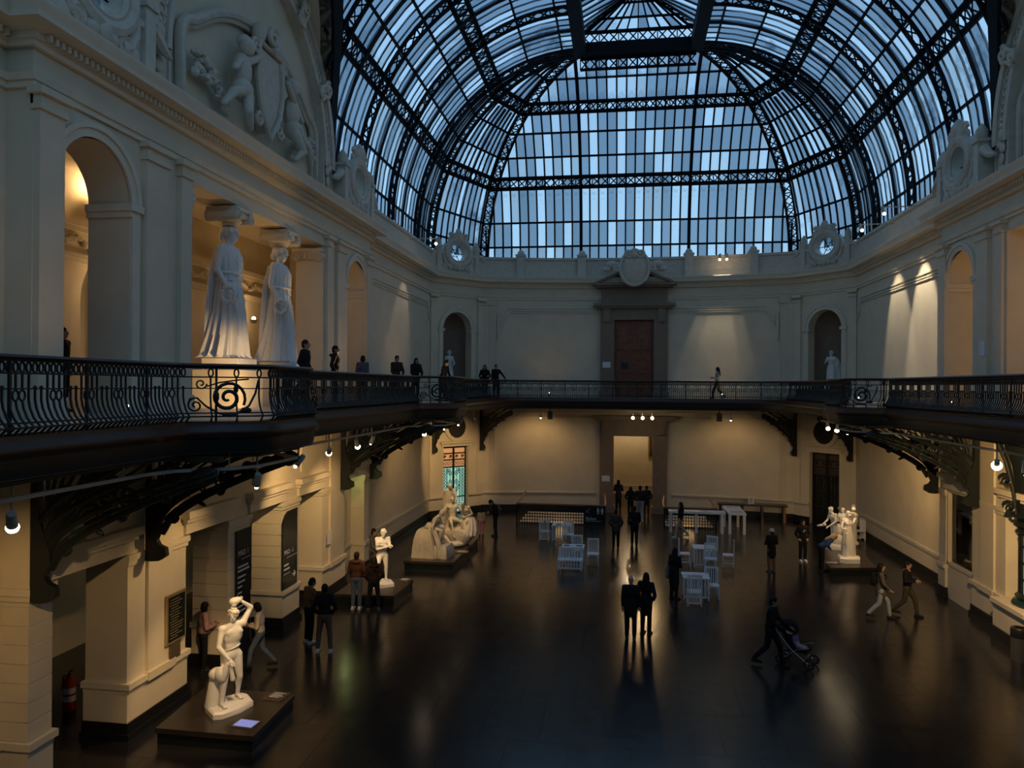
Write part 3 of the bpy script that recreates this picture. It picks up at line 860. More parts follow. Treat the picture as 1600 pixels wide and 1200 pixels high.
# mirror the hipped end behind the camera, glass only with its ribs
near = [([(p[0], 2 * C0 - p[1], p[2]) for p in q], 6) for q, pr in panes if pr in (0, 2)]
near += [([(p[0], 2 * C0 - p[1], p[2]) for p in q], 6) for q, pr in panes if pr == 1 and q[0][1] > HUBY + .01]
panes += near
panes.sort(key=lambda a: a[1])
NPART = 300
for q, pr in panes[:NPART]:
    c = sum((Vector(p) for p in q), Vector()) / 4
    me = bpy.data.meshes.new('glass_pane'); me.from_pydata([tuple(Vector(p) - c) for p in q], [], [(0, 1, 2, 3)])
    set_tint(me, [tint()]); me.materials.append(MATS['roof_glass'])
    link('glass_pane', me, ROOF, gl(c))
m = MB(); cols = []
for q, pr in panes[NPART:]:
    m.add([gl(p) for p in q], [(0, 1, 2, 3)]); cols.append(tint())
me = m.mesh('roof_glazing', 0, recalc=False); set_tint(me, cols); me.materials.append(MATS['roof_glass'])
tag(link('roof_glazing', me, ROOF), kind='stuff')
tag(bars.build('glazing_bar', 'roof_iron', ROOF, smooth=0, recalc=False), kind='stuff')

# ---------------------------------------------------------------- side lunettes
def lunette(sg, WALL):
    M = MS(sg)
    n = 28
    A = [(C0 + RL * cos(pi * i / n), ZS + RL * sin(pi * i / n)) for i in range(n + 1)]
    def xt(z):   # t of the vault surface at height z
        return HX - rx(math.asin(max(0, min(1, (z - ZS) / RB_))))
    m = MB(M)
    m.prism([(C0 - 5.3, 13.0), (C0 + 5.3, 13.0), (C0 + 5.3, ZS)] + [(C0 + 5.3 * cos(pi * i / n), ZS + 5.3 * sin(pi * i / n)) for i in range(1, n)] + [(C0 - 5.3, ZS)], lambda a, z: (a, -.75, z), lambda a, z: (a, -.45, z))
    o = tag(m.build('wall_lunette_left' if sg < 0 else 'wall_lunette_right', 'plaster', smooth=0), kind='structure')
    m = MB(M); m.strip([(a, -.5, z) for a, z in A], [(a, xt(z) + .12, z) for a, z in A]); A2 = [(C0 + (RL + .25) * (a - C0) / RL, ZS + (RL + .25) * (z - ZS) / RL) for a, z in A]
    m.strip([(a, -.5, z) for a, z in A2], [(a, xt(z) + .12, z) for a, z in A2]); m.build('arch_soffit', 'plaster', o, smooth=60, recalc=False)
    m = MB(M)
    P1 = [(a, xt(z) + .02, z) for a, z in A]; P2 = [(a, xt(z) + .30, z) for a, z in A]
    for k in (RL, RL + .45):
        B = [(C0 + k * cos(pi * i / n), ZS + k * sin(pi * i / n)) for i in range(n + 1)]
        m.strip([(a, xt(z) - .25, z) for a, z in B], [(a, xt(z) + .22, z) for a, z in B])
    B = [(C0 + (RL + .45) * cos(pi * i / n), ZS + (RL + .45) * sin(pi * i / n)) for i in range(n + 1)]
    m.strip([(a, xt(z) + .22, z) for a, z in A], [(a, xt(zz) + .22, z2) for (a, z), (zz, z2) in zip(B, [(q[1], q[1]) for q in B])] if False else [(b, xt(bz) + .22, bz) for b, bz in B])
    m.build('arch_frame', 'roof_iron', o, smooth=60, recalc=False)
    def band(r0, r1, t, name, a0=0, a1=pi, zc=14.0, mt='ornament'):
        mm = MB(M); X = arc(C0, zc, r1, a0, a1, 30); Y_ = arc(C0, zc, r0, a0, a1, 30)
        mm.strip([(a, t, z) for a, z in X], [(a, t, z) for a, z in Y_]); mm.strip([(a, t, z) for a, z in X], [(a, -.46, z) for a, z in X]); mm.strip([(a, t, z) for a, z in Y_], [(a, -.46, z) for a, z in Y_])
        return mm.build(name, mt, o)
    band(4.35, 5.05, -.22, 'arch_band', 0, pi, ZS)
    band(4.85, 5.08, -.12, 'arch_moulding', 0, pi, ZS); band(4.30, 4.45, -.14, 'arch_moulding', 0, pi, ZS)
    # guilloche on the band
    g = MB(M)
    for i in range(64):
        a = pi * (i + .5) / 64
        if min(abs(a - pi * k / 6) for k in range(7)) < .06: continue
        g.lathe([(.11, -.02), (.11, .03), (.05, .03), (.05, -.02)], 8, (0, 0, 0)) if False else None
        c = (C0 + 4.65 * cos(a), -.22, ZS + 4.65 * sin(a))
        g.tube([(c[0] + .13 * cos(b), -.20, c[2] + .13 * sin(b)) for b in [2 * pi * k / 10 for k in range(10)]], .03, 5, closed=True)
    tag(g.build('guilloche', 'ornament', o), kind='stuff')
    # scrolled consoles across the band
    for k in (1, 2, 3, 4, 5):
        a = pi * k / 6; e = Vector((cos(a), 0, sin(a))); u = Vector((-sin(a), 0, cos(a)))
        c = Vector((C0, -.05, ZS)); mm = MB(M)
        for r0, rad in ((4.95, .26), (4.35, .2)):
            mm.tube([c + e * (r0 + rad * cos(b) * (1 - b / 12)) + u * rad * sin(b) * (1 - b / 12) for b in [i * .5 for i in range(20)]], .07, 6)
        mm.tube([c + e * 4.9 - u * .22, c + e * 4.6 - u * .16, c + e * 4.2 - u * .2], .06, 6); mm.tube([c + e * 4.9 + u * .22, c + e * 4.6 + u * .16, c + e * 4.2 + u * .2], .06, 6)
        mm.ell(c + e * 4.55 + V(0, -.12, 0), (.2, .16, .2)); mm.build('console', 'ornament', o)
    # relief panels at the feet of the arch
    for q in (-1, 1):
        s = C0 + q * 4.65
        mm = MB(M); mm.box(s - .42, s + .42, -.46, -.25, 13.15, 15.0); mm.build('foot_panel', 'ornament', o)
        mm = MB(M)
        for p_, r_ in (((s, -.22, 13.5), .12), ((s, -.2, 13.8), .16), ((s - .08, -.2, 14.1), .14), ((s + .1, -.2, 14.25), .12), ((s, -.2, 14.5), .17), ((s, -.22, 14.75), .1)): mm.ell(p_, (r_, .07, r_ * 1.2), 8, 6)
        for x0, x1, z0, z1 in ((-.4, .4, 13.15, 13.22), (-.4, .4, 14.93, 15.0), (-.4, -.33, 13.2, 14.95), (.33, .4, 13.2, 14.95)): mm.box(s + x0, s + x1, -.26, -.2, z0, z1)
        mm.build('foot_relief', 'ornament', o)
    # sunk field with a moulded frame, segmental head
    fr = [(C0 - 3.75, 13.35)] + [(C0 - 3.75 + .5 * (1 - cos(b)), 14.9 + .5 * sin(b)) for b in (0, .5, 1, 1.5)] + arc(C0, 11.9, 4.75, radians(130), radians(50), 16) + [(C0 + 3.75 - .5 * (1 - cos(b)), 14.9 + .5 * sin(b)) for b in (1.5, 1, .5, 0)] + [(C0 + 3.75, 13.35)]
    mm = MB(M); mm.tube([(a, -.30, z) for a, z in fr], .13, 8, closed=True); mm.tube([(C0 + (a - C0) * .95, -.34, 13.35 + (z - 13.35) * .93 + .08) for a, z in fr], .07, 6, closed=True); mm.build('field_frame', 'ornament', o)
    return o
LUL = lunette(-1, WL); LUR = lunette(1, WR)
# shield and putti in the left lunette (the right one lies outside the view but matches)
def relief(sg, label):
    M = MS(sg); R_ = empty('lunette_relief', M @ Vector((C0, -.4, 13.4)), label=label, cat='relief')
    base = M @ Vector((C0, -.4, 13.4)); M2 = Matrix.Translation(-base) @ M
    c = (C0, -.12, 15.0)
    m = MB(M2); m.prism([(C0 - .6, 16.0), (C0 + .6, 16.0), (C0 + .68, 15.2), (C0 + .5, 14.5), (C0, 13.85), (C0 - .5, 14.5), (C0 - .68, 15.2)], lambda a, z: (a, -.35, z), lambda a, z: (a, -.02, z)); m.build('shield', 'ornament', R_)
    m = MB(M2); m.tube([(C0 + .72 * x, .02, z) for x, z in ((-.9, 16.1), (.9, 16.1), (1.05, 15.2), (.8, 14.45), (0, 13.7), (-.8, 14.45), (-1.05, 15.2))], .08, 6, closed=True)
    for q in (-1, 1):
        m.tube([(C0 + q * x, .0, z) for x, z in spiral(.78, 15.9, .22, .04, 0, 1.5, 16)], .06, 6); m.tube([(C0 + q * x, .0, z) for x, z in spiral(.6, 14.1, .22, .04, 0, -1.4, 16)], .06, 6)
    m.build('shield_frame', 'ornament', R_)
    m = MB(M2); m.tube([(a, .1, z) for a, z in spiral(C0, 16.45, .34, .05, -pi / 2, 1.7, 22)], .09, 6); m.ell((C0 - .45, -.1, 16.4), (.2, .2, .3)); m.ell((C0 + .45, -.1, 16.4), (.2, .2, .3)); m.build('crest', 'ornament', R_)
    for q in (-1, 1):
        m = MB(M2); k = lambda a, t, z: (C0 + q * a, t, z)
        m.ell(k(1.45, -.05, 14.95), (.30, .25, .48)); m.ell(k(1.5, .0, 14.45), (.33, .27, .3)); m.ell(k(1.35, .05, 15.62), (.21, .2, .24)); m.ell(k(1.38, -.02, 15.75), (.23, .2, .17))
        m.cap(k(1.35, .05, 15.25), k(.85, .12, 15.55), .12, .08); m.cap(k(1.6, .0, 15.2), k(1.95, .05, 14.85), .11, .08)
        m.cap(k(1.6, .05, 14.4), k(2.2, .15, 14.15), .17, .12); m.cap(k(2.2, .15, 14.15), k(2.55, .1, 13.75), .12, .08); m.cap(k(1.4, .08, 14.35), k(1.65, .25, 13.85), .17, .12); m.cap(k(1.65, .25, 13.85), k(1.35, .15, 13.55), .12, .08)
        m.build('putto', 'ornament', R_)
        m = MB(M2); rq = random.Random(5)
        for i in range(26): m.ell(k(1.9 + 1.5 * i / 26, -.2, 13.75 + .9 * sin(i / 26 * 2.2) * (.6 if i % 2 else 1) + rq.uniform(-.1, .1)), (rq.uniform(.08, .16), .12, rq.uniform(.06, .14)), 6, 5)
        m.build('garland', 'ornament', R_)
    return R_
relief(-1, 'grey stucco relief of two putti flanking a pointed shield in the arched lunette')
# ---------------------------------------------------------------- balcony
EX, BX_ = 7.35, 6.3
def sm(u): u = max(0, min(1, u)); return u * u * (3 - 2 * u)
def edge_x(d):
    d = abs(d)
    b = sm((d - 4.95) / 1.1) * (1 - sm((d - 7.65) / 1.1))
    return EX - (EX - BX_) * b
EDGE = []   # right half of the far part: (edge point, wall point)
d = 0.0
while d < 16.6:
    EDGE.append(((edge_x(d), C0 + d), (10.6, C0 + d))); d += .275
for e_, w_ in (((7.30, 36.7), (10.6, 37.4)), ((7.15, 37.4), (10.6, 38.6)), ((6.85, 38.1), (10.2, 39.5)), ((6.45, 38.7), (9.6, 40.3)), ((5.95, 39.15), (8.9, 41.3)), ((5.4, 39.42), (8.0, 41.9)), ((4.8, 39.55), (6.6, 42.2)), ((4.2, 39.6), (5.0, 42.5))):
    EDGE.append((e_, w_))
for x in (3.5, 2.8, 2.1, 1.4, .7): EDGE.append(((x, 39.6), (x * 1.05, 42.7)))
FULL = EDGE + [((0, 39.6), (0, 42.75))] + [((-a[0], a[1]), (-b[0], b[1])) for a, b in EDGE[::-1]]
NEARF = [((a[0], 2 * C0 - a[1]), (b[0], 2 * C0 - b[1])) for a, b in FULL][::-1]
RING = FULL[:-1] + NEARF[:-1]       # closed ring, hall on the left hand
m = MB()
m.strip([(a[0], a[1], ZB) for a, b in RING], [(b[0], b[1], ZB) for a, b in RING], closed=True)
m.strip([(a[0], a[1], 5.9) for a, b in RING], [(b[0], b[1], 5.9) for a, b in RING], closed=True)
BAL = tag(m.build('balcony', 'balcony_floor', smooth=0, recalc=False), kind='structure')
EP = [a for a, b in RING]
m = MB(); m.sweep([(-.3, 5.88), (-.02, 5.88), (.02, 6.02), (.02, 6.14), (-.3, 6.14)], EP, closed=True); m.build('fascia', 'iron', BAL)
m = MB(); m.sweep([(-.3, 6.14), (.06, 6.14), (.10, 6.2), (.10, 6.26), (.05, 6.32), (.05, ZB), (-.3, ZB)], EP, closed=True); m.build('edge_moulding', 'handrail_wood', BAL)
m = MB(); m.sweep([(-.34, 5.80), (-.24, 5.80), (-.24, 5.9), (-.34, 5.9)], EP, closed=True)
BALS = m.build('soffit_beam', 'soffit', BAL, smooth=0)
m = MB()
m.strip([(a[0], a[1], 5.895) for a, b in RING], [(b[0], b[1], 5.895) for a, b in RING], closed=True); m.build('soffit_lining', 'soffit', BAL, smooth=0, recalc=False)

# railing: resample the edge by arc length
RT = .86
PROF = [(0, .70), (0, .40), (.02, .30), (.07, .19), (.13, .12), (.165, .085), (.12, .055), (.09, .03), (.09, .0)]
def baluster(kind):
    m = MB(); r = .0155
    m.tube([(cos(a) * .036, 0, .775 + .062 * sin(a)) for a in [2 * pi * k / 10 for k in range(10)]], .014, 5, closed=True)
    if kind == 'long': pr = PROF
    elif kind == 'short': pr = [(0, .53)] + PROF[1:]; m.ell((0, 0, .54), (.024, .024, .028), 6, 5)
    else:
        pr = PROF[1:]
        m.tube([(0, 0, .70), (0, 0, .52)], r, 5); m.tube([(cos(a) * .045, 0, .45 + .062 * sin(a)) for a in [2 * pi * k / 10 for k in range(10)]], .013, 5, closed=True)
    m.tube([(0, o, z) for o, z in pr], r, 5)
    m.ell((0, .09, .012), .024, 6, 5)
    return m.mesh('baluster')
BME = {k: baluster(k) for k in ('long', 'short', 'ring')}
for me in BME.values(): me.materials.append(MATS['iron'])
PAT = ['long', 'short', 'short', 'long', 'ring', 'ring']
def scroll_mesh():
    m = MB()
    m.tube([(x, .05, z) for x, z in spiral(.02, .38, .27, .03, pi * 1.15, -1.9, 34)], [.022 + .012 * sin(i / 34 * pi) for i in range(35)], 6)
    m.tube([(-.45, .02, .66), (-.40, .03, .45), (-.30, .06, .25), (-.1, .09, .12), (.15, .09, .13), (.35, .07, .25), (.48, .05, .38), (.58, .04, .36), (.60, .04, .28)], [.018] * 9, 6)
    m.tube([(x, .04, z) for x, z in spiral(.50, .26, .12, .02, pi / 2, -1.5, 18)], .016, 6)
    m.tube([(x, .03, z) for x, z in spiral(.42, .60, .09, .02, pi, 1.3, 14)], .014, 6)
    m.tube([(-.30, .03, .68), (-.1, .03, .66), (.15, .03, .62), (.33, .03, .56)], .013, 5)
    for p_, r_ in (((-.25, .08, .18), (.09, .02, .05)), ((.2, .08, .40), (.05, .02, .10)), ((.0, .1, .11), (.12, .02, .04)), ((-.1, .05, .52), (.04, .02, .07))): m.ell(p_, r_, 8, 5)
    return m.mesh('scroll')
SCM = scroll_mesh(); SCM.materials.append(MATS['iron'])
def resample(path, step):
    out = []; acc = 0.0; nxt = step / 2
    for a, b in zip(path, path[1:]):
        A, B = Vector(a), Vector(b); L = (B - A).length
        while nxt <= acc + L and L > 0:
            p = A + (B - A) * ((nxt - acc) / L); out.append((p, (B - A).normalized())); nxt += step
        acc += L
    return out
def railing(path, label):
    P0 = path[len(path) // 2]
    R_ = empty('balcony_railing', (P0[0], P0[1], ZB), label=label, cat='railing')
    lp = [(x - P0[0], y - P0[1]) for x, y in path]
    def rail(t0, t1, z0, z1, name, mt):
        MB().sweep([(t0, z0), (t1, z0), (t1, z1), (t0, z1)], lp).build(name, mt, R_)
    m = MB(); m.sweep([(-.14, RT), (-.02, RT), (.0, RT + .03), (-.03, RT + .06), (-.13, RT + .06), (-.16, RT + .03)], lp); m.build('handrail', 'handrail_wood', R_)
    o = -.08
    for t, z, h in ((o, .695, .022), (o, .84, .02), (o, .52, .016), (o + .115, .13, .02), (o + .16, .075, .024)):
        rail(t - .013, t + .013, z, z + h, 'rail', 'iron')
    k = 0; items = []
    for p, dr in resample(lp, .096):
        n = Vector((-dr.y, dr.x)); q = p + n * o
        dd = abs(abs(p.y + P0[1] - C0) - 6.85); onb = 6 < abs(p.x + P0[0]) < 6.45
        k += 1
        if abs(p.x + P0[0]) > 5.9 and abs(dd - 1.30) < .40 and p.y + P0[1] < 36:
            if k % 4 == 0: items.append((0, q.x, q.y, atan2(dr.y, dr.x), 'long'))
            continue
        far = ((q.x + P0[0] + .57) ** 2 + (q.y + P0[1]) ** 2) if q.y + P0[1] > 3 else 1e6
        items.append((far, q.x, q.y, atan2(dr.y, dr.x), PAT[k % 6]))
    items.sort()
    for far, x, y, a_, kd in items[:300]: link('baluster', BME[kd], R_, (x, y, 0), (0, 0, a_))
    if len(items) > 300:
        mm = MB()
        for far, x, y, a_, kd in items[300:]:
            T_ = Matrix.Translation((x, y, 0)) @ Matrix.Rotation(a_, 4, 'Z'); n0 = len(mm.v)
            mm.v += [T_ @ v.co for v in BME[kd].vertices]; mm.f += [tuple(i + n0 for i in pl.vertices) for pl in BME[kd].polygons]
        tag(mm.build('baluster', 'iron', R_, recalc=False), kind='stuff')
    for p, dr in resample(lp, 1.24):
        n = Vector((-dr.y, dr.x)); q = p + n * o
        m = MB(); m.box(-.016, .016, -.016, .016, 0, RT); m.build('post', 'iron', R_, smooth=0, loc=(q.x, q.y, 0)).rotation_euler = (0, 0, atan2(dr.y, dr.x))
    ys = [y for x, y in path]
    for k in (-1, 1):
        yc = C0 + k * 6.85
        if min(ys) < yc < max(ys):
            sg = 1 if sum(x for x, y in path) > 0 else -1
            for e_ in (-1, 1):
                d0 = k * 6.85 + e_ * 1.30
                xa, xb = edge_x(d0 - .1), edge_x(d0 + .1); an = atan2(.2, xb - xa) if sg > 0 else atan2(-.2, xb - xa)
                link('scroll', SCM, R_, (sg * (edge_x(d0) + .08) - P0[0], C0 + d0 - P0[1], 0), (0, 0, an if sg > 0 else atan2(-.2, (xb - xa))))
    return R_
nR = len(EDGE) - 5
iF0 = next(i for i, (a, b) in enumerate(FULL) if a[1] > 37.3)
iF1 = len(FULL) - 1 - iF0
railing([a for a, b in NEARF[::-1]][::-1][-40:-1] + [a for a, b in FULL[:iF0 + 1]], 'black iron balcony railing with brown handrail on the side of the lit wall washers')
railing([a for a, b in FULL[iF0:iF1 + 1]], 'black iron balcony railing with brown handrail in front of the wooden upper door')
railing([a for a, b in FULL[iF1:]] + [a for a, b in NEARF[1:62]], 'black iron balcony railing with brown handrail below the two caryatids')

# ---------------------------------------------------------------- iron consoles under the balcony
def make_bracket():
    R_ = empty('balcony_bracket', (0, 0, 0))
    T = .055
    pl = lambda t, z: (t, -T, z); pr = lambda t, z: (t, T, z)
    m = MB(); m.prism([(0, 0), (.10, -.02), (.30, .0), (.46, .10), (.44, .26), (.30, .32), (.24, .42), (.30, .56), (.36, .62), (.34, .85), (.22, 1.15), (.14, 1.4), (.14, 2.42), (0, 2.42)], pl, pr); m.build('back_plate', 'iron', R_)
    m = MB(); m.prism([(0, 2.34), (3.3, 2.34), (3.3, 2.44), (0, 2.44)], lambda t, z: (t, -.07, z), lambda t, z: (t, .07, z)); m.build('top_bar', 'iron', R_)
    def cv(a0, b0, a1, b1, e=.62, n=18):
        return [(a0 + (a1 - a0) * i / n, 0, b0 + (b1 - b0) * (i / n) ** e) for i in range(n + 1)]
    low = lambda t: .55 + 1.55 * max(0, (t - .33) / 2.9) ** .62
    for a in ((.33, .55, 3.22, 2.10), (.26, .80, 3.05, 2.24), (.20, 1.05, 2.6, 2.32), (.18, 1.3, 1.9, 2.34)):
        m = MB(); m.tube(cv(*a), [.055 - .0014 * i for i in range(19)], 6, flat=1.4); m.build('rib', 'iron', R_)
    for tx in (.30, .48, .68, .90, 1.15, 1.42, 1.75, 2.1, 2.45):
        m = MB(); m.tube([(.22, 0, .75), (.22 + (tx - .22) * .32, 0, .75 + 1.6 * .52), (tx, 0, 2.34)], [.05, .034, .024], 6); m.build('rod', 'iron', R_)
    for cx, dz, r0, a0, tn in ((3.05, .06, .16, 0, 1.4), (2.6, .12, .14, pi, -1.4), (2.15, .22, .15, pi, 1.3), (1.7, .26, .15, 0, -1.4), (1.3, .36, .15, 0, 1.4), (.95, .5, .15, pi, -1.4), (.58, -.02, .10, pi * .5, -1.6), (.6, .85, .15, 0, 1.4), (1.6, -.04, .08, 0, 1.4), (2.35, -.03, .08, pi, -1.4)):
        m = MB(); m.tube([(x, 0, z) for x, z in spiral(cx, low(cx) + dz, r0, .03, a0, tn, 18)], .034, 6, flat=1.4); m.build('scroll', 'iron', R_)
    for i in range(11):
        t = .55 + .25 * i; sl_ = (low(t + .05) - low(t - .05)) / .1
        for dz, L in ((.10, .24), (.30, .20)):
            m = MB(); m.ell((t, 0, low(t) + dz * (1 - i / 16)), (L, .05, .05), 10, 6, Matrix.Rotation(-math.atan(sl_), 3, 'Y')); m.build('leaf', 'green_iron' if i % 3 == 1 else 'iron', R_)
    m = MB(); m.ell((1.15, 0, low(1.15) - .06), (.16, .04, .05), 8, 5, Matrix.Rotation(.5, 3, 'Y')); m.build('leaf', 'iron', R_)
    for cx, dz in ((1.55, .14), (1.2, .2), (2.1, .1), (.95, .9), (1.45, .62)):
        m = MB(); m.tube([(cx + .055 * cos(a), 0, low(cx) + dz + .055 * sin(a)) for a in [2 * pi * k / 10 for k in range(10)]], .022, 5, closed=True); m.build('ring', 'green_iron', R_)
    return R_
bk = make_bracket(); first = True
NB = 'scrolled iron consoles under the balcony'
def place_bracket(x, y, rz, label, sc=1.0):
    global first
    o = bk if first else copy_tree(bk)
    first = False
    o.location = (x, y, 3.42); o.rotation_euler = (0, 0, rz); o.scale = (sc, 1, 1)
    tag(o, label, 'bracket', NB)
for y, l in ((C0 - 6.85 - 1.5, 'black scrolled iron console beside the round window over the dark doorway'), (C0 - 6.85 + 1.5, 'black scrolled iron console above the framed wall text plaque'),
             (C0 + 6.85 - 1.5, 'black scrolled iron console near the green-lit closed bay, on its caryatid side'), (C0 + 6.85 + 1.5, 'black scrolled iron console where the plain grey wall begins past the green-lit bay')):
    place_bracket(-HX + .065, y, 0, l)
for y, l in ((C0 + 6.85 - 1.5, 'black scrolled iron console between the dark display window and the lit iron column'), (C0 + 6.85 + 1.5, 'black scrolled iron console at the edge of the plain wall beside the dark display window')):
    place_bracket(HX - .065, y, pi, l)
for sg, la, lb in ((-1, 'black scrolled iron console beside the glowing grille door, by the side wall', 'black scrolled iron console beside the glowing grille door, by the end wall'),
                   (1, 'black scrolled iron console beside the dark grille door, by the side wall', 'black scrolled iron console beside the dark grille door, by the end wall')):
    M = MC(sg); n = M.to_3x3() @ Vector((0, 1, 0))
    for s, l, tw in ((.15, la, .0), (CL - .15, lb, .0)):
        p = M @ Vector((s, .08, 0)); place_bracket(p.x, p.y, atan2(n.y, n.x) + sg * tw, l, .85)
# ---------------------------------------------------------------- figures
_CM = {}
def cloth(c, rough=.8):
    k = tuple(round(x, 3) for x in c)
    if k not in _CM:
        _CM[k] = mat('cloth_%02d' % len(_CM), c, rough, noise=.25, nscale=14, spec=.2)
    return _CM[k]
mat('skin', (.42, .25, .17), .5, noise=.1, nscale=10)
mat('skin_fair', (.55, .36, .27), .5, noise=.1, nscale=10)
SKIN = 'skin'
def remesh(mb, vox, it=4, extra=None, name='body'):
    me = bpy.data.meshes.new('tmp'); me.from_pydata([tuple(p) for p in mb.v], [], mb.f)
    bm = bmesh.new(); bm.from_mesh(me); bmesh.ops.recalc_face_normals(bm, faces=bm.faces); bm.to_mesh(me); bm.free()
    ob = bpy.data.objects.new('tmp', me); COL.objects.link(ob)
    r = ob.modifiers.new('r', 'REMESH'); r.mode = 'VOXEL'; r.voxel_size = vox
    if it:
        s = ob.modifiers.new('s', 'SMOOTH'); s.iterations = it; s.factor = .5
    dg = bpy.context.evaluated_depsgraph_get()
    out = bpy.data.meshes.new_from_object(ob.evaluated_get(dg)); out.name = name
    bpy.data.objects.remove(ob); bpy.data.meshes.remove(me)
    if extra is not None and extra.v:
        bm = bmesh.new(); bm.from_mesh(out)
        e = bpy.data.meshes.new('tmp2'); e.from_pydata([tuple(p) for p in extra.v], [], extra.f)
        bm.from_mesh(e); bmesh.ops.recalc_face_normals(bm, faces=bm.faces); bm.to_mesh(out); bm.free(); bpy.data.meshes.remove(e)
    out.materials.clear(); out.shade_smooth()
    return out
BASEJ = dict(pel=(0, 0, .95), wai=(0, 0, 1.10), che=(0, 0, 1.30), nec=(0, .01, 1.47), hea=(0, -.015, 1.615),
             shL=(.175, .01, 1.415), elL=(.22, .03, 1.13), wrL=(.22, -.03, .88), shR=(-.175, .01, 1.415), elR=(-.22, .03, 1.13), wrR=(-.22, -.03, .88),
             hiL=(.088, 0, .90), knL=(.098, -.015, .50), anL=(.10, .02, .085), hiR=(-.088, 0, .90), knR=(-.098, -.015, .50), anR=(-.10, .02, .085))
UP = ('wai', 'che', 'nec', 'hea', 'shL', 'elL', 'wrL', 'shR', 'elR', 'wrR')
ARMS = {
    'front': dict(elL=(.25, -.02, 1.13), wrL=(.07, -.25, 1.16), elR=(-.25, -.02, 1.13), wrR=(-.06, -.26, 1.15)),
    'pocket': dict(elL=(.29, .07, 1.14), wrL=(.19, -.05, .97), elR=(-.29, .07, 1.14), wrR=(-.19, -.05, .97)),
    'rail': dict(elL=(.24, -.12, 1.12), wrL=(.10, -.34, 1.02), elR=(-.24, -.12, 1.12), wrR=(-.10, -.34, 1.02)),
    'walk': dict(elL=(.24, .10, 1.16), wrL=(.22, .06, .92), elR=(-.24, -.05, 1.14), wrR=(-.20, -.22, .98)),
    'push': dict(elL=(.24, -.10, 1.16), wrL=(.20, -.42, 1.05), elR=(-.24, -.10, 1.16), wrR=(-.20, -.42, 1.05)),
    'cross': dict(elL=(.24, -.10, 1.14), wrL=(-.06, -.20, 1.24), elR=(-.24, -.10, 1.14), wrR=(.06, -.22, 1.19)),
    'down': {}}
LEGS = {
    'stand': {},
    'walk': dict(knL=(.095, -.20, .52), anL=(.10, -.26, .09), knR=(-.09, .06, .50), anR=(-.09, .36, .15)),
    'step': dict(knL=(.095, -.10, .50), anL=(.10, -.14, .085), knR=(-.09, .02, .50), anR=(-.09, .20, .10)),
    'wide': dict(knL=(.14, -.03, .50), anL=(.17, .0, .085), knR=(-.13, -.02, .50), anR=(-.16, .03, .085)),
    'contra': dict(knL=(.13, -.10, .52), anL=(.16, -.02, .10))}
def pose(arms='down', legs='stand', lean=0.0, side=0.0, turn=0.0, nod=0.0, **ov):
    J = dict(BASEJ); J.update(ARMS[arms]); J.update(LEGS[legs]); J.update(ov)
    J = {k: Vector(v) for k, v in J.items()}
    R = Matrix.Rotation(side, 3, 'Y') @ Matrix.Rotation(lean, 3, 'X')
    p = J['pel'].copy()
    for k in UP: J[k] = p + R @ (J[k] - p)
    J['R'] = R; J['H'] = R @ Matrix.Rotation(turn, 3, 'Z') @ Matrix.Rotation(nod, 3, 'X')
    if nod or turn:
        J['hea'] = J['nec'] + J['H'] @ (Vector(BASEJ['hea']) - Vector(BASEJ['nec']))
    return J
def hand(m, wr, el, side, curl=.5, sc=1.0):
    d = (wr - el).normalized()
    x = d.cross(Vector((0, 1, 0)))
    if x.length < .2: x = d.cross(Vector((1, 0, 0)))
    x.normalize(); pl = x.cross(d)
    c = wr + d * .05 * sc
    Rm = Matrix((x, pl, d)).transposed()
    m.ell(c, (.040 * sc, .016 * sc, .052 * sc), 8, 6, Rm)
    b = pl * (-1 if side < 0 else 1)
    for i, (o, L) in enumerate(((-.027, .062), (-.009, .074), (.009, .070), (.027, .055))):
        p0 = wr + d * .088 * sc + x * o * sc
        p1 = p0 + (d * (1 - .35 * curl) + b * curl * .6).normalized() * L * .5 * sc
        p2 = p1 + (d * (1 - .8 * curl) + b * curl).normalized() * L * .5 * sc
        m.tube([p0 - d * .01, p0, p1, p2], [.0085 * sc, .009 * sc, .0085 * sc, .006 * sc], 5)
    t0 = wr + d * .03 * sc - x * .034 * sc
    m.tube([t0, t0 + (d * .6 - x * .7).normalized() * .035 * sc, t0 + (d * .9 - x * .35 + b * .3).normalized() * .065 * sc], [.011 * sc, .011 * sc, .007 * sc], 5)
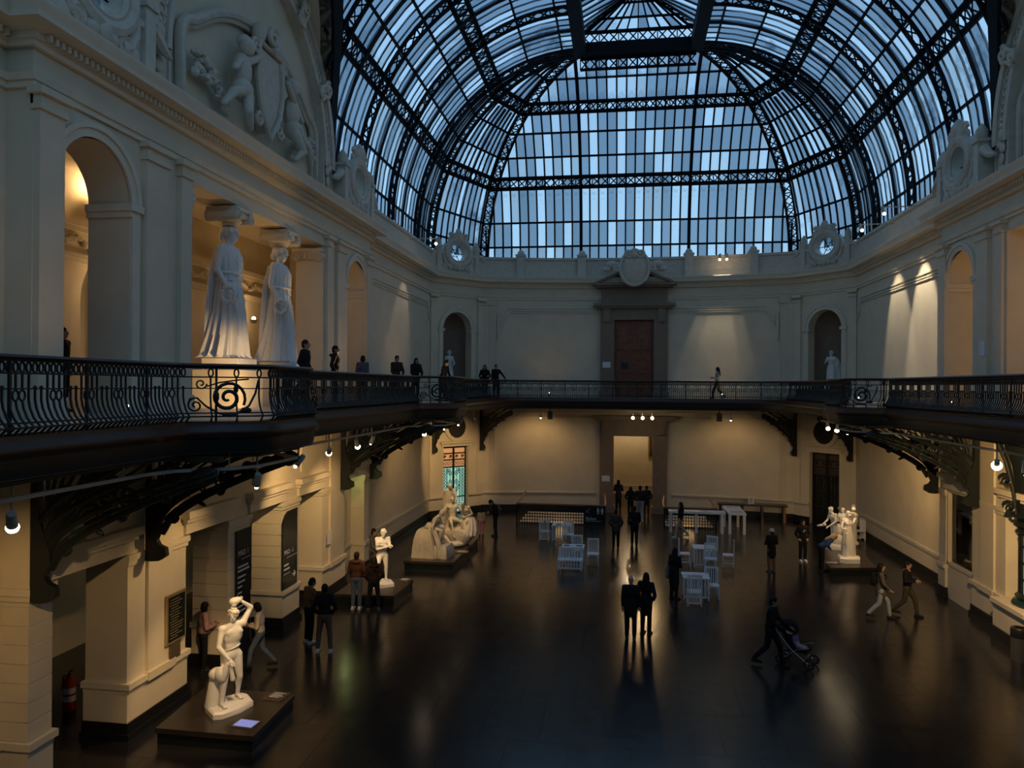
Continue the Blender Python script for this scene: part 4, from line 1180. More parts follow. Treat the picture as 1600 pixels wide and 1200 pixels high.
def body_blob(J, k=1.0, muscle=0.0, bust=0.0, vox=.022, feet=True, sc=1.0, name='body', hands=True):
    m = MB(); ex = MB(); R = J['R']; H = J['H']; mu = 1 + muscle * .12
    m.ell(J['che'] + R @ V(0, .005, -.03), (.150 * k * mu, .105 * k * mu, .20), 14, 10, R)
    m.ell(J['wai'], (.128 * k, .092 * k, .15), 12, 8, R)
    m.ell(J['pel'] + V(0, .01, -.01), (.150 * k, .112 * k, .13), 12, 8)
    if muscle:
        for s in (-1, 1):
            m.ell(J['che'] + R @ V(s * .075, -.075, .03), (.09, .040, .065), 10, 7, R); m.ell(J['sh' + ('L' if s > 0 else 'R')], .075, 10, 7)
            m.ell(J['che'] + R @ V(s * .095, .05, .0), (.085, .06, .14), 10, 7, R)
            m.ell(J['pel'] + V(s * .075, .085, -.05), (.085, .075, .09), 10, 7)
    if bust:
        for s in (-1, 1): m.ell(J['che'] + R @ V(s * .07, -.095, -.03), (.065, .06, .06), 10, 7, R)
    m.cap(J['shL'], J['shR'], .062 * mu, .062 * mu); m.cap(J['che'] + R @ V(0, 0, .10), J['nec'], .075 * k, .056); m.cap(J['nec'], J['hea'] + H @ V(0, .01, -.05), .055, .05)
    m.ell(J['hea'] + H @ V(0, .012, .02), (.076, .096, .10), 12, 9, H); m.ell(J['hea'] + H @ V(0, -.03, -.055), (.056, .062, .068), 10, 8, H)
    for s in 'LR':
        m.cap(J['sh' + s], J['el' + s], .053 * k * mu, .040 * k); m.cap(J['el' + s], J['wr' + s], .041 * k * mu, .027 * k)
        m.cap(J['hi' + s], J['kn' + s], .086 * k * mu, .054 * k); m.cap(J['kn' + s], J['an' + s], .055 * k, .036 * k)
        u = (J['an' + s] - J['kn' + s]).normalized()
        if muscle: m.ell(J['kn' + s] + u * .12 + V(0, .03, 0), (.052 * mu, .055 * mu, .11), 8, 7)
        if feet:
            a = J['an' + s]; f = V(0, -1, 0); m.cap(a + V(0, .03, -.035), a + f * .11 + V(0, 0, -.05), .038, .032); m.ell(a + f * .13 + V(0, 0, -.055), (.045, .055, .025), 8, 6)
    # face
    h = J['hea']
    ex.tube([h + H @ V(0, -.082, .02), h + H @ V(0, -.108, -.018), h + H @ V(0, -.088, -.028)], [.010, .015, .012], 6)
    for s in (-1, 1):
        ex.ell(h + H @ V(s * .077, .012, -.005), (.012, .022, .032), 7, 5, H); ex.ell(h + H @ V(s * .030, -.078, .012), (.014, .012, .010), 7, 5, H)
        ex.tube([h + H @ V(s * .012, -.088, .034), h + H @ V(s * .048, -.078, .034)], .008, 5)
    ex.tube([h + H @ V(-.022, -.086, -.052), h + H @ V(0, -.092, -.052), h + H @ V(.022, -.086, -.052)], [.006, .009, .006], 5)
    if hands:
        for s, g in (('L', 1), ('R', -1)): hand(ex, J['wr' + s], J['el' + s], g)
    return remesh(m, vox, 3, ex, name)
def person(label, loc, rz, h=1.70, J=None, top=(.02, .02, .022), legs=(.015, .015, .02), hair=(.012, .009, .008), shoes=(.02, .02, .02), coat=0.0, skirt=None,
           hairstyle='short', hood=False, bag=None, hat=None, scarf=None, group='visitors on the ground floor', bare=False, fat=1.0, logo=None, skin='skin'):
    J = J or pose(); k = h / 1.72
    me = body_blob(J, fat, vox=.024); me.materials.append(MATS[skin])
    P = link('person', me, None, loc, (0, 0, rz), (k, k, k)); tag(P, label, 'person', group)
    R = J['R']; H = J['H']; hd = J['hea']
    # top
    m = MB(); f = fat
    m.ell(J['che'] + R @ V(0, .005, -.03), (.185 * f, .138 * f, .22), 14, 10, R); m.ell(J['wai'] + R @ V(0, 0, -.04), (.168 * f, .13 * f, .18), 12, 8, R)
    m.cap(J['shL'], J['shR'], .082, .082); m.cap(J['che'] + R @ V(0, 0, .12), J['nec'] + R @ V(0, 0, -.01), .09, .072)
    for s in 'LR':
        m.cap(J['sh' + s], J['el' + s], .072 * f, .058 * f); m.cap(J['el' + s], J['el' + s].lerp(J['wr' + s], .9), .058 * f, .045 * f)
    if coat > 0:
        p = J['pel']; m.cap(p + V(0, 0, .05), p + V(0, 0, -coat * .6), .165 * f, .17 * f, 14); m.ell(p + V(0, .0, -coat * .5), (.19 * f, .155 * f, coat * .62), 14, 8)
    else: m.ell(J['pel'] + V(0, 0, .06), (.175 * f, .135 * f, .10), 12, 8)
    if hood: m.tube([J['nec'] + R @ V(.11 * cos(a), .05 + .09 * sin(a), .0 - .02 * sin(a)) for a in [2 * pi * i / 10 for i in range(10)]], .05, 7, closed=True)
    t = link('coat' if coat > .25 else 'jacket', remesh(m, .026, 4, name='jacket'), P); t.data.materials.append(cloth(top))
    # legs
    m = MB()
    if skirt: m.loft([[(x * sc_, y * sc_, z) for x, y in arc(0, 0, 1, 0, 2 * pi * 15 / 16, 15)] for sc_, z in ((.15, .98), (.19, .8), (.23, max(.1, .95 - skirt)))])
    if not bare or not skirt:
        m.ell(J['pel'] + V(0, .01, -.02), (.165 * f, .128 * f, .14), 12, 8)
        for s in 'LR':
            m.cap(J['hi' + s], J['kn' + s], .100 * f, .075 * f); m.cap(J['kn' + s], J['an' + s] + V(0, 0, .02), .075 * f, .062 * f)
    t = link('trousers' if not skirt else 'skirt', remesh(m, .026, 3, name='trousers'), P); t.data.materials.append(cloth(legs))
    for s in 'LR':
        a = J['an' + s]; m = MB(); m.cap(a + V(0, .035, -.035), a + V(0, -.10, -.045), .048, .042); m.ell(a + V(0, -.13, -.05), (.048, .06, .034), 8, 6); m.ell(a + V(0, .0, .0), (.05, .06, .05), 8, 6)
        m.box(a.x - .046, a.x + .046, a.y - .19, a.y + .085, a.z - .085, a.z - .06)
        t = m.build('shoe', cloth(shoes, .5), P)
    # hair
    m = MB()
    m.ell(hd + H @ V(0, .026, .038), (.088, .100, .098), 12, 9, H); m.ell(hd + H @ V(0, .055, -.02), (.083, .070, .09), 10, 8, H)
    if hairstyle == 'long':
        m.cap(hd + H @ V(0, .06, -.02), J['nec'] + R @ V(0, .09, -.16), .088, .075); m.cap(hd + H @ V(.07, .02, 0), J['nec'] + R @ V(.09, .03, -.10), .035, .035); m.cap(hd + H @ V(-.07, .02, 0), J['nec'] + R @ V(-.09, .03, -.10), .035, .035)
    elif hairstyle == 'bun': m.ell(hd + H @ V(0, .11, .06), .055, 8, 6)
    elif hairstyle == 'bob': m.ell(hd + H @ V(0, .035, -.03), (.105, .095, .12), 10, 8, H)
    elif hairstyle == 'pony': m.cap(hd + H @ V(0, .10, .02), hd + H @ V(0, .13, -.18), .04, .025)
    if hairstyle != 'bald':
        t = link('hair', remesh(m, .018, 2, name='hair'), P); t.data.materials.append(cloth(hair, .6))
    if hat:
        m = MB(); m.ell(hd + H @ V(0, .02, .06), (.10, .112, .085), 12, 8, H); m.tube([hd + H @ V(.10 * cos(a), .02 + .11 * sin(a), .03) for a in [2 * pi * i / 14 for i in range(14)]], .018, 6, closed=True); m.build('hat', cloth(hat), P)
    if scarf:
        m = MB(); m.tube([J['nec'] + R @ V(.085 * cos(a), .01 + .085 * sin(a), -.02) for a in [2 * pi * i / 12 for i in range(12)]], .032, 7, closed=True); m.build('scarf', cloth(scarf), P)
    if bag:
        c_, kind = bag; m = MB()
        if kind == 'back':
            m.ell(J['che'] + R @ V(0, .21, -.08), (.15, .09, .23), 12, 9, R); m.ell(J['che'] + R @ V(0, .28, -.16), (.11, .05, .12), 10, 7, R)
            for s in (-1, 1): m.tube([J['che'] + R @ V(s * .11, .17, .10), J['che'] + R @ V(s * .13, .02, .19), J['che'] + R @ V(s * .12, -.15, .05), J['che'] + R @ V(s * .13, .02, -.2)], .02, 6)
            m.build('backpack', cloth(c_), P)
        else:
            q = J['elL'] + V(.04, 0, -.12); m.ell(q, (.07, .15, .20), 10, 8); m.ell(q + V(0, .03, -.22), (.06, .13, .16), 10, 8); m.tube([q + V(0, -.1, .1), J['shL'] + V(.02, 0, .06), q + V(0, .1, .1)], .018, 6); m.build('bag', cloth(c_), P)
    if logo:
        m = MB(); m.tube([J['che'] + V(.05 * cos(a), -.158, -.02 + .05 * sin(a)) for a in [2 * pi * i / 12 for i in range(9)]], .012, 6); m.build('logo', cloth(logo), P)
    return P
# where things stand, from image directions onto the floor or gallery
def _ray(px, py):
    x, y = px - 800, py - 600; ro = radians(.4); th = math.atan(173 / 1180)
    u, v = (x * cos(ro) + y * sin(ro)) / 1180, -((-x * sin(ro) + y * cos(ro)) - 3) / 1180
    return Vector((u * cos(th) - sin(th), u * sin(th) + cos(th), v))
def gnd(px, py, z=0.0):
    r = _ray(px, py); t = (z - 7.0) / r.z; return (-.60 + t * r.x, t * r.y, z)
def upp(px, Yd, z=None):
    r = _ray(px, 600); t = Yd / r.y; return (-.60 + t * r.x, Yd, ZB if z is None else z)
def face(p, deg=0):     # heading that faces the camera, plus deg
    return atan2(-(p[0] + .60), p[1]) + radians(deg)
BLK = (.012, .012, .014); DRK = (.025, .022, .022); BRN = (.10, .045, .025); JEA = (.10, .13, .19); TAN = (.30, .20, .12); GRY = (.10, .095, .09); CRM = (.62, .55, .42); WHT = (.7, .7, .68); PNK = (.50, .28, .28)
S = 180
p = gnd(507, 1018); person('man in black jacket and grey-brown trousers with white shoes, back turned, near the black sign', p, face(p, S - 10), 1.76, pose('pocket', 'wide'), BLK, (.16, .12, .09), shoes=WHT)
p = gnd(483, 1004); person('person in tan jacket and dark trousers standing close to the man in black jacket', p, face(p, 120), 1.74, pose('front', 'stand', .06, nod=.3), (.17, .10, .05), BLK, shoes=WHT)
p = gnd(406, 1044); person('woman in cream sweater and blue jeans walking with a phone in her hands', p, face(p, 80 - S), 1.62, pose('front', 'walk', .05, nod=.3), CRM, JEA, hairstyle='bob')
p = gnd(318, 1048); person('woman in pink top with dark hair behind the athlete statue', p, face(p, 100), 1.66, pose('front', 'stand', .05), PNK, BLK, hairstyle='bob')
p = gnd(349, 1020); person('person in black clothes standing in shadow behind the athlete statue', p, face(p, -70), 1.68, pose('down', 'stand'), BLK, DRK)
p = gnd(557, 951); person('man in brown hooded jacket and jeans with white sneakers facing the cross-armed statue', p, face(p, S - 15), 1.76, pose('front', 'stand'), BRN, JEA, shoes=WHT, hood=True)
p = gnd(584, 953); person('woman in dark hooded jacket and black trousers beside the man in brown jacket', p, face(p, S + 5), 1.66, pose('pocket', 'wide'), (.035, .018, .015), BLK, hairstyle='long', hood=True, shoes=GRY)
p = gnd(584, 902); person('man in long grey coat walking past behind the cross-armed statue', p, face(p, 70), 1.76, pose('walk', 'walk'), GRY, DRK, coat=.4)
p = gnd(774, 838); person('man in black jacket with grey backpack bowing his head beside a girl', p, face(p, -80), 1.76, pose('front', 'stand', .22, nod=.6), BLK, BLK, bag=((.14, .12, .10), 'back'))
p = gnd(752, 837); person('girl in cream jacket and pink trousers with long black hair', p, face(p, S), 1.26, pose('down', 'stand'), (.55, .46, .32), (.60, .26, .28), hairstyle='pony')
p = gnd(962, 857); person('person in grey-brown coat and dark trousers near the stairwell sign', p, face(p, S), 1.68, pose('pocket', 'stand'), (.07, .055, .05), BLK, coat=.2)
p = gnd(991, 853); person('person all in black walking towards the lit doorway', p, face(p, S), 1.74, pose('walk', 'step'), BLK, BLK, coat=.2)
p = gnd(966, 797); person('woman in long grey coat with long hair at the left jamb of the lit doorway', p, face(p, S), 1.70, pose('front', 'stand'), (.06, .05, .05), BLK, coat=.5, hairstyle='long')
p = gnd(985, 807); person('woman in black with long dark hair entering the lit doorway', p, face(p, S), 1.60, pose('pocket', 'step'), BLK, BLK, hairstyle='long')
p = gnd(1000, 813); person('man in dark jacket and pale blue jeans entering the lit doorway', p, face(p, S), 1.80, pose('pocket', 'step'), DRK, (.28, .34, .42), shoes=WHT)
p = gnd(1010, 806); person('person in black jacket next to the man in pale jeans', p, face(p, S), 1.62, pose('pocket', 'stand'), BLK, DRK)
p = gnd(1063, 840); person('woman in black top and cream trousers walking by the white counter', p, face(p, -80), 1.64, pose('down', 'walk'), BLK, (.62, .46, .32), hairstyle='long', shoes=WHT)
p = gnd(985, 998); person('older bald man in long black coat', p, face(p, S), 1.74, pose('down', 'stand'), BLK, BLK, coat=.32, hairstyle='bald', skin='skin_fair')
p = gnd(1009, 990); person('woman in long black coat with long dark hair beside the bald man', p, face(p, S - 20), 1.72, pose('pocket', 'stand'), BLK, BLK, coat=.4, hairstyle='long')
p = gnd(1053, 936); person('woman in long black coat carrying a beige bag beside a white slatted table', p, face(p, S - 40), 1.68, pose('front', 'stand', .08), BLK, BLK, coat=.62, hairstyle='long', bag=((.42, .33, .24), 'side'))
p = gnd(1205, 894); person('woman in white hat and black knee-length coat with bare legs', p, face(p, S + 30), 1.64, pose('front', 'stand'), BLK, (.16, .09, .06), coat=.38, hat=(.55, .52, .48), shoes=GRY)
p = gnd(1254, 877); person('person in black hoodie with white chest logo and white shoes', p, face(p, 25), 1.66, pose('pocket', 'stand'), BLK, BLK, hood=True, logo=(.6, .6, .6), shoes=WHT)
p = gnd(1283, 892); person('woman with blonde hair and blue jacket bending to read a label on the plinth', p, face(p, 110), 1.66, pose('front', 'stand', .85, nod=.2), (.03, .06, .16), BLK, hair=(.42, .27, .13), hairstyle='long')
p = gnd(1376, 966); person('woman in grey coat with black backpack, pale jeans and black boots striding', p, face(p, 95), 1.66, pose('walk', 'walk'), (.12, .10, .08), (.30, .34, .38), coat=.25, hairstyle='long', bag=(BLK, 'back'))
p = gnd(1417, 962); person('person in black jacket and olive trousers with a paper in hand walking', p, face(p, 75), 1.66, pose('front', 'walk'), BLK, (.06, .05, .035), scarf=(.35, .27, .18))
p = gnd(1203, 1040); person('person in black pushing the stroller', p, face(p, 75), 1.74, pose('push', 'walk', .12), BLK, BLK)
GU = 'visitors on the upper gallery'
p = upp(97, 13.9); person('dark-haired person seen through the near upper arch', p, face(p, 60), 1.72, pose('down', 'stand'), DRK, BLK, hairstyle='bob', group=GU)
p = upp(477, 19.6); person('man in long black coat standing at the second caryatid', p, face(p, 70), 1.80, pose('pocket', 'stand'), BLK, BLK, coat=.3, group=GU)
p = upp(524, 21.8); person('man in black jacket with white scarf on the upper gallery', p, face(p, 80), 1.76, pose('pocket', 'stand'), BLK, BLK, scarf=WHT, hood=True, group=GU)
p = upp(566, 26.5); person('woman in grey-blue top with short dark hair in the upper arch', p, face(p, 160), 1.66, pose('down', 'stand', .1), (.10, .11, .16), DRK, hairstyle='bob', group=GU)
p = upp(619, 27.6); person('man in dark brown jacket leaning on the upper railing', p, face(p, 25), 1.70, pose('rail', 'stand', .10), (.035, .025, .02), BLK, group=GU)
p = upp(649, 29.5); person('hooded person in black leaning on the upper railing', p, face(p, 25), 1.68, pose('rail', 'stand', .12), BLK, BLK, hairstyle='long', hood=True, group=GU)
p = upp(692, 33.4); person('man in black bending over the upper railing beside the niche statue', p, face(p, 60), 1.78, pose('rail', 'wide', .35, side=-.15), BLK, BLK, group=GU)
p = upp(757, 39.9); person('woman in black coat standing on the gallery near the niche', p, face(p, -10), 1.70, pose('pocket', 'stand'), BLK, DRK, coat=.2, hairstyle='long', group=GU)
p = upp(775, 39.7); person('man in black with one hand on the gallery handrail', p, face(p, 20), 1.72, pose('down', 'stand', elL=(.36, -.05, 1.18), wrL=(.46, -.20, .98)), BLK, DRK, group=GU)
p = upp(1121, 40.6); person('woman in pale top and dark trousers walking along the upper gallery', p, face(p, -85), 1.64, pose('front', 'walk'), (.42, .42, .40), BLK, hairstyle='long', group=GU)
# ---------------------------------------------------------------- sculpture
def folds(m, rings, nf=22, amp=.035, n=88, ph=0.0, phs=0.5):
    """draped skirt: rings of (z, cx, cy, rx, ry, fold depth)"""
    R = []
    for i, (z, cx, cy, rx_, ry_, a) in enumerate(rings):
        r = []
        for k in range(n):
            t = 2 * pi * k / n
            f = 1 + a * (.65 * sin(nf * t + ph + phs * i) + .35 * sin(nf * .5 * t + 1.3 * ph + i * .2))
            r.append((cx + rx_ * cos(t) * f, cy + ry_ * sin(t) * f, z))
        R.append(r)
    m.loft(R)
def statue(name, label, loc, rz, sc, J, marble='marble', draped=None, muscle=1.0, bust=0, extra=None, vox=.02, group=None, hair=True, parts=()):
    m_ = body_blob(J, 1.0 + .09 * muscle, muscle, bust, vox=vox); m_.materials.append(MATS[marble])
    S_ = empty(name, loc, rz, label, 'statue', group); S_.scale = (sc, sc, sc)
    FG = link('figure', m_, S_)
    if hair:
        m = MB(); H = J['H']; hd = J['hea']; rq = random.Random(2)
        m.ell(hd + H @ V(0, .022, .035), (.086, .098, .092), 12, 9, H)
        for i in range(26):
            a = rq.uniform(0, 2 * pi); b = rq.uniform(-.1, 1.3); q = V(.086 * cos(a) * cos(b), .022 + .098 * sin(a) * cos(b), .035 + .092 * sin(b))
            if q.y < -.05 and q.z < .07: continue
            m.ell(hd + H @ q, rq.uniform(.018, .03), 6, 5)
        m.build('hair', marble, FG)
    for nm, mb in parts: mb.build(nm, marble, S_)
    return S_
# caryatids: 3.6 m figures carrying ionic capitals
def caryatid(y, label):
    X0 = -HX - .36
    o = empty('caryatid', (X0, y, ZB), pi / 2, label, 'statue', 'caryatids of the upper portico')
    k = 1.98
    m = MB(); m.box(-.62, .62, -.62, .62, 0, .95); m.box(-.56, .56, -.56, .56, .95, 1.05); m.build('pedestal', 'plaster_moulding', o)
    m = MB(); m.box(-.48, .48, -.52, .46, 1.05, 1.24); m.ell((0, -.05, 1.24), (.42, .46, .12), 14, 6); m.build('plinth', 'marble', o)
    J = pose(elL=(.23, .03, 1.12), wrL=(.22, -.06, .86), elR=(-.26, .02, 1.13), wrR=(-.27, -.12, .90))
    M = Matrix.Translation((0, 0, 1.22)) @ Matrix.Scale(k, 4)
    b = body_blob(J, 1.05, 0, .8, vox=.022, feet=True); b.transform(M); b.materials.append(MATS['marble']); FG = link('figure', b, o)
    m = MB(M)
    folds(m, [(.02, -.03, .06, .33, .30, .20), (.05, -.02, .05, .30, .27, .22), (.3, 0, .03, .25, .22, .22), (.6, 0, .0, .215, .18, .18), (.85, 0, .0, .20, .16, .11), (1.02, 0, .0, .175, .135, .04), (1.10, 0, 0, .155, .12, .02)], 15)
    m.build('skirt', 'marble', o)
    m = MB(M); folds(m, [(1.0, 0, 0, .185, .15, .07), (1.08, 0, 0, .175, .14, .05), (1.2, 0, -.01, .185, .145, .05), (1.32, 0, -.01, .19, .14, .04), (1.40, 0, .0, .165, .11, .03), (1.46, 0, .01, .09, .07, .0)], 17); m.build('bodice', 'marble', o)
    m = MB(M); m.tube([(.178 * cos(a), .142 * sin(a), 1.10) for a in [2 * pi * i / 24 for i in range(24)]], .022, 6, closed=True); m.build('belt', 'marble', o)
    m = MB(M); folds(m, [(.1, .0, .20, .20, .07, .2), (.6, 0, .18, .20, .07, .2), (1.1, 0, .15, .19, .06, .15), (1.42, 0, .09, .16, .05, .08)], 9, n=60); m.build('mantle', 'marble', o)
    m = MB(M); h = J['hea']; m.ell(h + V(0, .03, .03), (.095, .11, .10), 12, 9); m.ell(h + V(0, .10, -.03), (.07, .06, .07), 10, 7)
    for i in range(14): a = pi * i / 13; m.ell(h + V(.088 * cos(a), -.045 + .01 * sin(a), .02 + .06 * sin(a)), .026, 7, 5)
    m.build('hair', 'marble', FG)
    m = MB(M); c = J['wrR'] + V(-.04, -.05, -.10); rq = random.Random(4)
    for i in range(30):
        a = 2 * pi * i / 15; m.ell(c + V(rq.uniform(-.02, .02), .085 * cos(a), .095 * sin(a)), (.022, .028, .028), 6, 5)
    m.tube([c + V(0, .085 * cos(a), .095 * sin(a)) for a in [2 * pi * i / 14 for i in range(14)]], .026, 6, closed=True); m.build('wreath', 'marble', FG)
    m = MB(); zt = 4.62
    m.lathe([(.22, 0), (.24, .06), (.30, .12), (.30, .16)], 18, (0, 0, zt)); m.box(-.42, .42, -.42, .42, zt + .34, zt + .44)
    for q in (-1, 1):
        m.tube([(q * .34, -.42, zt + .22), (q * .34, .42, zt + .22)], .15, 14)
        for e in (-1, 1): m.tube([(q * .34 + x, e * .43, zt + .22 + z) for x, z in spiral(0, 0, .14, .02, pi / 2, q * 1.8, 22)], .022, 5)
    m.box(-.34, .34, -.38, .38, zt + .2, zt + .34); m.build('capital', 'plaster_moulding', o)
    return o
caryatid(18.03, 'marble caryatid with wreath standing nearer the wide near pilaster, lit from below')
caryatid(20.9, 'marble caryatid with wreath standing next to the ionic anta, brightly lit')
# ionic antae at the ends of the portico opening
for s_, q in ((15.6, 1), (23.3, -1)):
    M = MS(-1); o = WL; m = MB(M); m.box(*sorted((s_, s_ + q * .12)), -.9, .0, ZB, 11.05)
    m.build('anta', 'plaster', WL)
    m = MB(M); z = 11.02; t0, t1 = -.98, .0
    m.box(*sorted((s_, s_ + q * .26)), t0, t1, z + .26, z + .36)
    for t in (t0 + .12, t1 - .12): m.tube([(s_ - q * .1, t, z + .12), (s_ + q * .24, t, z + .12)], .16, 14); m.tube([(s_ + q * .25, t + x, z + .12 + zz) for x, zz in spiral(0, 0, .15, .02, pi / 2, 1.8, 20)], .022, 5)
    m.box(*sorted((s_, s_ + q * .2)), t0 + .1, t1 - .1, z + .02, z + .26)
    for i in range(5): m.ell((s_ + q * .2, -.85 + .16 * (i + .5) + .09, z + .12), (.05, .05, .09), 8, 6)
    m.build('ionic_capital', 'plaster_moulding', WL)
# niche statues
for sg, lab in ((-1, 'white marble standing youth in the niche beside the leaning visitor'), (1, 'white marble robed man with cloak in the niche near the lit wall')):
    M = MC(sg); p = M @ Vector((CL / 2 - (.12 if sg < 0 else 0), -.55, ZB + .25)); n = M.to_3x3() @ Vector((0, 1, 0)); rz_ = atan2(n.x, -n.y)
    b0 = MB(); b0.box(-.42, .42, -.32, .32, 0, .14); b0.box(-.36, .36, -.27, .27, .14, .26)
    T_ = Matrix.Translation((0, 0, .2))
    if sg < 0:
        J = pose('down', 'contra', elL=(.27, -.04, 1.15), wrL=(.10, -.20, 1.07)); d = MB(); d.cap((.10, -.16, 1.02), (.18, -.18, .95), .05, .05)
        dr = MB(T_); folds(dr, [(.55, 0, 0, .20, .16, .07), (.8, 0, 0, .185, .15, .06), (1.02, 0, 0, .165, .13, .03)], 9); st = MB(T_); st.cap((-.24, .05, .02), (-.20, .05, .5), .10, .07)
        pr = [('plinth', b0), ('drapery', dr), ('stump', st)]
    else:
        J = pose('down', 'contra', elR=(-.28, -.05, 1.2), wrR=(-.08, -.18, 1.30), elL=(.32, .05, 1.18), wrL=(.30, -.05, .98))
        dr = MB(T_); folds(dr, [(.22, .02, 0, .21, .17, .10), (.5, 0, 0, .20, .165, .09), (.85, 0, 0, .195, .155, .06), (1.1, 0, 0, .17, .13, .03)], 11); ck = MB(T_); folds(ck, [(.35, .16, .12, .22, .07, .15), (.8, .14, .12, .24, .07, .12), (1.2, .12, .1, .24, .07, .08), (1.42, .06, .07, .2, .07, .03)], 9)
        bk_ = MB(); bk_.box(-.34, -.12, -.12, .12, .26, .56); pr = [('plinth', b0), ('robe', dr), ('cloak', ck), ('book_stack', bk_)]
    for k in ('pel', 'wai', 'che', 'nec', 'hea', 'shL', 'elL', 'wrL', 'shR', 'elR', 'wrR', 'hiL', 'knL', 'anL', 'hiR', 'knR', 'anR'): J[k] = J[k] + V(0, 0, .2)
    statue('niche_statue', lab, p, rz_, 1.17, J, muscle=.7, parts=pr, group='niche statues')

# dark plinths of the ground floor
def plinth(name, label, pts, h, cat='plinth'):
    c = Vector((sum(p[0] for p in pts) / len(pts), sum(p[1] for p in pts) / len(pts), 0))
    o = empty(name, c, label=label, cat=cat, group='low dark plinths')
    L = [(p[0] - c.x, p[1] - c.y) for p in pts]
    sh = lambda k: [(x * k, y * k) for x, y in L]
    m = MB(); m.prism(L, lambda x, y: (x, y, h - .10), lambda x, y: (x, y, h)); m.build('top_board', 'plinth_dark', o, smooth=0)
    m = MB(); m.prism(sh(.97), lambda x, y: (x, y, 0.0), lambda x, y: (x, y, h - .10)); m.build('base', 'black_panel', o, smooth=0)
    return o
def gq(*pp, z=0.0): return [gnd(x, y, z)[:2] for x, y in pp]
plinth('statue_plinth', 'low dark plinth under the athlete statue with a lit blue screen', gq((243, 1137), (396, 1150), (461, 1085), (322, 1072), z=.32), .32)
plinth('statue_plinth', 'low dark plinth under the cross-armed statue', gq((522, 928), (616, 931), (646, 906), (560, 902), z=.32), .32)
plinth('statue_plinth', 'long low dark plinth under the seated figure and the large plaster group', gq((630, 876), (708, 879), (748, 840), (682, 836), z=.32), .32)
plinth('statue_plinth', 'low dark plinth under the pale group near the dark grille door', gq((1297, 887), (1371, 887), (1341, 857), (1283, 857), (1279, 868), z=.32), .32)
def label_board(px, py, z, rz, sx, sy, mt, lab, cat='label'):
    p = gnd(px, py, z); o = empty('label_board', p, rz, lab, cat, 'labels on the plinths')
    m = MB(); m.box(-sx / 2, sx / 2, -sy / 2, sy / 2, .0, .03); bd = m.build('board', 'plaque_wood', o, smooth=0)
    m = MB(); m.box(-sx / 2 + .03, sx / 2 - .03, -sy / 2 + .03, sy / 2 - .03, .03, .034); m.build('sheet', mt, bd, smooth=0)
    if mt == 'plinth_dark':
        for k in range(4):
            m = MB(); m.box(-sx / 2 + .06, sx / 2 - .06 - .05 * (k % 2), sy / 2 - .08 - k * .07, sy / 2 - .06 - k * .07, .034, .036); m.build('text_line', 'letter_white', bd, smooth=0)
label_board(385, 1132, .32, -.1, .46, .34, 'screen_blue', 'tilted blue glowing screen on the athlete plinth')
label_board(433, 1089, .32, -.1, .40, .42, 'plinth_dark', 'dark text board on the athlete plinth')
label_board(633, 907, .32, -.1, .40, .42, 'plinth_dark', 'dark text board on the cross-armed statue plinth')
label_board(722, 863, .32, 0, .5, .45, 'plinth_dark', 'dark text board in front of the large plaster group')
label_board(1300, 880, .32, 0, .55, .3, 'plinth_dark', 'flat text board on the plinth near the dark grille door')

# the athlete in the foreground
p = gnd(362, 1103, .32)
J = pose('down', 'stand', 0, side=.04, turn=-.5, nod=.1, shR=(-.19, -.02, 1.40), elR=(-.27, -.10, 1.12), wrR=(-.14, -.24, .92), shL=(.17, .02, 1.44), elL=(.33, .06, 1.68), wrL=(.14, .02, 1.82),
         knL=(.12, -.06, .52), anL=(.14, .06, .19), hiR=(-.10, 0, .90), knR=(-.20, -.16, .55), anR=(-.24, -.14, .19), anL_=(0, 0, 0))
J = {k: v for k, v in J.items() if k != 'anL_'}
b0 = MB(); b0.loft([[(x * k - .05, y * k - .02, z) for x, y in ((-.42, -.30), (-.30, -.38), (.05, -.36), (.34, -.22), (.40, .10), (.34, .24), (-.1, .28), (-.38, .12))] for k, z in ((1, 0), (1.0, .08), (.93, .11))])
st = MB(); st.cap((-.34, .04, .1), (-.28, .03, .55), .12, .10); st.ell((-.27, .0, .64), (.14, .14, .12)); st.cap((-.20, .10, .1), (-.24, .06, .4), .10, .08)
an = MB(); an.cap((-.17, -.22, .84), (-.24, -.16, .62), .05, .09); an.ell((-.26, -.12, .66), (.10, .12, .14)); an.cap((-.12, -.24, .78), (-.10, -.26, .58), .03, .045)
ob = MB(); ob.ell((.04, .0, 1.85), (.10, .08, .07), 10, 7); ob.cap((.13, .02, 1.86), (.02, -.02, 1.80), .05, .05)
bt = MB(); bt.tube([(.0 + .140 * cos(a), .108 * sin(a), 1.05 + .04 * cos(a + .4)) for a in [2 * pi * i / 20 for i in range(20)]], .012, 6, closed=True)
dp = MB(); dp.prism([(0, 0), (.10, .02), (.10, .46), (0, .48)], lambda x, z: (.20 + x, .14, .82 + z), lambda x, z: (.21 + x, .19, .82 + z))
for k in BASEJ:
    if k[:2] in ('sh', 'el', 'wr'): J[k] = J[k] + V(.02 if k[2] == 'L' else -.02, 0, 0)
statue('athlete_statue', 'white marble nude athlete with one arm raised over his head on the near low plinth', p, face(p, 25), 1.17, J, muscle=1.0, vox=.017, parts=[('base', b0), ('rock', st), ('animal', an), ('held_trophy', ob), ('belt', bt)])
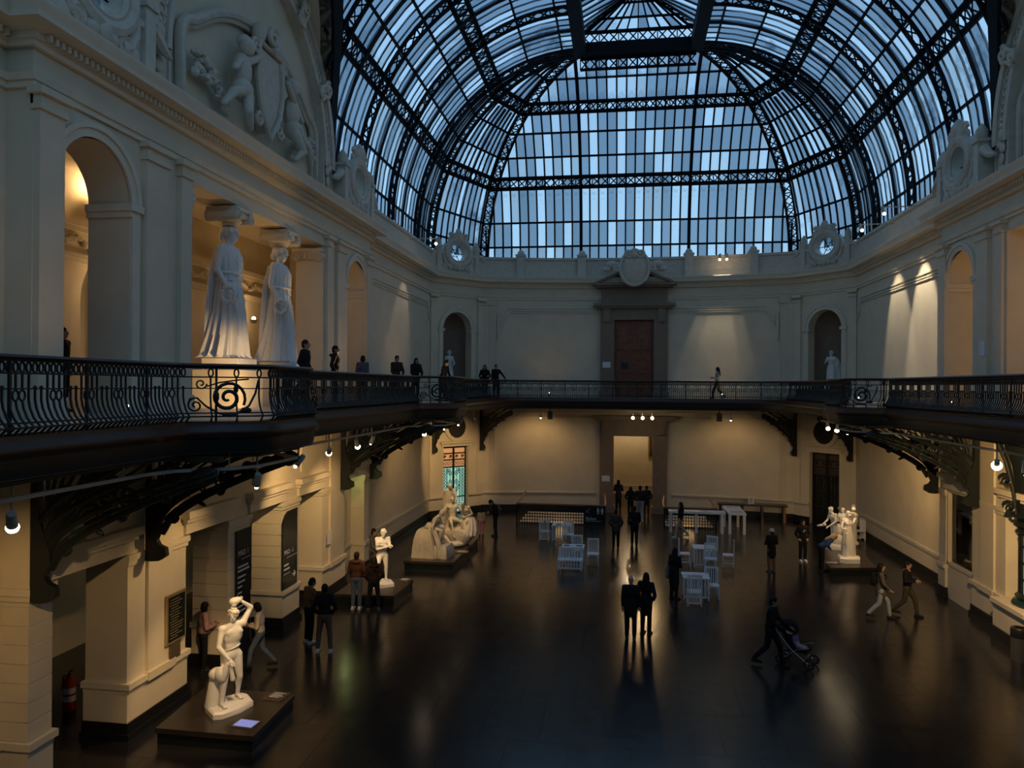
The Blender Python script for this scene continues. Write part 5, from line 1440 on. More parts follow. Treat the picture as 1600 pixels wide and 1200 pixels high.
# cross-armed man
p = gnd(597, 914, .32)
J = pose('down', 'stand', .10, nod=.35, elL=(.20, -.16, 1.20), wrL=(-.12, -.22, 1.30), elR=(-.20, -.16, 1.16), wrR=(.11, -.25, 1.24), knL=(.12, -.02, .56), anL=(.14, .06, .20), knR=(-.20, -.20, .62), anR=(-.17, -.10, .24))
b0 = MB(); b0.loft([[(x * k, y * k, z + (.05 if x < 0 and z > .05 else 0)) for x, y in ((-.34, -.34), (.0, -.36), (.30, -.28), (.34, .20), (.2, .34), (-.3, .3))] for k, z in ((1, 0), (1, .09), (.9, .12))])
statue('crossarm_statue', 'brightly lit white marble nude man with crossed arms on a low plinth', p, face(p, 15), 1.10, J, muscle=.8, vox=.018, parts=[('base', b0)])
# seated figure on a sloping rock
p = gnd(676, 868, .32)
J = pose('down', 'stand', .50, nod=.35, turn=-.3, pel=(0, .12, 1.02), elL=(.24, -.22, 1.18), wrL=(.10, -.34, 1.42), elR=(-.32, -.05, 1.12), wrR=(-.30, -.25, .90))
off = V(0, .12, .07)
for k, v in (('hiL', (.10, .10, .98)), ('hiR', (-.10, .10, .98)), ('knL', (.16, -.34, .96)), ('anL', (.18, -.30, .52)), ('knR', (-.12, -.36, .88)), ('anR', (-.10, -.22, .44))): J[k] = V(*v)
rk = MB(); rk.loft([[(x * k, y * ky + dy, z) for x, y in ((-.50, -.30), (.1, -.34), (.48, -.28), (.50, .46), (-.48, .50))] for k, ky, z, dy in ((1.0, 1.0, 0, .1), (.97, .95, .3, .1), (.88, .8, .62, .14), (.66, .6, .86, .18), (.5, .5, .93, .18))]); rk.loft([[(x * k, y * k - .35, z) for x, y in ((-.46, -.28), (.44, -.30), (.46, .30), (-.44, .30))] for k, z in ((1, 0), (.95, .28), (.8, .40))])
dr = MB(); folds(dr, [(.05, -.40, -.36, .09, .09, .12), (.35, -.34, -.34, .09, .08, .12), (.7, -.22, -.20, .12, .09, .1), (.98, -.06, .04, .18, .15, .06)], 7, n=40)
statue('seated_statue', 'pale plaster seated nude leaning forward on a sloping rock block', p, face(p, 72), 1.15, J, marble='old_plaster', muscle=.9, parts=[('rock', rk), ('drapery', dr)])
# the big plaster group behind
p = gnd(712, 849, .32); G_ = empty('sculpture_group', p, face(p, -5), 'large weathered plaster group of several draped figures on a curved keel', 'statue'); G_.scale = (1.12, 1.12, 1.12)
m = MB(); m.loft([[(x * k + dx, y, z) for x, y in arc(0, 0, .75, 0, 2 * pi * 15 / 16, 15, .6)] for k, z, dx in ((.45, 0, .12), (.66, .14, .12), (.88, .36, .12), (.84, .48, .1), (.5, .60, .05))]); m.build('keel_base', 'old_plaster', G_)
def grp_fig(J, off, s, rz=0.0, mt='old_plaster', nm='figure', muscle=.8):
    b = body_blob(J, 1.0, muscle, 0, vox=.024); b.transform(Matrix.Translation(off) @ Matrix.Rotation(rz, 4, 'Z') @ Matrix.Scale(s, 4)); b.materials.append(MATS[mt])
    return b
J1 = pose('down', 'stand', -.15, nod=.2, elL=(.34, -.1, 1.2), wrL=(.55, -.2, 1.05), elR=(-.34, -.1, 1.25), wrR=(-.5, -.2, 1.1), knL=(.2, -.42, .9), anL=(.3, -.5, .5), knR=(-.15, -.42, .85), anR=(-.1, -.55, .45))
link('reclining_figure', grp_fig(J1, (-.12, .0, -.05), 1.05, .35), G_)
J2 = pose('front', 'stand', .35, nod=.3, side=-.2, knL=(.15, -.40, .9), anL=(.2, -.35, .5), knR=(-.15, -.40, .88), anR=(-.1, -.3, .45))
link('crouching_figure', grp_fig(J2, (.48, .15, .02), .95, -.5), G_)
J3 = pose('down', 'stand', .2, nod=.4, elL=(.25, -.2, 1.15), wrL=(.1, -.35, 1.0))
link('standing_figure', grp_fig(J3, (-.30, .42, .55), 1.0, .3), G_)
m = MB(Matrix.Translation((-.30, .42, .52)) @ Matrix.Rotation(.3, 4, 'Z')); folds(m, [(.0, 0, 0, .36, .3, .1), (.4, 0, 0, .32, .26, .1), (.8, 0, 0, .26, .21, .08), (1.2, 0, -.05, .21, .17, .06), (1.45, 0, -.12, .14, .11, .04)], 11); m.build('cloak', 'old_plaster', G_)
m = MB(); folds(m, [(.35, .35, -.15, .42, .35, .12), (.55, .4, -.1, .40, .32, .12), (.8, .45, 0, .32, .26, .1), (1.0, .48, .05, .2, .16, .05)], 13); m.build('drapery', 'old_plaster', G_)
m = MB(); m.ell((.05, -.62, .10), (.30, .2, .12)); m.cap((-.35, -.55, .35), (-.05, -.75, .05), .08, .06); m.build('fallen_cloth', 'old_plaster', G_)
# right-hand plinth: two groups and a bust
p = gnd(1325, 877, .32)
J = pose('down', 'contra', -.05, nod=-.1, elL=(.26, -.12, 1.45), wrL=(.12, -.2, 1.62), elR=(-.28, -.1, 1.15), wrR=(-.2, -.25, 1.0))
b0 = MB(); b0.loft([[(x * k, y * k, z) for x, y in ((-.40, -.25), (-.2, -.40), (.3, -.36), (.44, .0), (.3, .34), (-.3, .3))] for k, z in ((1, 0), (1, .16), (.86, .22))])
dr = MB(Matrix.Translation((0, 0, .15))); folds(dr, [(.05, 0, 0, .26, .22, .09), (.5, 0, 0, .24, .20, .08), (.95, 0, 0, .19, .15, .05), (1.2, 0, 0, .16, .12, .03)], 11)
ch = MB(Matrix.Translation((0, 0, .15))); ch.ell((.17, -.05, 1.60), (.11, .12, .17)); ch.ell((.16, -.08, 1.83), .085); ch.cap((.2, -.1, 1.5), (.1, -.24, 1.35), .06, .045); ch.cap((.15, -.15, 1.65), (.0, -.12, 1.6), .04, .03); ch.cap((-.2, -.25, 1.1), (-.26, -.2, .55), .07, .05)
for k in ('pel', 'wai', 'che', 'nec', 'hea', 'shL', 'elL', 'wrL', 'shR', 'elR', 'wrR', 'hiL', 'knL', 'anL', 'hiR', 'knR', 'anR'): J[k] = J[k] + V(0, 0, .15)
statue('robed_statue', 'pale robed standing statue holding a child on its shoulder near the dark grille door', p, face(p, 20), 1.02, J, muscle=.2, bust=.6, parts=[('base', b0), ('robe', dr), ('child', ch)])
p = gnd(1303, 856, .32)
J = pose('push', 'contra', .2, nod=.2)
b0 = MB(); b0.loft([[(x * k, y * k, z) for x, y in arc(0, 0, .5, 0, 2 * pi * 15 / 16, 15, .4)] for k, z in ((1, 0), (1, .1), (.9, .2))])
b1 = grp_fig(pose('front', 'wide', -.1), (.25, .18, .02), .98, .2, 'marble')
md = MB(); md.ell((.08, .05, .35), (.30, .26, .35)); md.ell((.1, .08, .75), (.22, .2, .3)); md.cap((-.2, -.3, .95), (-.55, -.35, .85), .06, .05)
S6 = statue('couple_statue', 'pale statue of an embracing couple reaching out behind the robed statue', p, face(p, -50), 1.0, J, muscle=.6, parts=[('base', b0), ('rock', md)])
link('second_figure', b1, S6)
p = gnd(1333, 850, .32)
o = empty('bust_on_column', p, face(p, 0), 'pale bust on a slim column behind the robed statue', 'statue')
m = MB(); m.lathe([(.22, 0), (.22, .08), (.15, .14), (.13, .9), (.18, .98), (.18, 1.04)], 16); m.build('column', 'marble', o)
m = MB(); m.ell((0, 0, 1.22), (.20, .13, .18)); m.cap((0, 0, 1.3), (0, 0, 1.45), .06, .055); m.ell((0, -.01, 1.56), (.085, .10, .12)); m.ell((0, .02, 1.60), (.092, .105, .10)); m.tube([(0, -.1, 1.58), (0, -.125, 1.54), (0, -.1, 1.53)], [.01, .015, .01], 6); link('bust', remesh(m, .02, 2), o).data.materials.append(MATS['marble'])
# ---------------------------------------------------------------- round windows on the parapet
def dormer(M, s, label, sc=1.0):
    b = M @ Vector((s, -.05, 13.08)); o = empty('oculus_dormer', b, 0, label, 'window ornament', 'sculpted round windows on the parapet')
    M2 = Matrix.Translation(-b) @ M @ Matrix.Translation((s, -.05, 13.08)) @ Matrix.Scale(sc, 4)
    m = MB(M2); zc = 1.25
    m.tube([(.86 * cos(a), .12, zc + .74 * sin(a)) for a in [2 * pi * i / 28 for i in range(28)]], .17, 8, closed=True); m.tube([(.66 * cos(a), .16, zc + .56 * sin(a)) for a in [2 * pi * i / 28 for i in range(28)]], .07, 6, closed=True)
    m.build('frame', 'ornament', o)
    m = MB(M2); A = [(.95 * cos(2 * pi * i / 28), zc + .82 * sin(2 * pi * i / 28)) for i in range(28)]; B = [(.62 * cos(2 * pi * i / 28), zc + .52 * sin(2 * pi * i / 28)) for i in range(28)]
    for t in (-.35, .1): m.strip([(x, t, z) for x, z in A], [(x, t, z) for x, z in B], closed=True)
    m.strip([(x, -.35, z) for x, z in A], [(x, .1, z) for x, z in A], closed=True); m.strip([(x, -.35, z) for x, z in B], [(x, .1, z) for x, z in B], closed=True)
    m.build('reveal', 'ornament', o)
    m = MB(M2)
    for a in (0, pi / 3, 2 * pi / 3): m.bar((.62 * cos(a), -.2, zc + .52 * sin(a)), (-.62 * cos(a), -.2, zc - .52 * sin(a)), .03, .03)
    m.tube([(.25 * cos(a), -.2, zc + .22 * sin(a)) for a in [2 * pi * i / 14 for i in range(14)]], .018, 5, closed=True); m.build('glazing_bar', 'roof_iron', o)
    m = MB(M2); m.add([(.63 * cos(2 * pi * i / 20), -.24, zc + .53 * sin(2 * pi * i / 20)) for i in range(20)], [tuple(range(20))]); me = m.mesh('pane', 0, False); set_tint(me, [(.9, .95, 1, 1)]); me.materials.append(MATS['roof_glass']); link('pane', me, o)
    m = MB(M2); m.box(-.85, .85, -.35, .08, -.03, .60); m.build('base', 'ornament', o, smooth=0)
    m = MB(M2)
    m.ell((0, .1, 2.15), (.42, .2, .34), 12, 8); m.ell((0, .2, 2.28), (.24, .16, .28), 10, 7); m.ell((0, .12, 2.52), (.18, .14, .14), 10, 7)
    for q in (-1, 1):
        m.tube([(q * x, .14, z) for x, z in spiral(.50, 2.22, .17, .03, 0, 1.4, 16)], .07, 6); m.tube([(q * x, .12, z) for x, z in spiral(.62, 1.98, .13, .03, pi, -1.3, 14)], .06, 6)
    m.build('crest', 'ornament', o)
    m = MB(M2)
    for q in (-1, 1):
        m.tube([(q * x, .1, z) for x, z in ((.55, .35), (.8, .45), (1.0, .75), (1.08, 1.15))], [.14, .13, .11, .07], 7); m.tube([(q * x, .15, z) for x, z in spiral(.62, .38, .2, .04, 0, 1.3, 14)], .07, 6)
        m.ell((q * .25, .14, .35), (.2, .12, .16)); m.ell((q * .95, .05, .3), (.25, .14, .28))
    m.ell((0, .18, .38), (.18, .14, .24)); m.build('swag', 'ornament', o)
    for q in (-1, 1):
        m = MB(M2); x = q * 1.38
        m.box(x - .16, x + .16, -.15, .2, 0, 1.45); m.box(x - .21, x + .21, -.2, .25, 1.45, 1.56); m.lathe([(.16, 1.56), (.20, 1.66), (.17, 1.85), (.08, 1.98), (.02, 2.05)], 10, (x, .03, 0)); m.tube([(x + q * .2, .05, 1.2), (x + q * .42, .05, 1.05), (x + q * .62, .05, .92), (x + q * .9, .05, .85)], [.16, .14, .12, .05], 7); m.build('pinnacle', 'ornament', o)
    return o
dormer(MS(-1), C0 - 6.85, 'sculpted stucco oculus frame on the parapet above the near upper arch')
dormer(MS(-1), C0 + 6.85, 'sculpted stucco oculus frame on the parapet beside the putti lunette, at the lattice rib')
dormer(MS(1), C0 + 6.85, 'sculpted stucco oculus frame on the parapet above the arch past the lit wall washers')
dormer(MC(-1), CL / 2, 'sculpted stucco oculus frame on the parapet above the youth niche', .92)
dormer(MC(1), CL / 2, 'sculpted stucco oculus frame on the parapet above the robed man niche', .92)
for x in (-2.9, 2.95, -6.3, 6.3):
    y = 42.62 - x * x / 68.; m = MB(); m.box(x - .22, x + .22, y - .22, y + .2, 13.08, 14.25); m.box(x - .28, x + .28, y - .28, y + .2, 14.25, 14.36); m.ell((x, y - .05, 14.42), (.2, .18, .2)); m.build('parapet_post', 'ornament', T3)

# ---------------------------------------------------------------- grille doors under the niches
def grille(sg, lab):
    M = MC(sg); c = CL / 2; b = M @ Vector((c, -.25, 0)); o = empty('grille_door', b, 0, lab, 'door', 'wrought iron grille doors')
    M2 = Matrix.Translation(-b) @ M @ Matrix.Translation((c, -.25, 0)); w = .84; H = 3.66
    m = MB(M2)
    for x in (-w + .04, w - .04, -.02, .02): m.box(x - .03, x + .03, -.03, .03, 0, H)
    for z in (.05, .9, 2.55, 2.95, 3.3, H - .04): m.box(-w, w, -.03, .03, z - .03, z + .03)
    m.build('frame', 'iron', o)
    m = MB(M2)
    for x in (-.62, -.42, -.22, .22, .42, .62): m.tube([(x, 0, .05), (x, 0, 2.55)], .014, 5)
    for x in (-.74, -.52, .52, .74):
        for k in range(9): m.tube([(x + .07 * cos(a), 0, 1.0 + .17 * k + .07 * sin(a)) for a in [2 * pi * i / 9 for i in range(9)]], .014, 5, closed=True)
    for z in [.12 + .11 * k for k in range(7)]: m.tube([(-w, 0, z), (w, 0, z)], .013, 5)
    for x in (-.7, -.5, -.3, -.1, .1, .3, .5, .7): m.tube([(x + .07 * cos(a), 0, 2.75 + .09 * sin(a)) for a in [2 * pi * i / 9 for i in range(9)]], .014, 5, closed=True)
    m.build('bars', 'iron', o)
    for q in (-1, 1):
        m = MB(M2)
        for cx, cz, r, tn in ((.22, 2.2, .16, 1.5), (.22, 1.75, .16, -1.5), (.22, 1.3, .15, 1.5), (.36, 2.4, .1, -1.3), (.12, 1.05, .08, 1.3), (.36, 1.5, .09, 1.3)): m.tube([(q * x, 0, z) for x, z in spiral(cx, cz, r, .02, 0, tn, 18)], .018, 5)
        m.build('scroll', 'iron', o)
    for k in range(4):
        m = MB(M2); x = -.60 + .40 * k; m.tube([(xx, 0, z) for xx, z in spiral(x, 3.12, .09, .02, 0, 1.4, 14)], .022, 5); m.build('rosette', 'iron', o)
    for z0, z1, a, d_ in ((.03, 2.55, 'glow_turq', 'black_panel'), (2.58, H - .05, 'glow_amber', 'plaque_wood')):  # panes on the turquoise side emit their colour in place of light from behind
        m = MB(M2); m.box(-w + .02, w - .02, -.10, -.08, z0, z1); m.build('glass', a if sg < 0 else d_, o, smooth=0)
    return o
grille(-1, 'black wrought iron grille door with glowing turquoise and amber glass behind it')
grille(1, 'black wrought iron grille door with dark glass near the pale robed statue')

# ---------------------------------------------------------------- furniture
def make_chair():
    R_ = empty('slatted_chair'); w, d_, sh, H = .23, .22, .45, 1.0
    m = MB(); m.box(-w, w, -d_, d_, sh - .035, sh); m.build('seat', 'white_paint', R_, smooth=0)
    for x in (-w + .02, w - .02):
        m = MB(); m.box(x - .02, x + .02, -d_, -d_ + .04, 0, sh - .035); m.build('leg', 'white_paint', R_, smooth=0)
        m = MB(); m.box(x - .02, x + .02, d_ - .04, d_, 0, H); m.build('leg', 'white_paint', R_, smooth=0)
    m = MB(); m.box(-w, w, d_ - .035, d_ - .005, H - .06, H); m.build('top_rail', 'white_paint', R_, smooth=0)
    for i in range(5):
        x = -.15 + .075 * i; m = MB(); m.box(x - .018, x + .018, d_ - .03, d_ - .012, .10, H - .06); m.build('slat', 'white_paint', R_, smooth=0)
    m = MB(); m.box(-w, w, d_ - .03, d_ - .01, .08, .12)
    for x in (-w + .02, w - .02): m.box(x - .012, x + .012, -d_, d_, .12, .16)
    m.build('stretcher', 'white_paint', R_, smooth=0)
    m = MB(); A = [(-.19 + .38 * i / 10, sh - .12 + .085 * sin(pi * i / 10)) for i in range(11)]
    m.prism([(-.21, sh - .035), (-.21, sh - .17), (-.19, sh - .17)] + A[1:-1] + [(.19, sh - .17), (.21, sh - .17), (.21, sh - .035)], lambda x, z: (x, -d_ + .005, z), lambda x, z: (x, -d_ + .025, z)); m.build('apron', 'white_paint', R_, smooth=0)
    return R_
def make_table():
    R_ = empty('slatted_table'); w, d_, H = .42, .38, .74
    m = MB(); m.box(-w - .02, w + .02, -d_ - .02, d_ + .02, H - .04, H); m.build('top', 'white_paint', R_, smooth=0)
    for x in (-w + .025, w - .025):
        for y in (-d_ + .025, d_ - .025): m = MB(); m.box(x - .025, x + .025, y - .025, y + .025, 0, H - .04); m.build('leg', 'white_paint', R_, smooth=0)
    for sx in (-1, 1):
        m = MB(); m.box(sx * (w - .025) - .012, sx * (w - .025) + .012, -d_, d_, .08, .13); m.build('rail', 'white_paint', R_, smooth=0)
        for i in range(6): y = -.25 + .1 * i; m = MB(); m.box(sx * (w - .025) - .008, sx * (w - .025) + .008, y - .02, y + .02, .13, H - .04); m.build('slat', 'white_paint', R_, smooth=0)
    m = MB(); m.box(-w, w, -d_ + .013, -d_ + .037, .08, .13); m.build('rail', 'white_paint', R_, smooth=0)
    for i in range(6): x = -.29 + .115 * i; m = MB(); m.box(x - .02, x + .02, -d_ + .017, -d_ + .033, .13, H - .04); m.build('slat', 'white_paint', R_, smooth=0)
    return R_
def make_bench():
    R_ = empty('slatted_bench'); w, d_, sh, H = .47, .26, .40, .80
    m = MB(); m.box(-w, w, -d_, d_, sh - .04, sh); m.build('seat', 'white_paint', R_, smooth=0)
    for x in (-w + .025, w - .025):
        for y, h in ((-d_ + .025, sh - .04), (d_ - .025, H)): m = MB(); m.box(x - .025, x + .025, y - .025, y + .025, 0, h); m.build('leg', 'white_paint', R_, smooth=0)
    m = MB(); m.box(-w, w, d_ - .04, d_ - .01, H - .06, H); m.build('top_rail', 'white_paint', R_, smooth=0)
    m = MB(); m.box(-w, w, -d_ + .01, -d_ + .04, .06, .11); m.build('rail', 'white_paint', R_, smooth=0)
    for i in range(8):
        x = -.385 + .11 * i; m = MB(); m.box(x - .022, x + .022, d_ - .035, d_ - .015, sh, H - .06); m.build('slat', 'white_paint', R_, smooth=0)
        m = MB(); m.box(x - .022, x + .022, -d_ + .015, -d_ + .035, .11, sh - .04); m.build('slat', 'white_paint', R_, smooth=0)
    return R_
_ch = make_chair(); _tb = make_table(); _used = set()
def put(proto, xy, rz, label, cat, group):
    o = proto if proto.name not in _used else copy_tree(proto)
    _used.add(proto.name); o.location = (xy[0], xy[1], 0); o.rotation_euler = (0, 0, rz); tag(o, label, cat, group)
    return o
GC = 'white slatted chairs of the activity tables'; GT = 'white slatted activity tables'
R90 = pi / 2
b1 = gnd(877, 847); t1 = (b1[0], b1[1] + .38); put(_tb, t1, 0, 'white slatted table closest to the stairwell railing', 'table', GT)
p = gnd(850, 846); put(_ch, (p[0] + .02, p[1] + .2), pi - .1, 'white slatted chair turned away, alone beside the table by the stairwell', 'chair', GC)
p = gnd(883, 850); put(_ch, (t1[0] + .32, t1[1] - .72), -.1, 'white slatted chair before the table closest to the stairwell', 'chair', GC)
bn = make_bench(); p = gnd(890, 892); bxy = (p[0], p[1] + .27); bn.location = (*bxy, 0); tag(bn, 'white slatted bench with low back in front of a table', 'bench')
t2 = (bxy[0] + .06, bxy[1] + .72); put(_tb, t2, 0, 'white slatted table behind the white bench', 'table', GT)
p = gnd(926, 884); put(_ch, (p[0], p[1] + .2), .0, 'white slatted chair standing free beside the bench', 'chair', GC)
put(_ch, (t2[0] + .1, t2[1] + .72), pi, 'white slatted chair on the far side of the bench table', 'chair', GC) if False else put(_ch, (t2[0] + .1, t2[1] + .74), 0, 'white slatted chair on the far side of the bench table', 'chair', GC)
p = gnd(1101, 887); t3 = (p[0], p[1] + .38); put(_tb, t3, 0, 'white slatted table with chairs on three sides', 'table', GT)
put(_ch, (t3[0] - .75, t3[1] + .05), R90, 'white slatted chair side-on between the long-coated woman and the three-chair table', 'chair', GC)
put(_ch, (t3[0] + .18, t3[1] - .70), -.05, 'white slatted chair in front of the three-chair table', 'chair', GC)
p = gnd(1139, 886); put(_ch, (p[0], p[1] + .2), -R90 + pi + .2 if False else -R90 - .15, 'white slatted chair side-on, pulled away from the three-chair table', 'chair', GC)
put(_ch, (t3[0] + .35, t3[1] + .74), -.4, 'white slatted chair behind the three-chair table', 'chair', GC)
p = gnd(1085, 947); t4 = (p[0] + .12, p[1] + 1.05); put(_tb, t4, 0, 'white slatted table with papers beside the long-coated woman', 'table', GT)
put(_ch, (p[0], p[1] + .16), pi, 'white slatted chair with its back to the room at the paper table', 'chair', GC)
p = gnd(1113, 937); put(_ch, (p[0], p[1] + .2), .0, 'white slatted chair standing beside the paper table', 'chair', GC)
p = gnd(1343, 845); put(_ch, (p[0], p[1] + .2), -R90 + .2, 'white slatted chair by the wall behind the pale statues', 'chair', GC)
def sheet(x, y, z, rz, w, h, mt, lab):
    o = MB().box(-w / 2, w / 2, -h / 2, h / 2, 0, .012).build('paper_sheet', mt, None, smooth=0); o.location = (x, y, z); o.rotation_euler = (0, 0, rz); tag(o, lab, 'paper', 'papers on the activity tables')
mat('print_dark', (.03, .04, .10), .6)
sheet(t2[0] - .25, t2[1] + .05, .74, .3, .22, .16, 'print_dark', 'dark blue leaflet on the bench table, by the lone chair side')
sheet(t2[0] + .24, t2[1] + .08, .74, -.2, .24, .15, 'print_dark', 'dark blue leaflet on the bench table, towards the free chair')
sheet(t4[0] - .3, t4[1], .74, .2, .3, .24, 'paper', 'white paper on the paper table beside the long-coated woman')
sheet(t4[0] + .05, t4[1] - .1, .74, -.1, .34, .2, 'print_dark', 'dark print on the paper table beside the long-coated woman')
sheet(t1[0] - .15, t1[1] - .1, .74, .1, .25, .16, 'print_dark', 'dark print on the table by the stairwell')
# long white counters
def counter(x0, x1, y0, y1, label, legs):
    cx, cy = (x0 + x1) / 2, (y0 + y1) / 2; o = empty('display_counter', (cx, cy, 0), 0, label, 'table', 'white display counters'); H = 1.02
    m = MB(); m.box(x0 - cx, x1 - cx, y0 - cy, y1 - cy, H - .10, H); m.build('top', 'white_paint', o, smooth=0)
    for x, y in legs: m = MB(); m.box(x - cx - .06, x - cx + .06, y - cy - .06, y - cy + .06, 0, H - .10); m.build('leg', 'white_paint', o, smooth=0)
    n = int(max(x1 - x0, y1 - y0) / .55)
    for i in range(n):
        f = (i + .5) / n; m = MB()
        if x1 - x0 > y1 - y0: x = x0 + f * (x1 - x0) - cx; m.box(x - .2, x + .2, -.16, .16, H, H + .006)
        else: y = y0 + f * (y1 - y0) - cy; m.box(-.28, .28, y - .2, y + .2, H, H + .006)
        m.build('print', 'paper' if i % 2 else 'fixture', o, smooth=0)
counter(1.65, 4.3, 37.15, 37.75, 'long white counter with prints beside the woman in cream trousers', ((1.75, 37.25), (2.95, 37.3), (4.15, 37.25), (1.75, 37.65), (4.15, 37.65)))
counter(4.42, 5.25, 37.1, 39.3, 'white counter with prints set at right angles to the long one', ((4.50, 37.2), (5.17, 37.2), (4.5, 39.2), (5.17, 39.2)))
# dark table by the far wall with a framed notice
o = empty('long_table', (6.15, 41.1, 0), -.06, 'long dark wooden table against the end wall with a framed notice', 'table')
m = MB(); m.box(-1.75, 1.75, -.35, .35, .82, .90); m.build('top', 'plinth_dark', o, smooth=0)
for x in (-1.6, -.5, .5, 1.6):
    for y in (-.25, .25): m = MB(); m.box(x - .06, x + .06, y - .06, y + .06, 0, .82); m.build('leg', 'warm_wood' if x > 1 else 'plinth_dark', o, smooth=0)
o = empty('framed_notice', (6.1, 41.05, .90), .1, 'small white framed notice standing on the long dark table', 'notice')
m = MB(); m.box(-.15, .15, -.02, .02, 0, .36); m.build('frame', 'white_paint', o, smooth=0); m = MB(); m.box(-.10, .10, -.025, -.02, .05, .31); m.build('sheet', 'fixture', o, smooth=0)

# ---------------------------------------------------------------- stairwell railings
def stairwell(x0, x1, y0, y1, label, sign=False):
    o = empty('stairwell_railing', ((x0 + x1) / 2, y0, 0), 0, label, 'railing', 'stairwell railings'); w = (x1 - x0) / 2; D = y1 - y0
    m = MB(); m.bar((-w, 0, 1.0), (w, 0, 1.0), .10, .07); m.build('handrail', 'warm_wood', o, smooth=0)
    for q in (-1, 1):
        m = MB(); m.tube([(q * w, 0, 1.0), (q * w, D * .5, 1.0), (q * (w - .1), D, 1.25)], .05, 8); m.build('handrail', 'warm_wood', o)
        m = MB(); m.bar((q * w, 0, .0), (q * w, 0, 1.0), .08, .08); m.build('post', 'iron', o, smooth=0)
    m = MB(); m.box(-w, w, -.02, .02, .62, .97); m.build('panel', 'black_panel', o, smooth=0)
    n = int(2 * w / .13)
    for i in range(n + 1): x = -w + 2 * w * i / n; m = MB(); m.box(x - .018, x + .018, -.018, .018, 0, .62); m.build('bar', 'iron', o, smooth=0)
    for z in (.05, .2, .35, .5): m = MB(); m.box(-w, w, -.016, .016, z - .016, z + .016); m.build('cross_bar', 'iron', o, smooth=0)
    m = MB(); m.box(-w + .1, w - .1, .1, D - .1, .004, .03); m.build('bounce_slab', 'plaster', o, smooth=0)  # added cream slab that catches the lamp, standing in for the lit well below
    for k in range(4): m = MB(); m.box(-w + .3, w - .3, D - .5 - .3 * k, D - .2 - .3 * k, .03, .05 + .1 * (3 - k)); m.build('step', 'plaster', o, smooth=0)
    lt = point((0, 0, 0), 6, WARM, .3); lt.parent = o; lt.location = (0, .45, .5)
    return o
stairwell(-5.9, -1.45, 38.25, 40.9, 'stairwell railing with red-brown handrail and lit grid below, beside the toilet sign')
stairwell(1.5, 4.0, 38.4, 40.6, 'stairwell railing with lit grid behind the long white counter')
def text_mesh(s, size, name='lettering', align='LEFT'):
    cu = bpy.data.curves.new('t', 'FONT'); cu.body = s; cu.size = size; cu.align_x = align; cu.extrude = .002
    ob = bpy.data.objects.new('t', cu); COL.objects.link(ob); dg = bpy.context.evaluated_depsgraph_get()
    me = bpy.data.meshes.new_from_object(ob.evaluated_get(dg)); bpy.data.objects.remove(ob); me.name = name; me.materials.clear(); me.materials.append(MATS['letter_white'])
    return me
o = empty('toilet_sign', (-1.95, 38.12, 0), 0, 'black toilet sign with white arrow and figures at the stairwell corner', 'sign')
m = MB(); m.box(-.52, .52, -.03, .03, .02, 1.0); o = m.build('board', 'black_panel', o, smooth=0)
RXF = (pi / 2, 0, 0)
link('lettering', text_mesh('Baños', .22), o, (-.44, -.035, .30), RXF)
m = MB(); m.bar((-.22, -.035, .92), (-.40, -.035, .70), .035, .01); m.bar((-.41, -.035, .69), (-.41, -.035, .82), .03, .01); m.bar((-.41, -.035, .69), (-.28, -.035, .69), .03, .01); m.bar((-.44, -.035, .24), (.3, -.035, .24), .02, .015); m.bar((.27, -.035, .62), (.27, -.035, .92), .012, .01); m.build('arrow', 'letter_white', o, smooth=0)
for x in (.16, .38):
    m = MB(); m.ell((x, -.035, .90), (.035, .01, .035), 8, 5); m.box(x - .05, x + .05, -.04, -.03, .72, .85); m.box(x - .03, x + .03, -.04, -.03, .60, .72); m.build('pictogram', 'letter_white', o, smooth=0)

# ---------------------------------------------------------------- wayfinding panels, plaques, notices on the left piers
MY = Matrix(((0, 0, 1, 0), (1, 0, 0, 0), (0, 1, 0, 0), (0, 0, 0, 1)))      # text x -> +Y, y -> +Z
def wall_text(me, parent, y, z, x): 
    me.transform(MY); return link('lettering', me, parent, (x, y, z))
def way_sign(y0, y1, z0, z1, title, label, rows, rounded=False):
    o = empty('wayfinding_panel', (-HX + .03, y0, 0), 0, label, 'sign', 'black wayfinding panels')
    pts = [(0, z0), (y1 - y0, z0), (y1 - y0, z1)] + ([( .35, z1 - .02), (.15, z1 - .10), (.0, z1 - .30)] if rounded else [(0, z1)])
    m = MB(); m.prism(pts, lambda y, z: (0, y, z), lambda y, z: (.03, y, z)); o = m.build('board', 'black_panel', o, smooth=0)
    zt = z1 - (.65 if not rounded else 1.25)
    for i_, w_ in enumerate(title.split()): wall_text(text_mesh(w_, .19), o, .08 + .46 * i_, zt, .034)
    m = MB(); m.box(.031, .035, .26, y1 - y0, zt - .10, zt - .085); m.build('rule', 'letter_white', o, smooth=0)
    for k, (dz, L, h) in enumerate(rows):
        m = MB(); m.box(.031, .035, .08, .08 + L, zt - dz, zt - dz + h); m.build('text_line', 'letter_white', o, smooth=0)
    za = zt - rows[-1][0] - .12; ya = y1 - y0 - .22
    m = MB(); m.bar((.034, ya - .1, za + .03), (.034, ya + .08, za + .03), .03, .03); m.bar((.034, ya + .08, za + .03), (.034, ya, za + .11), .02, .03); m.bar((.034, ya + .08, za + .03), (.034, ya, za - .05), .02, .03); m.build('arrow', 'letter_white', o, smooth=0)
way_sign(17.72, 18.46, .35, 3.30, 'PISO 1', 'tall black panel with white lettering PISO 1', [(.30, .52, .05), (.40, .58, .05), (.55, .40, .04), (.68, .36, .04), (.80, .22, .04), (.95, .2, .04), (1.3, .3, .05), (1.42, .4, .05)])
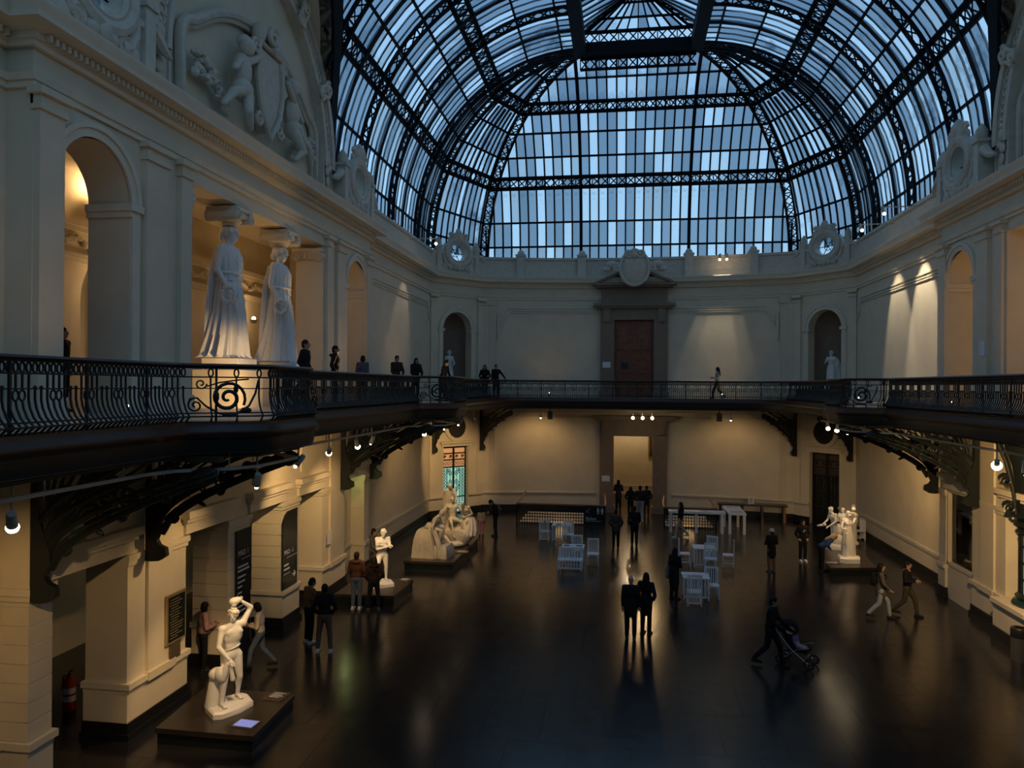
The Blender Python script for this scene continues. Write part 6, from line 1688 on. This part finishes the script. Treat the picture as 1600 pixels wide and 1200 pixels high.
way_sign(20.34, 21.30, 1.12, 3.35, 'PISO -1', 'black panel with cut corner and white lettering PISO -1', [(.32, .30, .05), (.44, .36, .05), (.56, .4, .02)], True)
o = empty('text_plaque', (-HX + .07, 14.73, 1.45), 0, 'framed dark text plaque on the pale pier beside the athlete', 'plaque')
m = MB(); m.box(0, .05, 0, .70, 0, 1.05); m.build('frame', 'gold', o, smooth=0); m = MB(); m.box(.05, .056, .05, .65, .05, 1.0); o = m.build('board', 'black_panel', o, smooth=0)
rq = random.Random(9)
for k in range(15): m = MB(); a_ = rq.uniform(.08, .14); m.box(.056, .06, a_, a_ + rq.uniform(.25, .48), .92 - k * .058, .935 - k * .058); m.build('text_line', 'gold', o, smooth=0)
o = MB().box(0, .04, 0, .36, 0, .34).build('small_plaque', 'plaque_wood', None, smooth=0); o.location = (-HX + .07, 14.88, 1.09); tag(o, 'small dark plaque under the framed text plaque', 'plaque')
for (x, y, z, rz_, lab) in ((-1.5, YF - .235, 8.05, 0, 'white notice beside the upper wooden door'), (-1.5, YF - .235, 1.72, 0, 'white notice beside the lit ground floor doorway')):
    o = MB().box(-.22, .22, -.01, .0, 0, .32).build('wall_notice', 'paper', None, smooth=0); o.location = (x, y, z); tag(o, lab, 'notice')
o = MB().box(-.0, .012, 0, .32, 0, .42).build('wall_notice', 'paper', None, smooth=0); o.location = (-HX + .07, 23.6, 1.75); tag(o, 'pale notice on the pier beside the green-lit bay', 'notice')
o = MB().box(-.012, .0, 0, .35, 0, .45).build('wall_notice', 'paper', None, smooth=0); o.location = (HX - .13, 24.3, 8.0); tag(o, 'pale notice on the upper pier beside the lit wall washers', 'notice')
# fire extinguisher in the dark doorway
o = empty('fire_extinguisher', (-12.2, 14.55, .0), 0, 'red fire extinguisher with white bands in the dark doorway', 'extinguisher')
m = MB(); m.lathe([(.11, .05), (.13, .09), (.13, .62), (.08, .74), (.04, .78)], 16); m.build('cylinder', 'red', o)
for z in (.25, .42): m = MB(); m.lathe([(.133, z), (.133, z + .12)], 16); m.build('band', 'paper', o)
m = MB(); m.tube([(0, 0, .78), (0, 0, .86), (.08, 0, .90)], .018, 6); m.tube([(0, 0, .82), (-.14, 0, .75), (-.18, 0, .45)], .014, 6); m.build('valve', 'black_base', o); m = MB(); m.lathe([(.12, 0), (.12, .05)], 12); m.build('foot', 'black_base', o)
# sloping wooden block standing in for a staircase piece in the same doorway
o = empty('stair_stand_in', (-13.3, 13.6, 0), .2, 'wooden block with sloping top standing in for a stair piece inside the dark doorway', 'desk')
m = MB(); m.box(-.5, .5, -.6, .6, 0, 1.1); m.build('body', 'plinth_dark', o, smooth=0); m = MB(); m.prism([(-.65, 1.1), (.65, 1.1), (.65, 1.2), (-.65, 1.5)], lambda x, z: (x, -.7, z), lambda x, z: (x, .7, z)); m.build('top', 'warm_wood', o, smooth=0)
# glass leaf edges in the portico openings, lit cool
for y, lab in ((18.95, 'narrow backlit glass strip beside the PISO 1 panel'), (21.55, 'narrow backlit glass strip beside the black panel with the cut corner')):
    o = empty('glass_strip', (-HX - .97, y, 1.1), 0, lab, 'glass panel', 'backlit glass strips')
    m = MB(); m.box(-.02, .02, -.10, .10, 0, 2.45); m.build('pane', 'white_strip', o, smooth=0); m = MB(); m.box(-.03, .03, -.12, .12, -1.1, 0); m.box(-.03, .03, .10, .13, 0, 2.5); m.build('frame', 'black_panel', o, smooth=0)

# green-lit closed bay on the left, display window on the right
m = MB(MS(-1)); m.box(C0 + 5.85, C0 + 7.85, -.6, -.5, 0, 3.7); m.box(C0 + 5.85, C0 + 7.85, -.5, -.44, .95, 1.05); m.build('bay_panel', 'plaster', WL, smooth=0)
W1 = tag(MB(MS(1)).box(C0 + 5.85, C0 + 7.85, -.32, -.05, 0, 1.12).build('window_1', 'plaster', smooth=0), kind='structure')
m = MB(MS(1)); m.box(C0 + 5.95, C0 + 7.75, -.16, -.15, 1.2, 3.6); m.build('pane', 'window_glass', W1, smooth=0)
m = MB(MS(1))
for a, b, z0, z1 in ((5.85, 7.85, 1.12, 1.22), (5.85, 7.85, 3.56, 3.66), (5.85, 5.96, 1.1, 3.66), (7.74, 7.85, 1.1, 3.66)): m.box(C0 + a, C0 + b, -.2, -.02, z0, z1)
m.build('window_frame', 'plaster_moulding', W1, smooth=0)
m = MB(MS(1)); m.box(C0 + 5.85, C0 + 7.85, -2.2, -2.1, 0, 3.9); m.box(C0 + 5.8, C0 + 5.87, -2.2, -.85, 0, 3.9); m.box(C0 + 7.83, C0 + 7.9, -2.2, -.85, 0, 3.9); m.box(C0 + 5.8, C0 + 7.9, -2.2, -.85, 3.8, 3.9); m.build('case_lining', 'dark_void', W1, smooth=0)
o = empty('display_shelf', (11.4, C0 + 6.85, 0), 0, 'dark display shelf behind the window glass', 'display'); m = MB(); m.box(-.6, .7, -.9, .9, 0, 1.25); m.build('block', 'plinth_dark', o, smooth=0)
o = empty('terracotta_figure', (11.15, C0 + 6.35, 1.26), 0, 'small red-brown figure on the display shelf behind glass', 'figurine'); m = MB(); m.ell((0, 0, .15), (.13, .13, .15)); m.cap((0, 0, .25), (0, 0, .55), .11, .07); m.ell((0, 0, .66), .08); m.build('body', 'warm_wood', o)
o = empty('display_bust', (11.5, C0 + 7.4, 1.56), 0, 'pale bust in dark cloth behind the window glass', 'bust'); m = MB(); m.cap((0, 0, .1), (0, 0, .9), .28, .2); m.build('cloth', 'black_panel', o); m = MB(); m.ell((0, 0, 1.25), (.12, .12, .16)); m.cap((0, 0, .95), (0, 0, 1.2), .07, .07); m.build('head', 'marble', o)

# iron column with lit panels on the right
o = empty('iron_column', (10.60, 22.3, 0), 0, 'dark green iron column with lit glass panels standing on a cream ledge', 'column')
m = MB(); m.box(-.75, .5, -.8, .95, .33, 1.0); m.box(-.84, .5, -.88, .95, 1.0, 1.12); m.box(-.80, .5, -.84, .95, .92, 1.0); m.build('ledge', 'plaster', o)
m = MB(); m.box(-.80, .5, -.85, .95, 0, .33); m.build('ledge_base', 'black_base', o, smooth=0)
m = MB(); m.lathe([(.62, 0), (.66, .06), (.62, .14), (.54, .18), (.58, .26), (.50, .34)], 28, (0, 0, 1.12)); m.build('base', 'green_iron', o)
m = MB(); m.lathe([(.42, 1.4), (.42, 3.05)], 24); m.build('lit_panel', 'lamp_panel', o)
for k in range(12): a = 2 * pi * k / 12; m = MB(); m.bar((.46 * cos(a), .46 * sin(a), 1.4), (.46 * cos(a), .46 * sin(a), 3.1), .09, .07, (cos(a), sin(a), 0)); m.build('bar', 'iron', o, smooth=0)
for z in (1.42, 1.85, 2.3, 2.75, 3.08): m = MB(); m.tube([(.47 * cos(a), .47 * sin(a), z) for a in [2 * pi * i / 24 for i in range(24)]], .03, 6, closed=True); m.build('ring', 'iron', o)
m = MB(); m.lathe([(.46, 3.05), (.58, 3.12), (.50, 3.2), (.62, 3.3), (.50, 3.4), (.66, 3.55), (.55, 3.65), (.55, 4.2), (.65, 4.9), (.85, 5.5), (1.0, 5.85)], 24); m.build('capital', 'iron', o)
for k in range(8):
    a = 2 * pi * k / 8; m = MB(Matrix.Rotation(a, 4, 'Z')); m.tube([(x, 0, z) for x, z in spiral(.75, 3.75, .16, .03, 0, 1.4, 14)], .04, 6); m.tube([(x, 0, z) for x, z in spiral(.85, 4.5, .16, .03, 0, 1.4, 14)], .04, 6); m.tube([(.6, 0, 3.6), (.68, 0, 4.3), (.85, 0, 5.0), (1.1, 0, 5.6), (1.4, 0, 5.8)], .05, 6); m.build('leaf_scroll', 'iron', o)
# litter bin
p = gnd(1597, 1000); o = empty('litter_bin', (9.60, 21.25, 0), 0, 'steel cylindrical litter bin with black lid beside the lit column', 'bin')
m = MB(); m.lathe([(.2, 0), (.2, .62)], 20); m.build('body', 'steel', o); m = MB(); m.lathe([(.21, .60), (.215, .80), (.19, .84), (.12, .84), (.12, .78)], 20); m.build('lid', 'black_base', o)
# stroller with a child
p = gnd(1245, 1038); o = empty('stroller', p, face(p, 75), 'black stroller being pushed with a child inside', 'stroller')
for x in (-.25, .25):
    for y in (-.35, .35): m = MB(Matrix.Translation((x, y, .13)) @ Matrix.Rotation(pi / 2, 4, 'Y')); m.tube([(.11 * cos(a), .11 * sin(a), 0) for a in [2 * pi * i / 16 for i in range(16)]], .025, 6, closed=True); m.lathe([(.03, -.03), (.03, .03)], 8); m.build('wheel', 'black_base', o)
    m = MB(); m.tube([(x, -.35, .13), (x, .1, .45), (x, .45, .85), (x, .6, 1.02)], .016, 6); m.tube([(x, .35, .13), (x, -.05, .45), (x, -.35, .55)], .016, 6); m.build('frame', 'steel', o)
m = MB(); m.tube([(-.25, .6, 1.02), (.25, .6, 1.02)], .02, 6); m.build('handle', 'black_base', o)
m = MB(); m.box(-.22, .22, -.3, .15, .38, .46); m.prism([(.1, .4), (.16, .42), (.34, .9), (.26, .92)], lambda y, z: (-.22, y, z), lambda y, z: (.22, y, z)); m.build('seat', cloth(BLK), o)
m = MB(); m.tube([(0, .30 - .34 * sin(a) * .9, .85 + .26 * cos(a) - .1) for a in (0, .3, .6, .9, 1.2)], .0, 4) if False else None; m.lathe([(.26, 0), (.25, .12), (.2, .22), (.1, .28), (.02, .3)], 14, (0, .22, .82)); m.build('canopy', cloth(BLK), o)
J = pose('down', 'stand', -.3, knL=(.1, -.40, .85), anL=(.1, -.42, .45), knR=(-.1, -.40, .85), anR=(-.1, -.42, .45))
b = body_blob(J, 1.1, vox=.03); b.materials.append(MATS['skin_fair']); c_ = link('person', b, None, (p[0], p[1], .46 - .93 * .5 + .04), (0, 0, face(p, 75)), (.5, .5, .5)); tag(c_, 'small child in lilac clothes and white hat seated in the stroller', 'person', 'visitors on the ground floor')
m = MB(); m.ell(J['che'] + V(0, 0, -.05), (.2, .16, .28)); [m.cap(J['sh' + s], J['el' + s], .08, .07) for s in 'LR']; [m.cap(J['el' + s], J['wr' + s], .07, .06) for s in 'LR']; m.build('jacket', cloth((.30, .24, .55)), c_)
m = MB(); m.ell(J['hea'] + V(0, .02, .05), (.10, .12, .10)); m.build('hat', cloth(WHT), c_); m = MB(); [m.cap(J['hi' + s], J['kn' + s], .11, .08) for s in 'LR']; [m.cap(J['kn' + s], J['an' + s], .08, .07) for s in 'LR']; m.build('trousers', cloth((.55, .40, .36)), c_)
# loudspeakers under the far balcony
for x, lab in ((-4.5, 'small black loudspeaker hanging under the balcony over the stairwell'), (4.45, 'small black loudspeaker hanging under the balcony over the white counters')):
    o = empty('loudspeaker', (x, 41.0, 5.2), 0, lab, 'speaker'); m = MB(); m.box(-.13, .13, -.13, .13, 0, .42); m.build('box', 'black_base', o, smooth=0); m = MB(); m.box(-.03, .03, -.03, .03, .42, .7); m.build('hanger', 'black_base', o, smooth=0); m = MB(); m.lathe([(.09, 0), (.08, .01)], 14); q_ = m.build('cone', 'iron', o); q_.location = (0, -.13, .2); q_.rotation_euler = (pi / 2, 0, 0)
# picture and baseboard in the room beyond
o = empty('framed_painting', (1.55, 49.9, 2.4), 0, 'dark framed painting in the lit room beyond the doorway', 'painting'); m = MB(); m.box(-.5, .5, -.08, .05, 0, 1.6); m.build('frame', 'gold', o, smooth=0); m = MB(); m.box(-.42, .42, -.1, -.07, .08, 1.52); m.build('canvas', 'canvas', o, smooth=0)
# ---------------------------------------------------------------- lamps
def fixture(pos, target, power, size=70, label='', blend=.7, col=WARM, lens=.075, name='track_spotlight', stem=.25, group='track spotlights'):
    o = empty(name, pos, 0, label, 'lamp', group)
    if name == 'track_spotlight': stem = 5.83 - pos[2]
    d = (Vector(target) - Vector(pos)).normalized(); q = d.to_track_quat('Z', 'Y').to_matrix().to_4x4()
    m = MB(q); m.lathe([(.045, -.20), (.055, -.18), (.062, .02), (.066, .06)], 16); cn = m.build('can', 'fixture', o)
    m = MB(); m.tube([(0, 0, 0), (0, 0, stem)], .018, 6); m.box(-.06, .06, -.04, .04, stem, stem + .06); m.build('stem', 'fixture', o)
    m = MB(q); m.ell((0, 0, .11), (lens, lens, lens * .9), 14, 8); m.build('lens', 'lamp_glow', cn)
    L = spot((0, 0, 0), (0, 0, -1), power, size, blend, col, .06); L.parent = o; L.location = d * .24
    L.rotation_euler = d.to_track_quat('-Z', 'Y').to_euler()
    return o
def track(path, z, label):
    c = path[0]; o = empty('lighting_track', (c[0], c[1], z), 0, label, 'lighting track', 'lighting tracks under the balcony')
    m = MB(); lp = [(x - c[0], y - c[1]) for x, y in path]
    m.sweep([(-.03, 0), (.03, 0), (.03, .05), (-.03, .05)], lp); m.build('rail', 'fixture', o, smooth=0)
    for x, y in lp[::3]: m = MB(); m.tube([(x, y, .05), (x, y, 5.86 - z)], .012, 5); m.build('hanger', 'fixture', o)
track([(-edge_x(d) - .35, C0 + d) for d in [-14 + .5 * i for i in range(53)]], 5.60, 'pale lighting track under the balcony on the caryatid side')
track([(edge_x(d) + .35, C0 + d) for d in [-6 + .5 * i for i in range(41)]], 5.60, 'pale lighting track under the balcony on the display window side')
track([(3.2, 40.7), (1.5, 40.75), (0, 40.78), (-1.5, 40.75), (-3.2, 40.7)], 5.66, 'pale lighting track above the lit ground floor doorway')
ZT = 5.34
# ground storey, left side
fixture((-7.75, 8.0, ZT), (-10.0, 10.9, 2.2), 190, 80, 'track spotlight shining at the near left pier')
fixture((-6.7, 12.0, ZT), (-8.5, 14.6, 1.2), 620, 46, 'track spotlight aimed at the athlete statue', .5, lens=0.035)
fixture((-7.4, 15.2, ZT), (-10.2, 15.0, 1.6), 230, 80, 'track spotlight aimed at the framed text plaque', lens=0.035)
fixture((-7.8, 17.9, ZT), (-10.2, 22.8, 2.6), 480, 80, 'track spotlight in front of the wide pier past the sign panels')
fixture((-7.95, 20.3, ZT), (-8.4, 24.3, 1.3), 620, 34, 'track spotlight aimed at the cross-armed statue', .5)
fixture((-7.9, 21.4, ZT), (-10.2, 24.2, 2.0), 260, 70, 'track spotlight lighting the pier beside the green-lit bay', lens=0.035)
fixture((-7.6, 26.2, ZT), (-7.9, 28.9, 1.3), 380, 50, 'track spotlight aimed at the seated plaster figure')
fixture((-7.7, 29.6, ZT), (-7.6, 31.4, 1.2), 380, 62, 'track spotlight aimed at the large plaster group', lens=0.035)
fixture((-7.6, 35.2, ZT), (-10.2, 40.2, 2.6), 520, 60, 'track spotlight lighting the wall beside the glowing grille', lens=0.035)
fixture((-7.7, 32.6, ZT), (-10.4, 33.6, 1.6), 110, 110, 'added track spotlight washing the plain wall behind the seated plaster figure', lens=.035)  # extra lamp added to brighten the plain wall
# far end
for x, tx in ((-.05, -.3), (.45, .6), (.95, .9)):
    fixture((x, 40.8, 5.40), (tx * 2.2, 33, 0), 60, 70, {-.05: 'spotlight over the lit doorway, on the stairwell side of its row', .45: 'middle spotlight of the row over the lit doorway', .95: 'spotlight over the lit doorway, on the white counter side of its row'}[x], lens=.085)
fixture((-4.9, 40.0, 5.40), (-5.4, 42.4, 1.4), 100, 140, 'spotlight washing the end wall above the stairwell', lens=.04)
fixture((4.9, 40.0, 5.40), (5.2, 42.4, 1.4), 60, 140, 'spotlight washing the end wall above the dark table', lens=.04)
# right side
for y, t in ((33.0, (8.0, 31.2, 1.0)), (31.6, (7.7, 32.6, 1.0)), (30.2, (8.6, 30.2, .6))):
    fixture((7.85, y, 5.42), t, 240, 46, {33.0: 'spotlight over the pale statues, towards the dark grille door', 31.6: 'middle spotlight over the pale statues', 30.2: 'spotlight over the pale statues, towards the display window'}[y], lens=.085)
fixture((7.65, 18.2, ZT), (10.1, 23.8, 2.4), 1100, 85, 'large track spotlight shining at the lit iron column', lens=.11)
fixture((7.7, 28.9, ZT), (10.4, 32.6, 1.6), 290, 110, 'track spotlight lighting the plain wall past the display window', lens=0.035)
fixture((7.6, 16.9, ZT), (7.6, 17.0, 2), 1, 40, 'unlit track spotlight next to the large one', lens=.02)
# upper storey wall washers on the parapet
WH = (1.0, .84, .62)
def washer(pos, target, power, label, size=44):
    o = fixture(pos, target, power, size, label, .45, WH, .06, 'wall_washer', .12, 'wall washers on the parapet arms')
    sx = 1 if pos[0] > 0 else -1
    m = MB()
    if abs(pos[1]) < 41: m.bar((0, 0, .16), (sx * 1.3, 0, .16), .04, .04)
    else: m.bar((0, 0, .16), (0, 1.2, .16), .04, .04)
    m.build('arm', 'fixture', o, smooth=0)
washer((9.30, 33.6, 13.75), (10.75, 33.2, 9.0), 600, 'wall washer on a parapet arm nearer the robed man niche')
washer((9.25, 30.7, 13.80), (10.75, 30.5, 9.0), 1000, 'wall washer on a parapet arm nearer the upper arch')
washer((4.50, 41.55, 13.95), (4.2, 43.0, 8.5), 320, 'wall washer beside the end wall parapet, on the door side of its pair', 40)
washer((4.85, 41.5, 13.95), (4.9, 43.0, 8.5), 240, 'wall washer beside the end wall parapet, on the niche side of its pair', 40)
washer((-9.3, 34.6, 13.75), (-10.75, 33.4, 9.0), 110, 'wall washer on a parapet arm above the leaning visitors', 44)
# uplights on the gallery floor for the caryatids
fixture((-8.3, 15.9, ZB + .15), (-10.45, 17.75, 7.15), 300, 58, 'small floor uplight at the feet of the near caryatid', name='floor_uplight', stem=-.12, group='floor uplights', lens=.02)
fixture((-8.25, 23.2, ZB + .15), (-10.3, 20.9, 9.0), 330, 60, 'small floor uplight lighting the caryatid beside the ionic anta', name='floor_uplight', stem=-.12, group='floor uplights', lens=.02)
# lamps of the galleries and rooms around
AMB = (1.0, .60, .25)
def sconce(pos, power, label, col=AMB):
    o = empty('gallery_lamp', pos, 0, label, 'lamp', 'lamps inside the galleries')
    m = MB(); m.lathe([(.02, -.14), (.12, -.10), (.15, 0), (.02, .02)], 14); m.build('bowl', 'fixture', o)
    if col[1] < .9: m = MB(); m.ell((0, 0, .04), .07, 12, 8); m.build('bulb', 'lamp_glow', o)
    L = point((0, 0, 0), power, col, .07); L.parent = o; L.location = (0, 0, .14)
_r = _ray(152, 300); _t = (-14.55 + .60) / _r.x
sconce((-14.55, _t * _r.y, 7 + _t * _r.z), 45, 'cove lamp high on the gallery wall behind the near upper arch')
sconce((-14.2, 19.5, 9.6), 60, 'amber lamp on the gallery wall above the fanlight door')
sconce((-14.2, 26.4, 9.4), 45, 'amber lamp on the gallery wall behind the far upper arch')
sconce((14.2, 26.0, 9.4), 70, 'amber lamp in the gallery behind the upper arch by the wall washers')
sconce((14.2, 20.0, 9.6), 150, 'amber lamp in the portico gallery opposite the caryatids')
sconce((-14.2, 18.5, 4.6), 12, 'amber lamp in the ground floor passage behind the sign panels')
sconce((0, 47.5, 5.2), 190, 'warm ceiling lamp in the room beyond the lit doorway', (1, .74, .45))
sconce((3.4, 41.9, 5.0), 1, 'small unlit lamp under the far balcony') if False else None
sconce((-HX - .35, C0 + 6.85, 3.3), 6.0, 'added green lamp tinting the closed bay', (.75, .95, .35))  # lamp added to give the bay its green light

# warm uplights added on the gallery floor to fill cornice and upper walls
k_ = 0
NM = ('behind the railing below the near upper arch', 'behind the railing beyond the caryatids', 'behind the railing by the leaning visitors', 'behind the railing by the portico opposite the caryatids', 'behind the railing by the wall washers', 'behind the railing on the stairwell side of the wooden door', 'behind the railing on the other side of the wooden door')
for x, y, tx, ty in ((-8.0, 10.5, -10, 10.5), (-8.0, 24.6, -10, 24.6), (-8.0, 32.5, -10.3, 32.5), (8.0, 21.5, 10, 21.5), (8.0, 29.5, 10.3, 29.5), (-4.5, 40.3, -4.5, 42.5), (4.5, 40.3, 4.5, 42.5)):
    fixture((x, y, ZB + .15), (tx, ty, 12.4), 42 if abs(x) > 6 else 16, 130, 'added warm floor uplight ' + NM[k_], name='floor_uplight', stem=-.12, group='floor uplights', lens=.02, blend=1.0, col=(1, .60, .28)); k_ += 1
